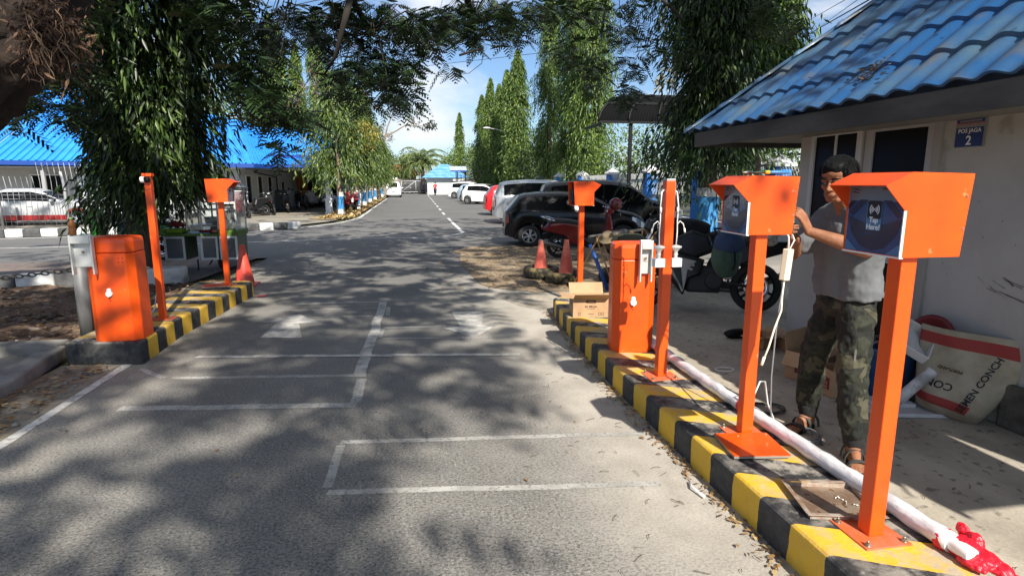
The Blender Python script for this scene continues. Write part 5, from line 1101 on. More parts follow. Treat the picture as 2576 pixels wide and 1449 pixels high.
# bough clumps that hang into view
vis = [(690,275,65,45,9,22), (735,290,40,30,9,10), (640,190,60,70,9.5,20), (655,120,60,60,9.5,16), (760,60,130,55,11,36), (900,60,120,60,11.5,44), (1010,120,80,70,11,30), (940,200,110,60,10.5,44), (1000,235,45,28,10,14), (860,170,60,60,12,14), (1100,50,110,50,12,38), (1230,45,90,45,12,30),
       (1180,100,60,25,12,10), (1330,35,80,35,12,24), (1290,95,50,22,12,8), (1430,30,90,30,13,22), (1122,178,14,14,10,2), (1090,60,60,40,11,18), (1560,70,50,40,12,11), (1600,150,45,50,12,11), (1490,190,45,55,13,16), (1440,130,40,30,13,8), (1600,240,40,30,12,10),
       (1690,120,40,60,11,9), (130,275,50,35,8.5,8), (180,180,60,70,8.5,16), (90,190,60,70,8,16), (205,310,25,30,9,4), (40,300,20,25,8.5,3), (200,60,60,60,8,14), (715,375,26,12,8.5,3), (620,230,40,60,9,10), (1980,70,45,28,11,9), (1930,25,60,30,11,8), (560,30,110,40,9,18), (1560,20,60,30,12,10)]
C = []
for px, py, rx, ry, Y, n in vis:
    for _ in range(int(n*1.55)):
        a = random.random()*6.28; q = math.sqrt(random.random()); C.append(at(px+rx*q*math.cos(a), py+ry*q*math.sin(a), Y+random.uniform(-1.3, 1.3)))
vis_C = np.array(C)
# unseen leaf clumps above and behind the viewpoint, added where their shadows are wanted
hi = []
def shade(n, fx, z0, z1):
    for _ in range(n):
        gx_, gy_ = fx(); z = random.uniform(z0, z1); k = z/SUN.z; hi.append((gx_+SUN.x*k, gy_+SUN.y*k, z))
random.seed(11)
def patch(cx, cy, rx, ry): return lambda: (random.gauss(cx, rx), random.gauss(cy, ry))
for cx, cy, rx, ry, n in ((-1.4,1.8,.30,.22,9), (-2.0,3.2,.4,.22,7), (-1.0,2.9,.40,.20,11), (-1.4,4.55,.7,.2,15), (-.7,5.4,.6,.25,12), (-1.2,6.5,.6,.3,14), (-.3,1.9,.28,.2,6), (.25,4.35,.28,.16,5), (.2,5.5,.35,.2,6), (.0,1.25,.35,.15,4),
                         (-.9,8.0,.8,.4,13), (.2,7.2,.4,.3,8), (.3,8.8,.7,.4,13), (-1.2,9.6,.7,.5,13), (.3,10.8,.9,.5,14), (-1.3,11.8,1.2,.6,14), (.6,12.8,1.2,.6,13), (-2.6,2.3,.3,.5,6), (-4.0,7.5,1.1,1.2,46), (-3.9,4.5,.7,.9,22), (-6.5,6.5,1.3,1.5,30), (-1.2,14.5,2.0,.9,24), (-5.5,11,1.8,1.6,40), (2.6,12.4,1.0,1.0,12), (4.2,11.9,1.2,1.2,16), (4.6,7.6,.7,.7,14), (-5,14.5,2,1.2,24), (-5.2,15.5,1.3,1.2,45), (-5.6,18.0,1.2,1.4,45), (4.9,17.2,.9,1.2,40), (4.4,20,.8,1.2,30), (3.6,12.9,.8,.7,40), (5.3,14.5,1.3,1.0,60), (3.2,15.3,1.0,.6,36), (6.5,17.5,1.6,1.2,60), (-2.9,5.3,.25,.2,14), (3.0,9.6,.8,.5,18), (-13,24.5,2.6,1.3,70), (-9,12,2.0,1.5,20)):
    shade(n, patch(cx, cy, rx, ry), *((8.5, 12.5) if cy < 7 else (7.5, 10.5)))
shade(95, lambda: (random.uniform(-7, 6), random.uniform(19.0, 26.5)), 8, 12)
hi = np.array(hi)
v, f_ = sprays(vis_C, 5, .20, .23, 6); npmesh('crown', v, f_, L_FEATH, t)
v, f_ = sprays(hi, 5, .34, .50, 4); npmesh('crown', v, f_, L_FEATH, t)  # unseen clumps, added for the shade they cast
# twigs feeding the visible clumps
mb = MB(); LP = np.array([p for L_ in limbs for p in L_])
for c in vis_C[::5]:
    j = np.argmin(((LP-c)**2).sum(1)); p = LP[j]; m_ = (p+c)/2+np.array([0, 0, .35])
    if np.linalg.norm(p-c) < 2.4: mb.tube([p, m_, c], [.016, .009, .004], 4, caps=False)
A = at(1215, 122, 10.5); mb.tube([A, at(1155, 140, 10.5)], .02, 6); mb.tube([at(1216, 120, 10.5), at(1212, 160, 10.5), at(1180, 185, 10.5), at(1140, 190, 10.5)], [.008, .006, .005, .003], 4)
mb.tube([at(880, 0, 9), at(865, 60, 9), at(845, 140, 9.3), at(815, 190, 9.5)], [.05, .04, .03, .012], 6); mb.tube([at(1665, 0, 11), at(1700, 30, 11), at(1720, 55, 11)], .03, 5)
mb.build('twigs', mat('dark twig', (.022, .017, .013), .95), t)
# ragged brown epiphyte clump on the leaning trunk
t = thing('epiphyte_clump', 'ragged brown clump of dead fern and roots on the leaning trunk at top left', 'plant', (0, 0, 0)); n = 2000
c = np.array([at(130, 90, 5.0)])+rng.normal(0, 1, (n, 3))*[.10, .08, .13]; v, f_ = leaves(c, unit(rng.normal(0, .8, (n, 3))-[0, .2, .7]), .03+.07*rng.random(n), .008+.016*rng.random(n)); npmesh('dead_fronds', v, f_, leafmat('dead frond', (.025, .012, .008), (.06, .03, .017), (.20, .11, .06), .8, .05), t)
mb = MB()
for k in range(9):
    a = at(60+random.random()*130, 20+random.random()*100, 4.85); pp = [a]
    for q in range(7): pp.append(pp[-1]+[random.gauss(.012, .022), random.gauss(0, .01), -.035-.03*random.random()])
    mb.tube(pp, [.004-.0004*q for q in range(8)], 4)
mb.build('roots', mat('pale roots', (.25, .16, .1), .8), t)
# ---------------- cars ----------------
def paint(name, c, metal=0., rough=.28): return mat(name, c, rough, metal, coat=.55, spec=.4)
def interp(pts, x): 
    xs, zs = zip(*pts); return float(np.interp(x, xs, zs))
def car(name, label, cat, loc, rz, pm, L=3.9, W=1.66, top=None, belt=None, wb=(.62, 3.1), wr=.30, pillars=(), glass=None, rear_glass=None, wind=None, sill=.22, low=None, tail=True, group=None, spokes=5, plate=True, rack=False, roofm=None):
    """x runs from the tail (0) to the nose (L). top: (x, z) of the centre line; belt: (x, z); glass: side window span (x0, x1);
    wind / rear_glass: spans of the raked screens; low: material of the lower body"""
    t = thing(name, label, cat, loc, rz, group); hw = W/2
    # stations dense along x, denser where the outline is steep
    xs = [0]; seg = []
    for (x0, z0), (x1, z1) in zip(top[:-1], top[1:]): seg.append((x0, x1, math.hypot(x1-x0, z1-z0)))
    st = sorted(set([round(v, 4) for x0, x1, l_ in seg for v in np.linspace(x0, x1, max(2, int(l_/.045)+1))] + [round(v, 4) for v in np.linspace(0, L, int(L/.06))] + [round(c+wr*1.12*math.cos(a), 4) for c in wb for a in np.linspace(0, math.pi, 15)]))
    def hwid(x):
        e = min(x, L-x); return hw*(1 - .16*max(0, 1-e/.45)**2 - (.06*max(0, 1-e/.08)))
    def bottom(x):
        z = sill + .10*max(0, 1-min(x, L-x)/.5)**2
        for c in wb:
            if abs(x-c) < wr*1.17: z = max(z, wr + math.sqrt(max(0, (wr*1.17)**2-(x-c)**2)))
        return z
    rows = []
    for x in st:
        zt = interp(top, x); zb = min(interp(belt, x), zt-.02); h_ = hwid(x); zl = min(bottom(x), zb-.03); tum = .17*max(0, min(1, (zt-zb)/.5))
        zc = zt-.07; zc = max(zc, zb+.004)
        sh = max(0, 1-(zt-zb)/.14)   # no cabin: roll the shoulder over into a bonnet
        row = [(h_*.80, min(zl, .3) if zl < .35 else zl), (h_*.955, zl), (h_*.985, zl+(zb-zl)*.28), (h_, zl+(zb-zl)*.6), (h_*(.985-.02*sh), zb-(.035*sh)),
               (h_*.975-tum*.10, zb+(zc-zb)*.10), (h_*.97-tum*.5, zb+(zc-zb)*.5), (h_*.965-tum*.88, zb+(zc-zb)*.88), (h_*.94-tum*1.05-.03, zt-.045*(1-sh)-.01*sh), ((h_-tum)*.66, zt-.014), ((h_-tum)*.3, zt-.002), (0, zt)]
        if sh > 0: row[5:9] = [(h_*(.95-.04*q), zb+(zt-zb)*(.25+.2*q)-.02*sh*(1-q/3)) for q in range(4)]
        rows.append(row)
    n = len(rows[0]); body = MB(); gl = MB(); lowb = MB(); tl = MB(); hl = MB(); pil = MB()
    vs = []
    for s_ in (1, -1):
        vs.append([(x, s_*y, z) for x, row in zip(st, rows) for (y, z) in row])
    parts = {'b': [], 'g': [], 'l': [], 't': [], 'h': [], 'k': []}
    for s_ in (0, 1):
        for i in range(len(st)-1):
            xm = (st[i]+st[i+1])/2; cab = interp(top, xm)-interp(belt, xm)
            for j in range(n-1):
                f = (i*n+j, (i+1)*n+j, (i+1)*n+j+1, i*n+j+1); k = 'b'
                if j in (5, 6) and glass and glass[0] < xm < glass[1] and cab > .16:
                    k = 'g'
                    if any(abs(xm-p) < .035 for p in pillars): k = 'k'
                if j >= 9-1 and wind and wind[0] < xm < wind[1]: k = 'g' if j >= 9 else 'k'
                if rear_glass and j >= 9 and rear_glass[0] < xm < rear_glass[1]: k = 'g'
                if low is not None and j in (0, 1): k = 'l'
                if tail and j == 4 - (cab < .12) and xm < .17: k = 't'
                if j == 3 and xm > L-.42 and xm < L-.06: k = 'h'
                parts[k].append((s_, f))
    def mk(key, nm, m, sm=True, off=0):
        mb = MB()
        for s_ in (0, 1):
            fs = [f for q, f in parts[key] if q == s_]
            if not fs: continue
            used = sorted(set(i for f in fs for i in f)); mp_ = {u: i for i, u in enumerate(used)}
            mb.add([vs[s_][u] for u in used], [tuple(mp_[i] for i in f) for f in fs], 0, sm)
        if mb.n and key in 'gkth':
            V = np.concatenate(mb.v); ids = {}; mapv = [ids.setdefault(tuple(np.round(p, 3)), len(ids)) for p in V]; par = list(range(len(ids)))
            def find(a):
                while par[a] != a: par[a] = par[par[a]]; a = par[a]
                return a
            for f in mb.f:
                r0 = find(mapv[f[0]])
                for q in f[1:]: par[find(mapv[q])] = r0; r0 = find(r0)
            comp = {}
            for f in mb.f: comp.setdefault(find(mapv[f[0]]), []).append(f)
            for fs in comp.values():
                if len(fs) < 4: continue
                used = sorted(set(i for f in fs for i in f)); mp_ = {u: i for i, u in enumerate(used)}; w_ = MB(); w_.add(V[used], [tuple(mp_[i] for i in f) for f in fs], 0, sm); w_.build(nm, m, t)
            return
        if mb.n:
            o = mb.build(nm, m, t)
            if key in 'bl':
                bm = bmesh.new(); bm.from_mesh(o.data); bmesh.ops.remove_doubles(bm, verts=bm.verts, dist=.0004); bmesh.ops.recalc_face_normals(bm, faces=bm.faces); bm.to_mesh(o.data); bm.free()
            o.data.set_sharp_from_angle(angle=R(38)); return o
    # end caps
    for i in (0, len(st)-1):
        m0 = MB(); a = [vs[0][i*n+j] for j in range(n)] + [vs[1][i*n+j] for j in range(n-2, -1, -1)]
        k = 'b'; base = len(vs[0]); 
        cap = [a]
        parts.setdefault('cap', []).append(a)
    mk('b', 'body', pm); mk('g', 'window', GLASS_D); mk('k', 'pillar', BLACK_P); mk('t', 'tail_light', mat('tail red', (.16, .008, .008), .15, coat=.5)); mk('h', 'headlight', mat('lamp lens', (.45, .5, .55), .08, .3, coat=1.))
    if low is not None: mk('l', 'lower_body', low)
    mb = MB()
    for a in parts['cap']: mb.quad(a)
    mb.build('bumper', pm if low is None else low, t)
    mb = MB(); mb.box(.25, -hw*.8, sill-.02, L-.25, hw*.8, .5); mb.build('underbody', BLACK_P, t)
    for c in wb:
        for s_ in (-1, 1):
            mb = MB(); y = s_*(hw-.10); a = .10
            mb.lathe([(wr*.62, -a), (wr*.9, -a), (wr, -a*.65), (wr, a*.65), (wr*.9, a), (wr*.62, a)], (c, y, wr), 'Y', 28); o = mb.build('wheel', RUBBER, t)
            mb = MB(); yo = s_*.06; mb.lathe([(wr*.64, yo-.03), (wr*.64, yo+.03), (wr*.58, yo+.02*s_), (wr*.56, yo-.02)], (c, y, wr), 'Y', 28)
            for q in range(spokes):
                an = q/spokes*2*math.pi+.3
                for da in (-.16, .16):
                    ca, sa = math.cos(an+da*.3), math.sin(an+da*.3); cb, sb = math.cos(an+da), math.sin(an+da); mb.bar((c+ca*wr*.1, y+yo+s_*.015, wr+sa*wr*.1), (c+cb*wr*.60, y+yo+s_*.012, wr+sb*wr*.60), .035*wr/.3, .02)
            mb.cyl((c, y+yo, wr), (c, y+yo+s_*.03, wr), wr*.16, n=12); mb.build('rim', RIM, o)
            mb = MB(); mb.cyl((c, y, wr), (c, y+s_*.03, wr), wr*.6, n=20); mb.build('hub', BLACK_P, o)
    # mirrors, handles, plate, door seams
    xm = (wind[0] if wind else L*.7)-.12
    if wind: xm = wind[1]-.25
    for s_ in (-1, 1):
        mb = MB(); z = interp(belt, xm)+.06; mb.sph((xm, s_*(hw+.09), z), (.07, .10, .07), 12, 8); mb.cyl((xm, s_*(hw-.04), z-.03), (xm, s_*(hw+.05), z-.03), .02, n=6); mb.build('mirror', pm, t)
        mb = MB(); 
        for p in pillars: mb.box(p+.12, s_*(hw+.002)-.012, interp(belt, p)-.16, p+.28, s_*(hw+.002)+.012, interp(belt, p)-.13)
        if pillars: mb.build('door_handle', pm, t, bevel=.005)
        mb = MB()
        for p in list(pillars)[:3]: mb.bar((p-.02, s_*(hw*.988+.002), sill+.12), (p, s_*(hw*.985+.002), interp(belt, p)-.02), .008, .006)
        if pillars: mb.build('door_seam', BLACK_P, t)
    if plate: MB().box(-.012, -.21, .52, -.001, .21, .63).build('number_plate', mat('plate dark', (.03, .03, .03), .5), t); MB().box(L-.02, -.2, .38, L+.012, .2, .48).build('number_plate', mat('plate dark', (.03, .03, .03), .5), t)
    if rack:
        mb = MB()
        for s_ in (-1, 1): mb.bar((L*.2, s_*hw*.72, interp(top, L*.3)+.03), (L*.6, s_*hw*.72, interp(top, L*.5)+.03), .03, .03)
        mb.build('roof_rail', RIM, t)
    return t
BLK = mat('black car paint', (.005, .0055, .007), .22, coat=.25, spec=.3); SIL = paint('silver car paint', (.42, .44, .46), .5, .3); WHT = paint('white car paint', (.74, .75, .76)); RED = paint('red car paint', (.55, .012, .015)); LBL = paint('pale blue car paint', (.38, .50, .60), .4); DGR = paint('dark grey car paint', (.03, .033, .038), .4)
hatch_top = [(0, .62), (.03, .95), (.10, 1.05), (.38, 1.40), (.55, 1.455), (.9, 1.49), (1.5, 1.505), (2.0, 1.47), (2.35, 1.36), (2.95, 1.02), (3.3, .94), (3.55, .84), (3.66, .66), (3.70, .48)]
hatch_belt = [(0, .60), (.05, .90), (.4, .98), (1.2, .95), (2.6, .90), (2.95, .88), (3.4, .78), (3.65, .60), (3.7, .44)]
G_ = 'cars parked side by side on the right of the road'
car('hatchback_car', 'near black hatchback with dark windows parked across behind the distant reader', 'car', (2.36, 14.9, .0), R(-6), BLK, L=3.7, W=1.64, top=hatch_top, belt=hatch_belt, wb=(.62, 3.05), wr=.30, pillars=(.95, 1.72), glass=(.55, 2.7), rear_glass=(.12, .40), wind=(2.02, 2.92), group=G_, spokes=6).scale = (.97, .97, .90)
suv_top = [(0, .70), (.03, 1.05), (.10, 1.15), (.28, 1.58), (.5, 1.64), (1.2, 1.70), (2.2, 1.70), (2.8, 1.60), (3.45, 1.14), (3.95, 1.02), (4.25, .90), (4.36, .70), (4.4, .50)]
suv_belt = [(0, .68), (.05, 1.0), (.6, 1.06), (2.0, 1.03), (3.3, .99), (3.9, .86), (4.3, .68), (4.4, .46)]
car('minivan_car', 'black long car parked just behind the black hatchback', 'car', (3.75, 17.6, 0), R(-8), BLK, L=4.4, W=1.74, top=[(x, z-.05) for x, z in suv_top], belt=suv_belt, wb=(.78, 3.55), wr=.33, pillars=(1.15, 2.0, 2.85), glass=(.45, 3.2), rear_glass=(.10, .30), wind=(2.78, 3.42), group=G_)
car('minivan_car', 'silver white people carrier with spoked wheel between the black cars and the red one', 'car', (3.22, 22.9, 0), R(-4), SIL, L=4.4, W=1.74, top=suv_top, belt=suv_belt, wb=(.80, 3.55), wr=.33, pillars=(1.15, 2.0, 2.85), glass=(.35, 3.2), rear_glass=(.10, .30), wind=(2.85, 3.45), group=G_, spokes=7)
car('hatchback_car', 'bright red hatchback peeping out behind the silver people carrier', 'car', (3.62, 29.0, 0), R(-2), RED, L=3.7, W=1.64, top=hatch_top, belt=hatch_belt, pillars=(.95, 1.72), glass=(.55, 2.7), rear_glass=(.12, .40), wind=(2.02, 2.92), wb=(.62, 3.05), group=G_)
car('hatchback_car', 'small white hatchback parked slantwise showing its whole side and windscreen', 'car', (4.25, 45.3, 0), R(-38), WHT, L=3.64, W=1.60, top=hatch_top, belt=hatch_belt, pillars=(.95, 1.72), glass=(.6, 2.7), rear_glass=(.12, .40), wind=(2.02, 2.92), wb=(.60, 3.0), group=G_)
car('hatchback_car', 'black car tucked behind the small white hatchback', 'car', (4.45, 48.6, 0), R(-35), BLK, L=3.9, W=1.66, top=[(x*1.054, z) for x, z in hatch_top], belt=[(x*1.054, z) for x, z in hatch_belt], pillars=(.95, 1.8), glass=(.6, 2.9), rear_glass=(.12, .42), wind=(2.15, 3.1), wb=(.62, 3.2), group=G_)
car('hatchback_car', 'pale blue car between the white sport utility and the black car', 'car', (4.35, 51.9, 0), R(-30), LBL, L=3.7, W=1.64, top=hatch_top, belt=hatch_belt, pillars=(.95, 1.72), glass=(.6, 2.7), rear_glass=(.12, .40), wind=(2.02, 2.92), wb=(.62, 3.05), group=G_)
car('minivan_car', 'white sport utility car parked farthest away next to the gatehouse', 'car', (4.1, 61.5, 0), R(-25), WHT, L=4.4, W=1.76, top=suv_top, belt=suv_belt, wb=(.80, 3.55), wr=.33, pillars=(1.15, 2.0, 2.85), glass=(.6, 3.2), rear_glass=(.10, .30), wind=(2.85, 3.45), group=G_)
# the white van driving away: tail (x = 0) faces the viewpoint
van_top = [(0, .55), (.02, 1.05), (.10, 1.12), (.34, 1.62), (.5, 1.72), (2.6, 1.74), (3.1, 1.6), (3.8, 1.15), (4.2, 1.0), (4.35, .6), (4.4, .45)]
v = car('van', 'white van with a loaded roof rack driving away down the road', 'van', (-1.8, 66.8, 0), R(90), WHT, L=4.4, W=1.74, top=van_top, belt=[(0, .53), (.05, 1.0), (.6, 1.04), (3.3, .99), (3.9, .9), (4.4, .42)], wb=(.8, 3.5), wr=.31, pillars=(1.2, 2.1), glass=(.5, 3.3), rear_glass=(.10, .34), wind=(3.05, 3.8), group=None)
mb = MB(); mb.box(.8, -.5, 1.84, 2.4, .5, 1.9); mb.build('roof_rack', RIM, v); 
for k, (y, w_) in enumerate(((-.38, .3), (0, .25), (.36, .35))): o = MB().box(-w_/2, -.4, 0, w_/2, .4, .28).build('cargo_bundle', mat('bundle grey', (.5, .49, .45), .7), bevel=.05); o.location = (-1.8-y, 68.2, 1.905); tag(o, ['pale bundle on the right of the white van roof rack', 'middle pale bundle on the white van roof rack', 'pale bundle on the left of the white van roof rack'][k], 'bundle', 'bundles on the white van')
# vehicles behind the left fence
LRED = mat('dark red cladding', (.30, .02, .02), .4, coat=.3)
car('rescue_car', 'white and dark red service car behind the left bar fence', 'car', (-15.9, 24.6, 0), R(9), mat('service car white', (.38, .39, .40), .4), L=4.36, W=1.65, top=[(0, .6), (.02, .90), (.8, .94), (1.05, 1.28), (1.3, 1.36), (2.1, 1.37), (2.5, 1.26), (3.1, .95), (3.6, .88), (4.1, .80), (4.32, .62), (4.36, .45)], belt=[(0, .58), (.8, .88), (2.9, .86), (3.6, .80), (4.2, .60), (4.36, .42)], wb=(.8, 3.5), wr=.27, pillars=(1.9,), glass=(.95, 2.9), wind=(2.45, 3.05), low=LRED, tail=False)
car('parked_car', 'white sedan half hidden behind the service car under the carport', 'car', (-13.6, 27.9, 0), R(9), WHT, L=4.2, W=1.7, top=[(0, .7), (.05, .98), (.6, 1.02), (1.1, 1.36), (1.5, 1.44), (2.2, 1.44), (2.6, 1.34), (3.2, 1.0), (3.8, .92), (4.1, .75), (4.2, .5)], belt=[(0, .66), (.6, .94), (3.0, .92), (4.0, .76), (4.2, .46)], wb=(.8, 3.4), pillars=(2.0,), glass=(.9, 3.0), wind=(2.55, 3.15))
t = thing('stored_cabinet', 'stack of white metal cabinets stored in the carport', 'cabinet', (-13.2, 28.6, 0), R(8))
mb = MB(); mb.box(-1.0, 0, 0, .1, .7, 2.0); mb.box(.12, 0, 0, 1.15, .7, 1.35); mb.box(.14, .02, 1.4, 1.1, .7, 1.85); mb.build('carcass', mat('cabinet white', (.55, .56, .57), .6), t, bevel=.02); mb = MB(); mb.box(-.98, -.02, 1.02, .08, -.005, 1.96); mb.box(-.98, -.02, .05, .08, -.005, .98); mb.box(.16, -.02, .06, 1.1, -.005, 1.3); mb.build('door', mat('cabinet white', (.55,)*3), t)
for k, (x, rz, m) in enumerate(((-.3, 90, DGR), (2.7, 84, BLK))):
    car('parked_car', ['grey car seen through the end gate', 'black car seen through the end gate beside the gatehouse'][k], 'car', (x-.1, 91.5, 0), R(rz), m, L=3.7, W=1.64, top=hatch_top, belt=hatch_belt, pillars=(.95, 1.72), glass=(.55, 2.7), rear_glass=(.12, .40), wind=(2.02, 2.92), wb=(.62, 3.05))

# ---------------- motorcycles and scooters ----------------
def wheel2(parent, x, r, m_rim=BLACK_P, disc=True, spokes=5, w_=.05, name='wheel'):
    mb = MB(); mb.lathe([(r*.74, -w_*.7), (r*.86, -w_), (r*.97, -w_*.6), (r, 0), (r*.97, w_*.6), (r*.86, w_), (r*.74, w_*.7)], (x, 0, r), 'Y', 30); o = mb.build(name, RUBBER, parent)
    mb = MB(); mb.lathe([(r*.76, -w_*.7), (r*.76, w_*.7), (r*.68, w_*.4), (r*.68, -w_*.4), (r*.76, -w_*.7)], (x, 0, r), 'Y', 30); mb.cyl((x, -.05, r), (x, .05, r), r*.14, n=12)
    for q in range(spokes): a = q/spokes*2*math.pi+.4; mb.bar((x, 0, r), (x+r*.7*math.cos(a), 0, r+r*.7*math.sin(a)), .022, .03)
    mb.build('rim', m_rim, o)
    if disc: mb = MB(); mb.lathe([(r*.34, .045), (r*.5, .045), (r*.5, .05), (r*.34, .05), (r*.34, .045)], (x, 0, r), 'Y', 24); mb.build('brake_disc', CHROME, o)
def slab(poly, w0, w1=None): 
    "side outline with a fuller middle: three layers"
    mb = MB(); cx = sum(p[0] for p in poly)/len(poly); cz = sum(p[1] for p in poly)/len(poly); w1 = w1 or w0*.7; n = len(poly)
    lay = [(-w0, .86), (-w1, 1.0), (w1, 1.0), (w0, .86)]; vs = [(cx+(x-cx)*s_, y, cz+(z-cz)*s_) for y, s_ in lay for x, z in poly]
    mb.add(vs, [(k*n+i, k*n+(i+1) % n, (k+1)*n+(i+1) % n, (k+1)*n+i) for k in range(3) for i in range(n)] + [tuple(range(n)), tuple(range(4*n-1, 3*n-1, -1))]); return mb
def scooter(name, label, loc, rz, m1, m2=BLACK_P, lean=8, helmet=None, group=None, cat='scooter', steer=20, s_=1.):
    t = thing(name, label, cat, loc, rot=(R(lean), 0, rz), group=group); r = .255
    wheel2(t, 0, r); wheel2(t, 1.25, r)
    slab([(-.34, .62), (-.20, .76), (.10, .80), (.45, .74), (.55, .52), (.50, .34), (.30, .30), (.12, .50), (-.12, .56)], .12, .09).build('tail_body', m1, t, bevel=.02)
    slab([(.48, .30), (.60, .26), (.86, .26), (.98, .38), (1.0, .46), (.86, .36), (.62, .37), (.52, .44)], .16, .15).build('floorboard', m2, t, bevel=.012)
    slab([(.92, .34), (1.02, .36), (1.10, .66), (1.04, .98), (.98, 1.0), (.96, .70), (.88, .46)], .19, .12).build('front_shield', m1, t, bevel=.02)
    slab([(-.26, .77), (-.05, .84), (.22, .82), (.45, .77), (.42, .73), (.0, .76)], .12, .10).build('seat', mat('seat black', (.015, .015, .015), .7), t, bevel=.02)
    mb = MB()
    for y in (-.06, .06): mb.cyl((1.25, y, r), (1.03, y, .68), .018, n=8)
    mb.build('front_fork', CHROME, t)
    slab([(.98, .46), (1.06, .58), (1.30, .60), (1.50, .48), (1.52, .42), (1.32, .53), (1.10, .50)], .055, .04).build('front_fender', m1, t, bevel=.008)
    slab([(-.36, .30), (-.34, .52), (-.16, .58), (-.10, .55), (-.28, .46)], .05, .04).build('rear_fender', m2, t)
    mb = MB(); mb.tube([(.93, -.32, 1.04), (.97, -.18, 1.05), (.99, 0, 1.0), (.97, .18, 1.05), (.93, .32, 1.04)], .014, 8); mb.build('handlebar', CHROME, t)
    slab([(.92, .94), (1.00, .92), (1.12, 1.0), (1.06, 1.08), (.96, 1.08)], .13, .09).build('headlamp_cowl', m1, t, bevel=.015)
    mb = MB(); mb.sph((1.09, 0, 1.0), (.035, .07, .04), 12, 8); mb.build('headlight', mat('lamp lens', (.45,)*3), t); MB().cbox((-.35, 0, .66), (.03, .14, .06)).build('tail_light', mat('tail red', (.28,)*3), t, bevel=.01)
    for y in (-.22, .22): mb = MB(); mb.tube([(.95, y*.8, 1.05), (.93, y, 1.14), (.93, y*1.15, 1.20)], .006, 5); mb.sph((.92, y*1.25, 1.23), (.015, .06, .04), 12, 8); mb.build('mirror', BLACK_P, t)
    mb = MB(); mb.tube([(.42, -.14, .26), (.1, -.15, .26), (-.05, -.15, .30), (-.42, -.16, .40)], [.018, .022, .045, .05], 10); mb.build('exhaust', mat('exhaust steel', (.12, .12, .12), .4, .7), t)
    mb = MB(); mb.cbox((.28, 0, .34), (.42, .2, .22)); mb.cyl((.05, .08, .26), (.35, .08, .30), .07, n=12); mb.build('engine', mat('engine grey', (.025, .025, .028), .55, .3), t, bevel=.03)
    mb = MB(); mb.tube([(-.05, -.1, .80), (-.25, -.1, .86), (-.36, 0, .88), (-.25, .1, .86), (-.05, .1, .80)], .012, 6); mb.build('grab_rail', CHROME, t)
    mb = MB(); mb.cyl((.45, .12, .28), (.42, .30, .0), .012, n=6); mb.build('stand', BLACK_P, t)
    if helmet: pass
    return t
MR = paint('scooter red', (.15, .006, .008)); MK = mat('scooter black', (.008, .008, .009), .42, coat=.15, spec=.3); MW = paint('scooter white', (.7, .7, .72)); MG = paint('scooter green', (.02, .13, .015))
sc = scooter('scooter', 'dark red scooter with a helmet on its handlebar in front of the black hatchback', (3.05, 11.85, 0), R(-12), MR, lean=8)
t = thing('helmet', 'dark red helmet hung over the handlebar of the red scooter', 'helmet', tuple(at(1549, 514, 11.45)))
mb = MB(); mb.sph((0, 0, 0), (.14, .125, .13), 22, 14); mb.build('shell', paint('helmet red', (.09, .005, .008)), t); mb = MB(); mb.sph((.035, 0, -.01), (.12, .11, .07), 16, 8); mb.build('visor', GLASS_D, t)
# row of bikes on the left yard
GB = 'motorcycles parked in the left yard'
sk = scooter('scooter', 'black scooter parked nearest at the left yard, just past the food cart', (-7.9, 28.6, .02), R(-50), MK, group=GB)
for (x, y, a, lab, sc_) in ((-6.85, 29.7, -130, 'black scooter turned outwards, second along the left yard', 1.05), (-7.2, 31.2, -60, 'black scooter in front of the first pair of narrow windows', 1.05), (-6.6, 33.4, -75, 'black scooter near the grey cabinet of the porch', 1.0), (-6.1, 36.6, -100, 'black scooter in the shade of the blue porch', 1.)):
    copy_tree(sk, loc=(x, y, .02), rz=R(a), label=lab, scale=(sc_,)*3).rotation_euler = (R(8), 0, R(a))
sw = scooter('scooter', 'white scooter leftmost of the bright bikes under the porch', (-6.3, 39.3, .02), R(-80), MW, MW, group=GB)
for (x, y, a, lab) in ((-5.8, 39.6, -100, 'white scooter second from the left under the porch'), (-5.3, 39.4, -85, 'white scooter third from the left under the porch'), (-4.8, 39.2, -110, 'white scooter beside the porch column')):
    copy_tree(sw, loc=(x, y, .02), label=lab).rotation_euler = (R(8), 0, R(a))
sr = scooter('scooter', 'dark red scooter showing its tail between the porch columns', (-3.72, 32.6, .02), R(80), MR, group=GB)
for (x, y, a, lab) in ((-3.0, 33.6, 100, 'red scooter parked tail out under the second street tree'), (-3.9, 38.5, 95, 'red scooter farther along behind the street trees'), (-3.9, 45, 85, 'red scooter far along in the shade of the street trees'), (-3.9, 51, 85, 'last red scooter of the row under the street trees')):
    copy_tree(sr, loc=(x, y, .02), label=lab).rotation_euler = (R(6), 0, R(a))
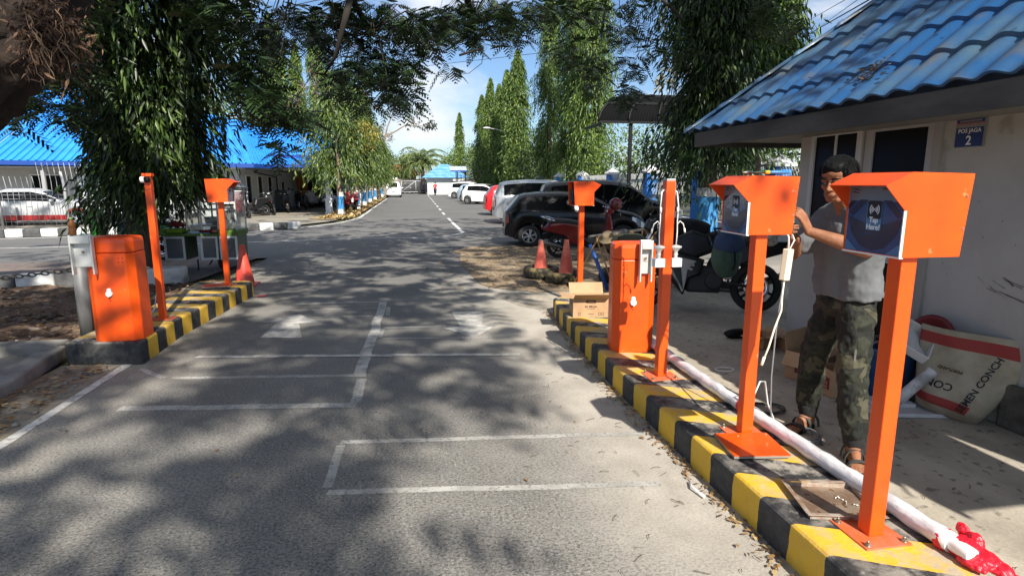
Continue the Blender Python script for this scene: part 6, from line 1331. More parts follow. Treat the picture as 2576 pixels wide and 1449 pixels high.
# motorbike with cart and the green one
gb = scooter('scooter', 'green and black scooter standing crosswise behind the weeping tree', (-4.98, 12.75, .0), R(184), MG, MK, lean=-4)
gb.scale = (1.05, 1.0, .98)
cb = scooter('scooter', 'black motorbike under the glass food cart', (-3.42, 11.35, 0), R(98), MK, MK, lean=0); cb.scale = (1.1, 1.1, 1.1)
t = thing('food_cart', 'green and white glass food cart carried on the black motorbike', 'food cart', (-3.62, 11.25, 0), R(-3))
GRN = mat('cart green', (.07, .15, .02), .5, col2=(.10, .19, .03), ns=6); ALU = mat('cart aluminium', (.62, .63, .64), .4, .3); CG = mat('cart glass', (.75, .80, .78), .05, trans=.9, spec=.5)
mb = MB(); mb.box(-.66, -.28, .64, .62, .28, .68); mb.box(.28, -.29, .685, .62, .29, .74); mb.build('counter', GRN, t, bevel=.004)
for x0, x1 in ((-.62, -.28), (-.02, .27), (.30, .60)):
    mb = MB(); mb.box(x0, -.27, .22, x1, .25, .635); mb.build('side_box', mat('cart side', (.10, .13, .07), .5, col2=(.07, .10, .05), ns=5), t)
    mb = MB(); mb.box(x0, -.285, .22, x0+.035, -.2705, .635); mb.box(x1-.035, -.285, .22, x1, -.2705, .635); mb.box(x0+.035, -.285, .22, x1-.035, -.2705, .255); mb.box(x0+.035, -.285, .60, x1-.035, -.2705, .635); f_ = mb.build('door_frame', ALU, t); MB().box(x0+.035, -.276, .255, x1-.035, -.272, .60).build('pane', mat('cloudy pane', (.12, .13, .14), .2, coat=.4), f_)
mb = MB()
for x in (-.22, .02, .30, .60):
    for y in (-.26, .26): mb.box(x-.012, y-.012, .745, x+.012, y+.012, 1.42)
for y in (-.26, .26): mb.box(-.232, y-.012, 1.421, .612, y+.012, 1.45); mb.box(-.208, y-.010, 1.08, .588, y+.010, 1.10)
mb.build('frame', ALU, t)
mb = MB(); mb.box(-.21, -.258, .76, .29, -.255, 1.41); mb.box(.31, -.258, .76, .59, -.255, 1.41); mb.box(.602, -.24, .76, .605, .24, 1.41); mb.build('pane', CG, t)
mb = MB(); mb.box(-.28, -.34, 1.455, .66, .34, 1.475); mb.prism([(-.30, 1.477), (.68, 1.477), (.5, 1.57), (-.12, 1.57)], -.32, .32, 'XZ'); mb.build('roof', mat('cart roof grey', (.3, .32, .3), .5), t, bevel=.003)
mb = MB(); mb.box(.34, -.30, 1.20, .60, -.275, 1.44); mb.prism([(.40, 1.27), (.54, 1.27), (.52, 1.36), (.42, 1.36)], -.3015, -.3005, 'XZ', 1); mb.build('sign_board', [WHITE_P, mat('sign orange', (.75, .30, .06), .6)], t)
mb = MB(); mb.box(-.66, -.2, .69, -.34, .15, .77); mb.build('tray', mat('lime tray', (.22, .36, .02), .5), t, bevel=.01)
mb = MB(); 
for k in range(10): mb.sph((-.55+.04*(k % 5), -.12+.1*(k//5), .82+.02*(k % 3)), (.035, .035, .05), 8, 6)
for k in range(8): mb.sph((-.02+.045*k, -.2, .72), (.035, .04, .03), 8, 6)
mb.build('sausage_heap', mat('dark red food', (.22, .015, .02), .5), t)
mb = MB(); mb.box(-.18, -.2, .80, .26, .2, .83); mb.lathe([(0, 0), (.10, 0), (.12, .12), (.11, .12)], (.1, 0, .84), 'Z', 20); mb.lathe([(0, 0), (.08, 0), (.10, .15), (.09, .15)], (.44, 0, .76), 'Z', 20); mb.build('pan', mat('pan steel', (.4, .4, .4), .3, .8), t)
mb = MB(); mb.cyl((-.12, -.2, 0), (-.12, -.2, .22), .014, n=6); mb.build('stand', BLACK_P, t)
# big motorcycle by the guard post with the pannier bag
def motorbike(label, loc, rz, lean=-8, graphic=False):
    t = thing('motorcycle', label, 'motorcycle', loc, rot=(R(lean), 0, rz)); r = .30
    wheel2(t, 0, r, BLACK_P, True, 6, .06); wheel2(t, 1.33, r, BLACK_P, True, 6, .05)
    slab([(-.30, .72), (-.38, .86), (-.10, .86), (.30, .80), (.50, .72), (.46, .60), (.2, .56), (-.1, .66)], .11, .09).build('tail_body', MK, t, bevel=.02)
    slab([(-.22, .87), (.1, .88), (.52, .80), (.5, .74), (.2, .79), (-.2, .82)], .13, .11).build('seat', mat('seat black', (.015,)*3), t, bevel=.02)
    slab([(.50, .72), (.58, .92), (.78, .98), (.98, .88), (1.0, .70), (.75, .62)], .15, .12).build('fuel_tank', MK, t, bevel=.03)
    f_ = slab([(.62, .62), (1.0, .74), (1.16, .60), (1.04, .40), (.86, .18), (.80, .38), (.66, .44)], .20, .17); fo = f_.build('fairing', MK, t, bevel=.01)
    if graphic:
        for s_ in (-1, 1):
            mb = MB(); 
            for pg in ([(.72, .60), (1.0, .66), (.90, .55), (.86, .24), (.82, .50)], [(1.06, .52), (1.0, .50), (.88, .22), (.86, .24)], [(.74, .56), (.80, .57), (.80, .545), (.745, .535)], [(.76, .51), (.82, .525), (.82, .50), (.77, .485)]): mb.add([(x, s_*.2035, z) for x, z in pg], [tuple(range(len(pg)))])
            mb.build('graphic', mat('graphic silver', (.34, .34, .33), .5), fo)
    mb = MB(); mb.cbox((.62, 0, .38), (.40, .24, .32)); mb.cyl((.5, -.16, .36), (.5, .16, .36), .11, n=18); mb.cyl((.72, -.05, .5), (.86, -.0, .62), .08, n=12); mb.build('engine', mat('engine grey', (.06,)*3), t, bevel=.03)
    mb = MB()
    for y in (-.08, .08): mb.cyl((1.33, y, r), (1.08, y, .92), .022, n=8)
    mb.build('front_fork', CHROME, t)
    slab([(1.10, .62), (1.28, .68), (1.52, .60), (1.62, .46), (1.50, .56), (1.28, .62)], .06, .045).build('front_fender', MK, t, bevel=.008)
    mb = MB(); mb.tube([(.92, -.34, 1.02), (1.0, -.2, 1.05), (1.05, 0, 1.0), (1.0, .2, 1.05), (.92, .34, 1.02)], .015, 8); mb.build('handlebar', BLACK_P, t)
    slab([(1.02, .86), (1.12, .80), (1.22, .90), (1.16, 1.04), (1.04, 1.02)], .11, .07).build('headlamp_cowl', MK, t, bevel=.02)
    for y in (-.24, .24): mb = MB(); mb.tube([(.98, y*.8, 1.05), (.98, y, 1.18)], .006, 5); mb.sph((.98, y*1.2, 1.22), (.015, .065, .04), 12, 8); mb.build('mirror', BLACK_P, t)
    mb = MB(); mb.tube([(.6, -.13, .26), (.2, -.17, .24), (-.05, -.18, .34), (-.40, -.19, .46)], [.02, .024, .05, .055], 10); mb.build('exhaust', mat('exhaust steel', (.12,)*3), t)
    mb = MB(); mb.cyl((.0, -.08, r), (.5, -.08, .36), .02, n=8); mb.cyl((.0, .08, r), (.5, .08, .36), .02, n=8); mb.build('swingarm', mat('engine grey', (.06,)*3), t)
    return t
motorbike('black motorcycle with striped silver fairing parked in the shade by the guard post', (4.10, 6.32, .004), R(158), 8, True)
motorbike('plain black motorcycle parked behind the striped one, under the weeping tree', (4.55, 7.75, .004), R(165), 8)
# seat clutter: dark coat, backpack
def blob(name, label, cat, c, rad, m, seed, amp=.16, parent=None, fl=.0):
    rs = np.random.default_rng(seed); mb = MB(); nu, nv = 36, 24; vs = []; ph = rs.random(8)*6
    for i in range(nv+1):
        p = -math.pi/2+math.pi*i/nv
        for j in range(nu):
            a = 2*math.pi*j/nu; q = 1+amp*(math.sin(3*a+ph[0]+2*p)*.5+math.sin(5*a+ph[1]-3*p)*.35+math.sin(9*a+4*p+ph[2])*.2)*math.cos(p)
            z = math.sin(p); vs.append((c[0]+rad[0]*q*math.copysign(abs(math.cos(p)*math.cos(a))**.8, math.cos(a)*math.cos(p)), c[1]+rad[1]*q*math.copysign(abs(math.cos(p)*math.sin(a))**.8, math.sin(a)), c[2]+rad[2]*(z if z > -fl or not fl else -fl)))
    mb.add(vs, [(i*nu+j, i*nu+(j+1) % nu, (i+1)*nu+(j+1) % nu, (i+1)*nu+j) for i in range(nv) for j in range(nu)], 0, True)
    o = mb.build(name, m, parent); 
    if label: tag(o, label, cat)
    return o
t = thing('backpack', 'green and navy backpack hung on the motorcycle beside the middle reader', 'backpack', (3.33, 5.70, .79), R(12))
blob('bag', None, None, (0, 0, 0), (.17, .10, .24), mat('bag green', (.035, .075, .055), .8, col2=(.05, .10, .075), ns=8, bump=.3, bs=40), 3, .10, t); blob('flap', None, None, (0, -.015, .13), (.165, .115, .13), mat('bag navy', (.02, .045, .11), .8, bump=.3, bs=40), 5, .08, t)
mb = MB(); mb.tube([(-.1, .06, .2), (-.09, .12, .28), (.05, .12, .28), (.08, .06, .2)], .012, 6); mb.tube([(0, -.11, .05), (.0, -.125, -.08), (0, -.10, -.14)], .009, 6); mb.build('strap', BLACK_P, t)
blob('jacket', 'dark jacket heaped over the motorcycle seat beside the lamp pole', 'jacket', (3.45, 6.95, .95), (.30, .17, .16), mat('dark cloth', (.008, .008, .009), .95), 8, .3)
blob('plastic_bag', 'crinkled clear plastic bag on the motorcycle behind the middle reader post', 'plastic bag', (3.98, 5.95, .98), (.11, .10, .13), mat('clear film', (.55, .52, .46), .25, col2=(.3, .25, .2), ns=22, coat=.5, bump=.8, bs=40), 12, .3)
blob('canvas_sack', 'olive canvas bundle with a straw hat behind the right barrier cabinet', 'bundle', (2.95, 7.6, .72), (.28, .2, .16), mat('olive canvas', (.05, .052, .03), .9, bump=.4, bs=30), 15, .25)
t = thing('hat', 'pale straw hat lying on the olive bundle', 'hat', (2.62, 7.5, .82), rot=(R(20), R(-20), 0)); mb = MB(); mb.lathe([(0, .09), (.06, .085), (.08, .05), (.085, .01), (.13, .0), (.13, -.008), (.0, -.01)], n=24); mb.build('brim', mat('straw', (.22, .17, .10), .9), t)
blob('shoe', 'black and white shoe lying under the motorcycle by the cartons', 'shoe', (3.24, 5.25, .05), (.14, .05, .05), BLACK_P, 17, .12)
t = thing('bottle', 'green drink bottle standing behind the cartons by the guard post', 'bottle', (3.60, 4.62, .0)); MB().lathe([(0, 0), (.035, 0), (.035, .14), (.015, .2), (.015, .22)], n=16).build('body', mat('green bottle', (.08, .22, .03), .3), t); MB().cyl((0, 0, .22), (0, 0, .24), .017, n=12).build('cap', WHITE_P, t)
# rubbish by the wall
t = thing('tub', 'worn blue plastic tub full of scrap against the guard post wall', 'tub', (3.38, 3.58, .005)); mb = MB(); mb.lathe([(0, .01), (.17, .0), (.19, .02), (.23, .38), (.245, .385), (.245, .40), (.225, .40), (.19, .05), (0, .04)], n=32); mb.build('body', mat('scuffed blue', (.01, .06, .17), .55, col2=(.03, .09, .2), ns=7, speck=(60, (.2, .25, .3), .68, .04)), t)
mb = MB(); random.seed(4)
for k in range(26): a = random.random()*6.28; b = random.random()*6.28; mb.tube([(.18*math.cos(a), .18*math.sin(a), .36+.05*random.random()), (.1*math.cos(b), .1*math.sin(b), .42), (.21*math.cos(b), .21*math.sin(b), .38+.06*random.random())], .006, 5)
o = mb.build('scrap', mat('scrap cable', (.03, .03, .03), .5, col2=(.25, .25, .25), ns=5)); o.location = (3.38, 3.58, .005); tag(o, 'tangle of dark cable ends heaped in the blue tub', 'scrap')
t = thing('basin', 'dark red round basin propped against the wall above the blue tub', 'basin', (3.66, 3.42, .40), rot=(0, R(-70), 0)); mb = MB(); mb.lathe([(0, 0), (.14, 0), (.20, .09), (.215, .09), (.215, .10), (.19, .10), (.13, .015), (0, .012)], n=32); mb.build('body', mat('maroon plastic', (.16, .012, .018), .4), t)
t = thing('foam_box', 'white foam box lid tipped on top of the blue tub', 'foam box', (3.40, 3.36, .46), rot=(R(35), R(-28), R(35)))
FOAM = mat('foam white', (.58, .59, .60), .7, col2=(.5, .5, .5), ns=8); mb = MB(); mb.box(-.13, -.10, 0, .13, .10, .008); mb.box(-.13, -.10, .0085, -.118, .10, .07); mb.box(.118, -.10, .0085, .13, .10, .07); mb.box(-.1175, -.10, .0085, .1175, -.09, .07); mb.box(-.1175, .09, .0085, .1175, .10, .07); mb.build('shell', FOAM, t, bevel=.004)
t = thing('foam_board', 'flat white foam packing boards on the ground under the cement sack', 'foam board', (3.32, 3.26, .006), R(-12)); mb = MB(); mb.box(-.28, -.11, 0, .26, .11, .028); mb.build('board', FOAM, t, bevel=.006); mb = MB(); mb.box(-.22, .0, .0285, .06, .16, .055); mb.build('board', FOAM, t, bevel=.006)
t = thing('pipe_offcut', 'short grey white pipe offcut leaning on the blue tub', 'pipe', (0, 0, 0)); mb = MB(); a = Vector((3.17, 3.22, .09)); b = Vector((3.38, 3.16, .33)); mb.cyl(a, b, .036, n=20, caps=False); mb.cyl(a, b, .031, n=20, caps=False); mb.build('tube', mat('scuffed pvc', (.50, .51, .53), .5, col2=(.25, .25, .26), ns=12), t)
# cement sack: bulging upright bag leaning to the wall, printed both ways
t = thing('cement_sack', 'half full paper cement sack with red bands and black lettering slumped by the wall', 'sack', (3.52, 3.17, .0), rot=(R(-9), R(14), R(-52)))
nu, nv = 48, 30
def sackp(u, v):   # u round, v up
    a = 2*math.pi*u; wd = .19+.11*v; dp = .12*(1-v)**.6+.022+.02*math.sin(v*7); sx = math.copysign(abs(math.cos(a))**.75, math.cos(a)); sy = math.copysign(abs(math.sin(a))**.9, math.sin(a))
    x = wd*sx*(1-.18*(1-v)**3); y = dp*sy + .012*math.sin(9*v+4*x*6)+.010*math.sin(23*x+7*v); z = .52*v*(1-.0*v)+.02*math.sin(6*x)*v + .10*x*v
    if v < .12: y *= (.5+v*4.1); 
    return (x, y, z+.012)
vs = [sackp(j/nu, i/(nv-1)) for i in range(nv) for j in range(nu)]; mb = MB(); fs = []; ms = []
for i in range(nv-1):
    v = i/(nv-1)
    for j in range(nu): fs.append((i*nu+j, i*nu+(j+1) % nu, (i+1)*nu+(j+1) % nu, (i+1)*nu+j)); ms.append(1 if (.76 < v < .90) or (.10 < v < .20 and j > nu*.5 and j < nu*.80) else 0)
mb.add(vs, fs, 0, True); mb.m = ms; mb.f.append(tuple(range(nu))); mb.m.append(0); mb.sm.append(False)
mb.build('bag', [mat('kraft paper', (.36, .32, .24), .8, col2=(.28, .24, .17), ns=7, bump=.5, bs=18), mat('sack red', (.26, .03, .025), .75)], t)
def wrap_text(txt, size, u0, v0, ang, m):
    "lettering laid on the front of the bulging sack"
    tb = MB(); tb.text(txt, size, (0, 0, 0), (math.cos(ang), 0, math.sin(ang)), (-math.sin(ang), 0, math.cos(ang)), 0, 0.0, 'CENTER', bold=.0012)
    P = np.concatenate(tb.v); xs_ = P[:, 0]+u0; zs_ = P[:, 2]+v0; out_ = []
    for x, z in zip(xs_, zs_):
        v = min(.98, max(.0, (z-.012)/.52)); wd = (.19+.11*v)*(1-.18*(1-v)**3); c = min(.98, max(-.98, x/wd)); a = math.acos(math.copysign(abs(c)**(1/.75), c)); p = sackp(-a/(2*math.pi) % 1, v); out_.append((x, p[1]-.0035, z+.10*x*v+.02*math.sin(6*x)*v))
    w_ = MB(); w_.add(out_, tb.f); w_.build('lettering', m, t)
wrap_text('SEMEN CONCH', .050, .105, .245, R(78), INK_K); wrap_text('CON', .062, -.09, .21, R(180), INK_K); wrap_text('PORTLAND', .024, -.07, .30, R(180), mat('brown ink', (.09, .06, .04), .7))
t.scale = (1.1, 1.1, 1.12)
# ---------------- people ----------------
SKIN = mat('skin', (.27, .12, .065), .58, col2=(.21, .088, .045), ns=22, spec=.28, bump=.25, bs=70)
def caps(mb, pts, rads, n=14, flat=False):
    "rounded limb through the points"
    P = []; Q = []
    for (a, b, ra, rb) in zip(pts[:-1], pts[1:], rads[:-1], rads[1:]):
        a, b = np.array(a, float), np.array(b, float); k = max(2, int(np.linalg.norm(b-a)/.02))
        for i in range(k): P.append(a+(b-a)*i/k); Q.append(ra+(rb-ra)*i/k)
    P.append(np.array(pts[-1], float)); Q.append(rads[-1]); mb.tube(P, Q, n)
    for p, r_ in list(zip(pts, rads))[1 if flat else 0:]: mb.sph(p, r_, n, 8)
def ell(mb, c, r, M=None, nu=20, nv=14):
    X0 = mb.X; mb.X = X0 @ T(*c) @ (M if M is not None else Matrix.Identity(4)); mb.sph((0, 0, 0), r, nu, nv); mb.X = X0
def fuse(o, vox, sm=4, disp=None, fac=.5):
    m = o.modifiers.new("skin", 'REMESH'); m.mode = 'VOXEL'; m.voxel_size = vox; m.use_smooth_shade = True
    if sm: s_ = o.modifiers.new("soft", 'SMOOTH'); s_.factor = fac; s_.iterations = sm
    if disp:
        tx = bpy.data.textures.new("folds", 'CLOUDS'); tx.noise_scale = disp[1]; tx.noise_depth = 2; d = o.modifiers.new("folds", 'DISPLACE'); d.texture = tx; d.strength = disp[0]; d.mid_level = .5
def hand(mb, wrist, d, palm_n, curl, L=.175, spread=.06, pinch=False):
    "palm and five fingers; d = hand direction, palm_n = palm normal, fingers curl towards it"
    w_, d, nrm = np.array(wrist, float), np.array(d, float), np.array(palm_n, float); d /= np.linalg.norm(d); nrm -= d*(nrm@d); nrm /= np.linalg.norm(nrm); s_ = np.cross(d, nrm)
    pl = L*.50
    for k, off in enumerate((-.030, -.010, .010, .028)):
        caps(mb, [w_+s_*off*.5, w_+d*pl+s_*off], [.016, .0105], 10)
        fl = L*(.44, .50, .47, .37)[k]; base = w_+d*pl+s_*off; c = curl[k]; p = base; pts = [p]; a = 0; dirn = d+s_*spread*(k-1.5)
        for seg, q in zip((.45, .32, .23), (.5, 1.0, .8)):
            a += c*q; v = (dirn*math.cos(a)+nrm*math.sin(a)); v /= np.linalg.norm(v); p = p+v*fl*seg; pts.append(p)
        caps(mb, pts, [.0098, .0088, .0078, .0068], 10)
    b = w_+d*pl*.25-s_*.022; t1 = b+(d*.55-s_*.75+nrm*.5)*.035; t2 = t1+(d*.9-s_*(.1 if pinch else .4)+nrm*.6)*.027; t3 = t2+(d*.9+s_*.35+nrm*.45)*.022
    caps(mb, [b, t1, t2, t3], [.014, .0115, .0095, .008], 10)
def headparts(mb, c, M):
    "skull, jaw, nose, ears about the head centre; local -x is the way the face looks, z up"
    def P(x, y, z): return tuple(np.array(c)+np.array(M.to_3x3() @ Vector((x, y, z))))
    M4 = M.to_4x4()
    ell(mb, P(.012, 0, .030), (.094, .074, .088), M4); ell(mb, P(-.030, 0, -.030), (.058, .056, .075), M4); ell(mb, P(-.048, 0, -.088), (.026, .026, .022), M4)
    for s_ in (-1, 1):
        ell(mb, P(-.055, s_*.036, -.018), (.026, .022, .022), M4); caps(mb, [P(-.01, s_*.056, -.07), P(-.055, s_*.022, -.092)], [.017, .017], 10)
        ell(mb, P(.012, s_*.075, -.01), (.016, .009, .030), M4); ell(mb, P(-.080, s_*.030, .022), (.010, .022, .008), M4); ell(mb, P(-.068, s_*.034, -.014), (.020, .022, .014), M4)
    caps(mb, [P(-.086, 0, .012), P(-.097, 0, -.010), P(-.108, 0, -.026)], [.008, .0095, .0125], 10); ell(mb, P(-.094, .011, -.030), (.010, .008, .008), M4); ell(mb, P(-.094, -.011, -.030), (.010, .008, .008), M4)
    ell(mb, P(-.086, 0, -.056), (.010, .024, .0062), M4); ell(mb, P(-.084, 0, -.066), (.010, .020, .0065), M4); ell(mb, P(-.060, 0, .052), (.035, .055, .035), M4)
    return P
def face_details(parent, P, M, hairm, seed=1, fringe=True):
    M4 = M.to_4x4(); 
    for s_ in (-1, 1):
        mb = MB(); ell(mb, P(-.080, s_*.031, .004), (.0110, .0120, .0090), M4); e = mb.build('eye', mat('eye white', (.14, .12, .105), .65, spec=.15), parent)
        mb = MB(); ell(mb, P(-.0895, s_*.031, .002), (.0040, .0080, .0070), M4); mb.build('iris', mat('eye dark', (.012, .008, .006), .4), e)
        mb = MB(); ell(mb, P(-.083, s_*.031, .014), (.0105, .0155, .0045), M4); mb.build('eyelid', SKIN, parent)
        mb = MB(); caps(mb, [P(-.092, s_*.014, .026), P(-.0905, s_*.032, .031), P(-.078, s_*.052, .026)], [.0036, .0042, .0024], 8); mb.build('eyebrow', hairm, parent)
    mb = MB(); caps(mb, [P(-.092, -.022, -.060), P(-.0975, 0, -.0605), P(-.092, .022, -.060)], [.0014, .0022, .0014], 6); mb.build('lips', mat('lips', (.17, .06, .045), .5), parent)
    # hair: cap plus locks
    mb = MB(); ell(mb, P(.020, 0, .050), (.100, .085, .086), M4); ell(mb, P(.06, 0, .01), (.062, .072, .075), M4); ell(mb, P(-.040, 0, .080), (.056, .064, .042), M4); ell(mb, P(-.062, .018, .066), (.030, .036, .026), M4); ell(mb, P(-.055, -.022, .064), (.032, .034, .026), M4); 
    h = mb.build('hair', hairm, parent); fuse(h, .006, 2, (.012, .02))
    rs = random.Random(seed); mb = MB()
    for k in range(900):
        th = rs.uniform(-math.pi, math.pi); ph = rs.uniform(.0, 1.35); v = np.array([math.cos(th)*math.cos(ph), math.sin(th)*math.cos(ph), math.sin(ph)]); b = np.array([.018, 0, .048])+v*np.array([.097, .083, .083])
        if b[0] < -.050 and b[2] < .075: continue
        tdir = np.array([-.9+rs.gauss(0, .16), v[1]*.7+rs.gauss(0, .14), -.30+rs.gauss(0, .12)]) if b[0] < .03 else np.array([.3+rs.gauss(0, .15), v[1]*.6+rs.gauss(0, .15), -.95]); tdir -= v*(tdir@v)*.75; tdir /= np.linalg.norm(tdir)+1e-6; L_ = rs.uniform(.03, .055) if b[0] > -.02 else rs.uniform(.015, .030)
        p0, p1, p2 = b-v*.002, b+tdir*L_*.5+v*.005, b+tdir*L_-v*.004; mb.tube([P(*p0), P(*p1), P(*p2)], [.0032, .0028, .0008], 4, caps=False)
    mb.build('hair_locks', hairm, parent)
HAIR = mat('black hair', (.004, .004, .0045), .6, spec=.12)
def camo():
    m = bpy.data.materials.new('camouflage cloth'); m.use_nodes = True; t = m.node_tree; b = t.nodes['Principled BSDF']; b.inputs['Roughness'].default_value = .85
    c = nd(t, 'ShaderNodeTexCoord'); n = nd(t, 'ShaderNodeTexNoise'); n.inputs['Scale'].default_value = 7.5; n.inputs['Detail'].default_value = 2; n.inputs['Distortion'].default_value = .6; t.links.new(c.outputs['Object'], n.inputs['Vector'])
    r_ = nd(t, 'ShaderNodeValToRGB'); r_.color_ramp.interpolation = 'CONSTANT'; e = r_.color_ramp.elements; e[0].position = 0; e[0].color = (.005, .006, .004, 1); e[1].position = .47; e[1].color = (.020, .022, .012, 1)
    k = e.new(.54); k.color = (.010, .011, .006, 1); k = e.new(.59); k.color = (.058, .054, .032, 1)
    t.links.new(n.outputs[0], r_.inputs[0]); t.links.new(r_.outputs[0], b.inputs['Base Color']); n2 = nd(t, 'ShaderNodeTexNoise'); n2.inputs['Scale'].default_value = 16; bp = nd(t, 'ShaderNodeBump'); bp.inputs['Strength'].default_value = .35; bp.inputs['Distance'].default_value = .02; t.links.new(n2.outputs[0], bp.inputs['Height']); t.links.new(bp.outputs[0], b.inputs['Normal']); return m
# the technician: stands side-on, facing the reader (-x), leaning in a little
t = thing('person', 'man in grey T-shirt and camouflage trousers working on the middle reader, fingers raised to it', 'person')
FL, FR_ = (2.42, 2.68), (2.46, 3.16)            # left foot (nearer), right foot
hipL, hipR = (2.47, 2.80, .88), (2.49, 3.00, .88); kneeL, kneeR = (2.43, 2.73, .48), (2.45, 3.09, .48); ankL, ankR = (2.455, 2.70, .09), (2.50, 3.15, .09)
shL, shR = (2.455, 2.735, 1.36), (2.46, 3.07, 1.36); neck = (2.42, 2.905, 1.43); head = (2.335, 2.875, 1.565)
elL, wrL = (2.365, 2.655, 1.205), (2.14, 2.81, 1.295); elR, wrR = (2.26, 3.10, 1.14), (2.13, 2.90, 1.245)
b = MB()
caps(b, [(2.48, 2.90, .92), (2.475, 2.90, 1.10), (2.47, 2.90, 1.28)], [.100, .105, .115]); caps(b, [shR, shL], [.062, .062]); caps(b, [(2.465, 2.90, 1.34), neck, (2.37, 2.885, 1.50)], [.07, .056, .052])
for h_, k_, a_ in ((hipL, kneeL, ankL), (hipR, kneeR, ankR)): caps(b, [h_, k_, a_], [.068, .052, .034])
for s_, e_, w_ in ((shL, elL, wrL), (shR, elR, wrR)): caps(b, [s_, e_, tuple(np.array(e_)*.65+np.array(w_)*.35), w_], [.052, .040, .041, .026])
hand(b, wrL, (-.45, .18, .95), (-.55, .75, .25), (.55, .75, .95, 1.1), pinch=True); hand(b, wrR, (-.75, -.35, .45), (.1, -.8, .5), (.8, .9, 1.0, 1.1))
HM = Matrix.Rotation(R(26), 3, 'Z') @ Matrix.Rotation(R(-13), 3, 'Y')
P = headparts(b, head, HM)
FEET = ((ankL, R(62)), (ankR, R(24)))       # heading turned from -x towards the viewpoint
def foot(mb, a_, ang):
    X0 = mb.X; mb.X = X0 @ T(a_[0], a_[1], 0) @ rotz(ang)
    caps(mb, [(0, 0, .13), (.012, 0, .09), (.03, 0, .045)], [.036, .037, .032], 12); caps(mb, [(0, 0, .095), (-.06, .0, .062), (-.11, .0, .042)], [.036, .031, .020], 12)
    ell(mb, (-.05, 0, .036), (.085, .034, .022)); ell(mb, (-.118, .002, .033), (.045, .043, .017))
    for k in range(5):
        yy = -.034+.0175*k if ang == ang else 0; L_ = (.058, .052, .047, .041, .033)[k]; mb2 = [(-.135, yy*.92, .032), (-.145-L_*.55, yy, .031), (-.145-L_, yy, .025)]; caps(mb, mb2, [.0105, .0088 if k else .0115, .0078 if k else .0105], 8)
    mb.X = X0
for a_, g_ in FEET: foot(b, a_, g_)
body = b.build('body', SKIN, t); fuse(body, .0048, 2)
face_details(t, P, HM, HAIR)
GREY = mat('grey jersey', (.135, .142, .152), .92, col2=(.11, .117, .125), ns=3, bump=.5, bs=9, stretch=(1.2, 1.2, .35))
s = MB()
caps(s, [(2.475, 2.90, .92), (2.47, 2.90, 1.05), (2.465, 2.90, 1.28)], [.124, .126, .124], 20, True); 
for y0, y1 in ((2.80, 2.76), (3.0, 3.04)): caps(s, [(2.485, y0, .92), (2.47, y0, 1.05), (2.46, y1, 1.30)], [.116, .112, .092], 20, True)
caps(s, [(2.46, 3.04, 1.365), (2.45, 2.905, 1.40), (2.455, 2.76, 1.365)], [.075, .075, .075])
for sh_, el_ in ((shL, elL), (shR, elR)): m_ = np.array(sh_)*.32+np.array(el_)*.68; caps(s, [sh_, tuple(m_)], [.078, .074])
sh = s.build('shirt', GREY, t); 
fuse(sh, .009, 5, (.030, .085))
# trousers
TR = camo(); s = MB(); caps(s, [(2.48, 2.86, .90), (2.478, 2.86, .97)], [.108, .104]); caps(s, [(2.48, 2.94, .90), (2.478, 2.94, .97)], [.108, .104])
caps(s, [(2.48, 2.83, .88), (2.48, 2.97, .88)], [.110, .110])
for h_, k_, a_ in ((hipL, kneeL, ankL), (hipR, kneeR, ankR)):
    h2_ = np.array(h_)-np.array([0, 0, .03]); caps(s, [tuple(h2_), tuple((np.array(h_)+np.array(k_))/2), k_, tuple(np.array(k_)*.5+np.array(a_)*.5), (a_[0]-.005, a_[1], .20), (a_[0], a_[1], .155)], [.099, .089, .080, .075, .073, .061])
tr = s.build('trousers', TR, t); fuse(tr, .008, 3, (.034, .07))
mb = MB()
for a_ in (ankL, ankR): mb.cyl((a_[0], a_[1], .095), (a_[0]-.002, a_[1], .165), .052, .060, 20)
mb.build('cuff', mat('ribbed black', (.012, .012, .012), .9), t, bevel=.006)
MB().bar((2.395, 2.688, .66), (2.40, 2.695, .50), .010, .014).build('zip', mat('zip steel', (.3, .3, .3), .3, .8), t)
for a_, g_ in FEET:
    XF = T(a_[0], a_[1], 0) @ rotz(g_); mb = MB(); mb.X = XF
    sole = [(.072*math.cos(u) if math.cos(u) > 0 else -.10+.125*math.cos(u) if math.cos(u) < -.3 else (.0+.46*math.cos(u)), (.040+.012*max(0, -math.cos(u)))*math.sin(u)) for u in np.linspace(0, 2*math.pi, 36, endpoint=False)]
    mb.prism(sole, .0, .018, 'XY'); so_ = mb.build('sandal', mat('sandal black', (.014, .013, .012), .85), t, bevel=.004)
    for x, h_, tk in ((-.128, .044, .016), (-.055, .078, .013), (.035, .075, .010)):
        mb = MB(); mb.X = XF; vs = []
        for i_ in range(15):
            u = math.pi*i_/14; yy = .050*math.cos(u); zz = .014+h_*math.sin(u)**.7
            for dx, o_ in ((-tk, 0), (tk, 0), (tk, .004), (-tk, .004)): vs.append((x+dx-.012*math.cos(u), yy+o_*math.cos(u), zz+o_))
        mb.add(vs, [(i_*4+j_, i_*4+(j_+1) % 4, (i_+1)*4+(j_+1) % 4, (i_+1)*4+j_) for i_ in range(14) for j_ in range(4)]); mb.build('strap', mat('sandal strap', (.045, .042, .04), .9), so_)
t.location = (-.028, .0, 0)
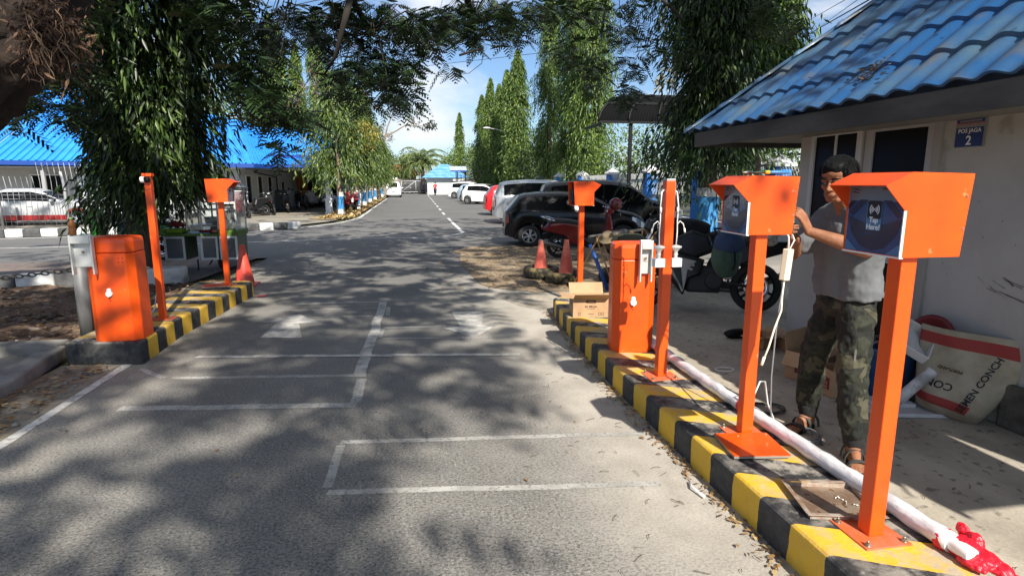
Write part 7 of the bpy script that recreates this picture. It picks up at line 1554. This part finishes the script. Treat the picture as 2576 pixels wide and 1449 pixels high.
# simple riders seen at a distance
def rider(label, loc, rz, coat, trousers, hairm, sc_=1., helmet=None):
    t = thing('person', label, 'person', loc, rz); b = MB()      # seated, facing +x
    caps(b, [(0, 0, .85), (.03, 0, 1.1), (.05, 0, 1.32)], [.12, .12, .12], 10); caps(b, [(.05, 0, 1.36), (.07, 0, 1.5)], [.05, .05], 8); ell(b, (.09, 0, 1.60), (.09, .075, .11))
    ell(b, (.18, 0, 1.59), (.015, .012, .02))
    for s_ in (-1, 1): caps(b, [(.05, s_*.18, 1.36), (.18, s_*.26, 1.12), (.42, s_*.26, 1.06)], [.05, .042, .03], 8); hand(b, (.42, s_*.26, 1.06), (1, 0, -.1), (0, 0, -1), (.9, .9, .9, .9), .16); caps(b, [(.02, s_*.10, .84), (.40, s_*.16, .80), (.36, s_*.15, .36), (.5, s_*.15, .32)], [.085, .06, .042, .035], 8)
    fuse(b.build('body', SKIN, t), .010, 2)
    s = MB(); caps(s, [(0, 0, .86), (.03, 0, 1.1), (.05, 0, 1.30)], [.15, .145, .145], 10); caps(s, [(.05, -.15, 1.36), (.05, .15, 1.36)], [.07, .07], 8)
    for s_ in (-1, 1): caps(s, [(.05, s_*.18, 1.36), (.18, s_*.26, 1.12), (.38, s_*.26, 1.07)], [.065, .055, .045], 8)
    fuse(s.build('jacket', coat, t), .014, 3, (.02, .08))
    s = MB()
    for s_ in (-1, 1): caps(s, [(0, s_*.09, .84), (.40, s_*.16, .80), (.37, s_*.15, .42)], [.105, .08, .062], 8)
    fuse(s.build('trousers', trousers, t), .014, 2)
    s = MB(); ell(s, (.07, 0, 1.635), (.115, .10, .11)); s.build('helmet' if helmet else 'hair', helmet or hairm, t); return t
JN = mat('blue jeans', (.06, .10, .19), .85, col2=(.09, .14, .24), ns=12)
rider('rider in a red jacket on a scooter in front of the far gatehouse', (3.42, 80.1, 0), R(92), mat('red jacket', (.55, .03, .03), .7), JN, HAIR, helmet=BLACK_P)
scooter('scooter', 'small scooter ridden by the person in the red jacket', (3.40, 79.7, 0), R(92), MK, MK, lean=0)
rider('person in blue jeans sitting on the green scooter, mostly behind the weeping tree', (-5.28, 12.9, -.02), R(184), mat('dark shirt', (.02, .022, .03), .8), JN, HAIR)
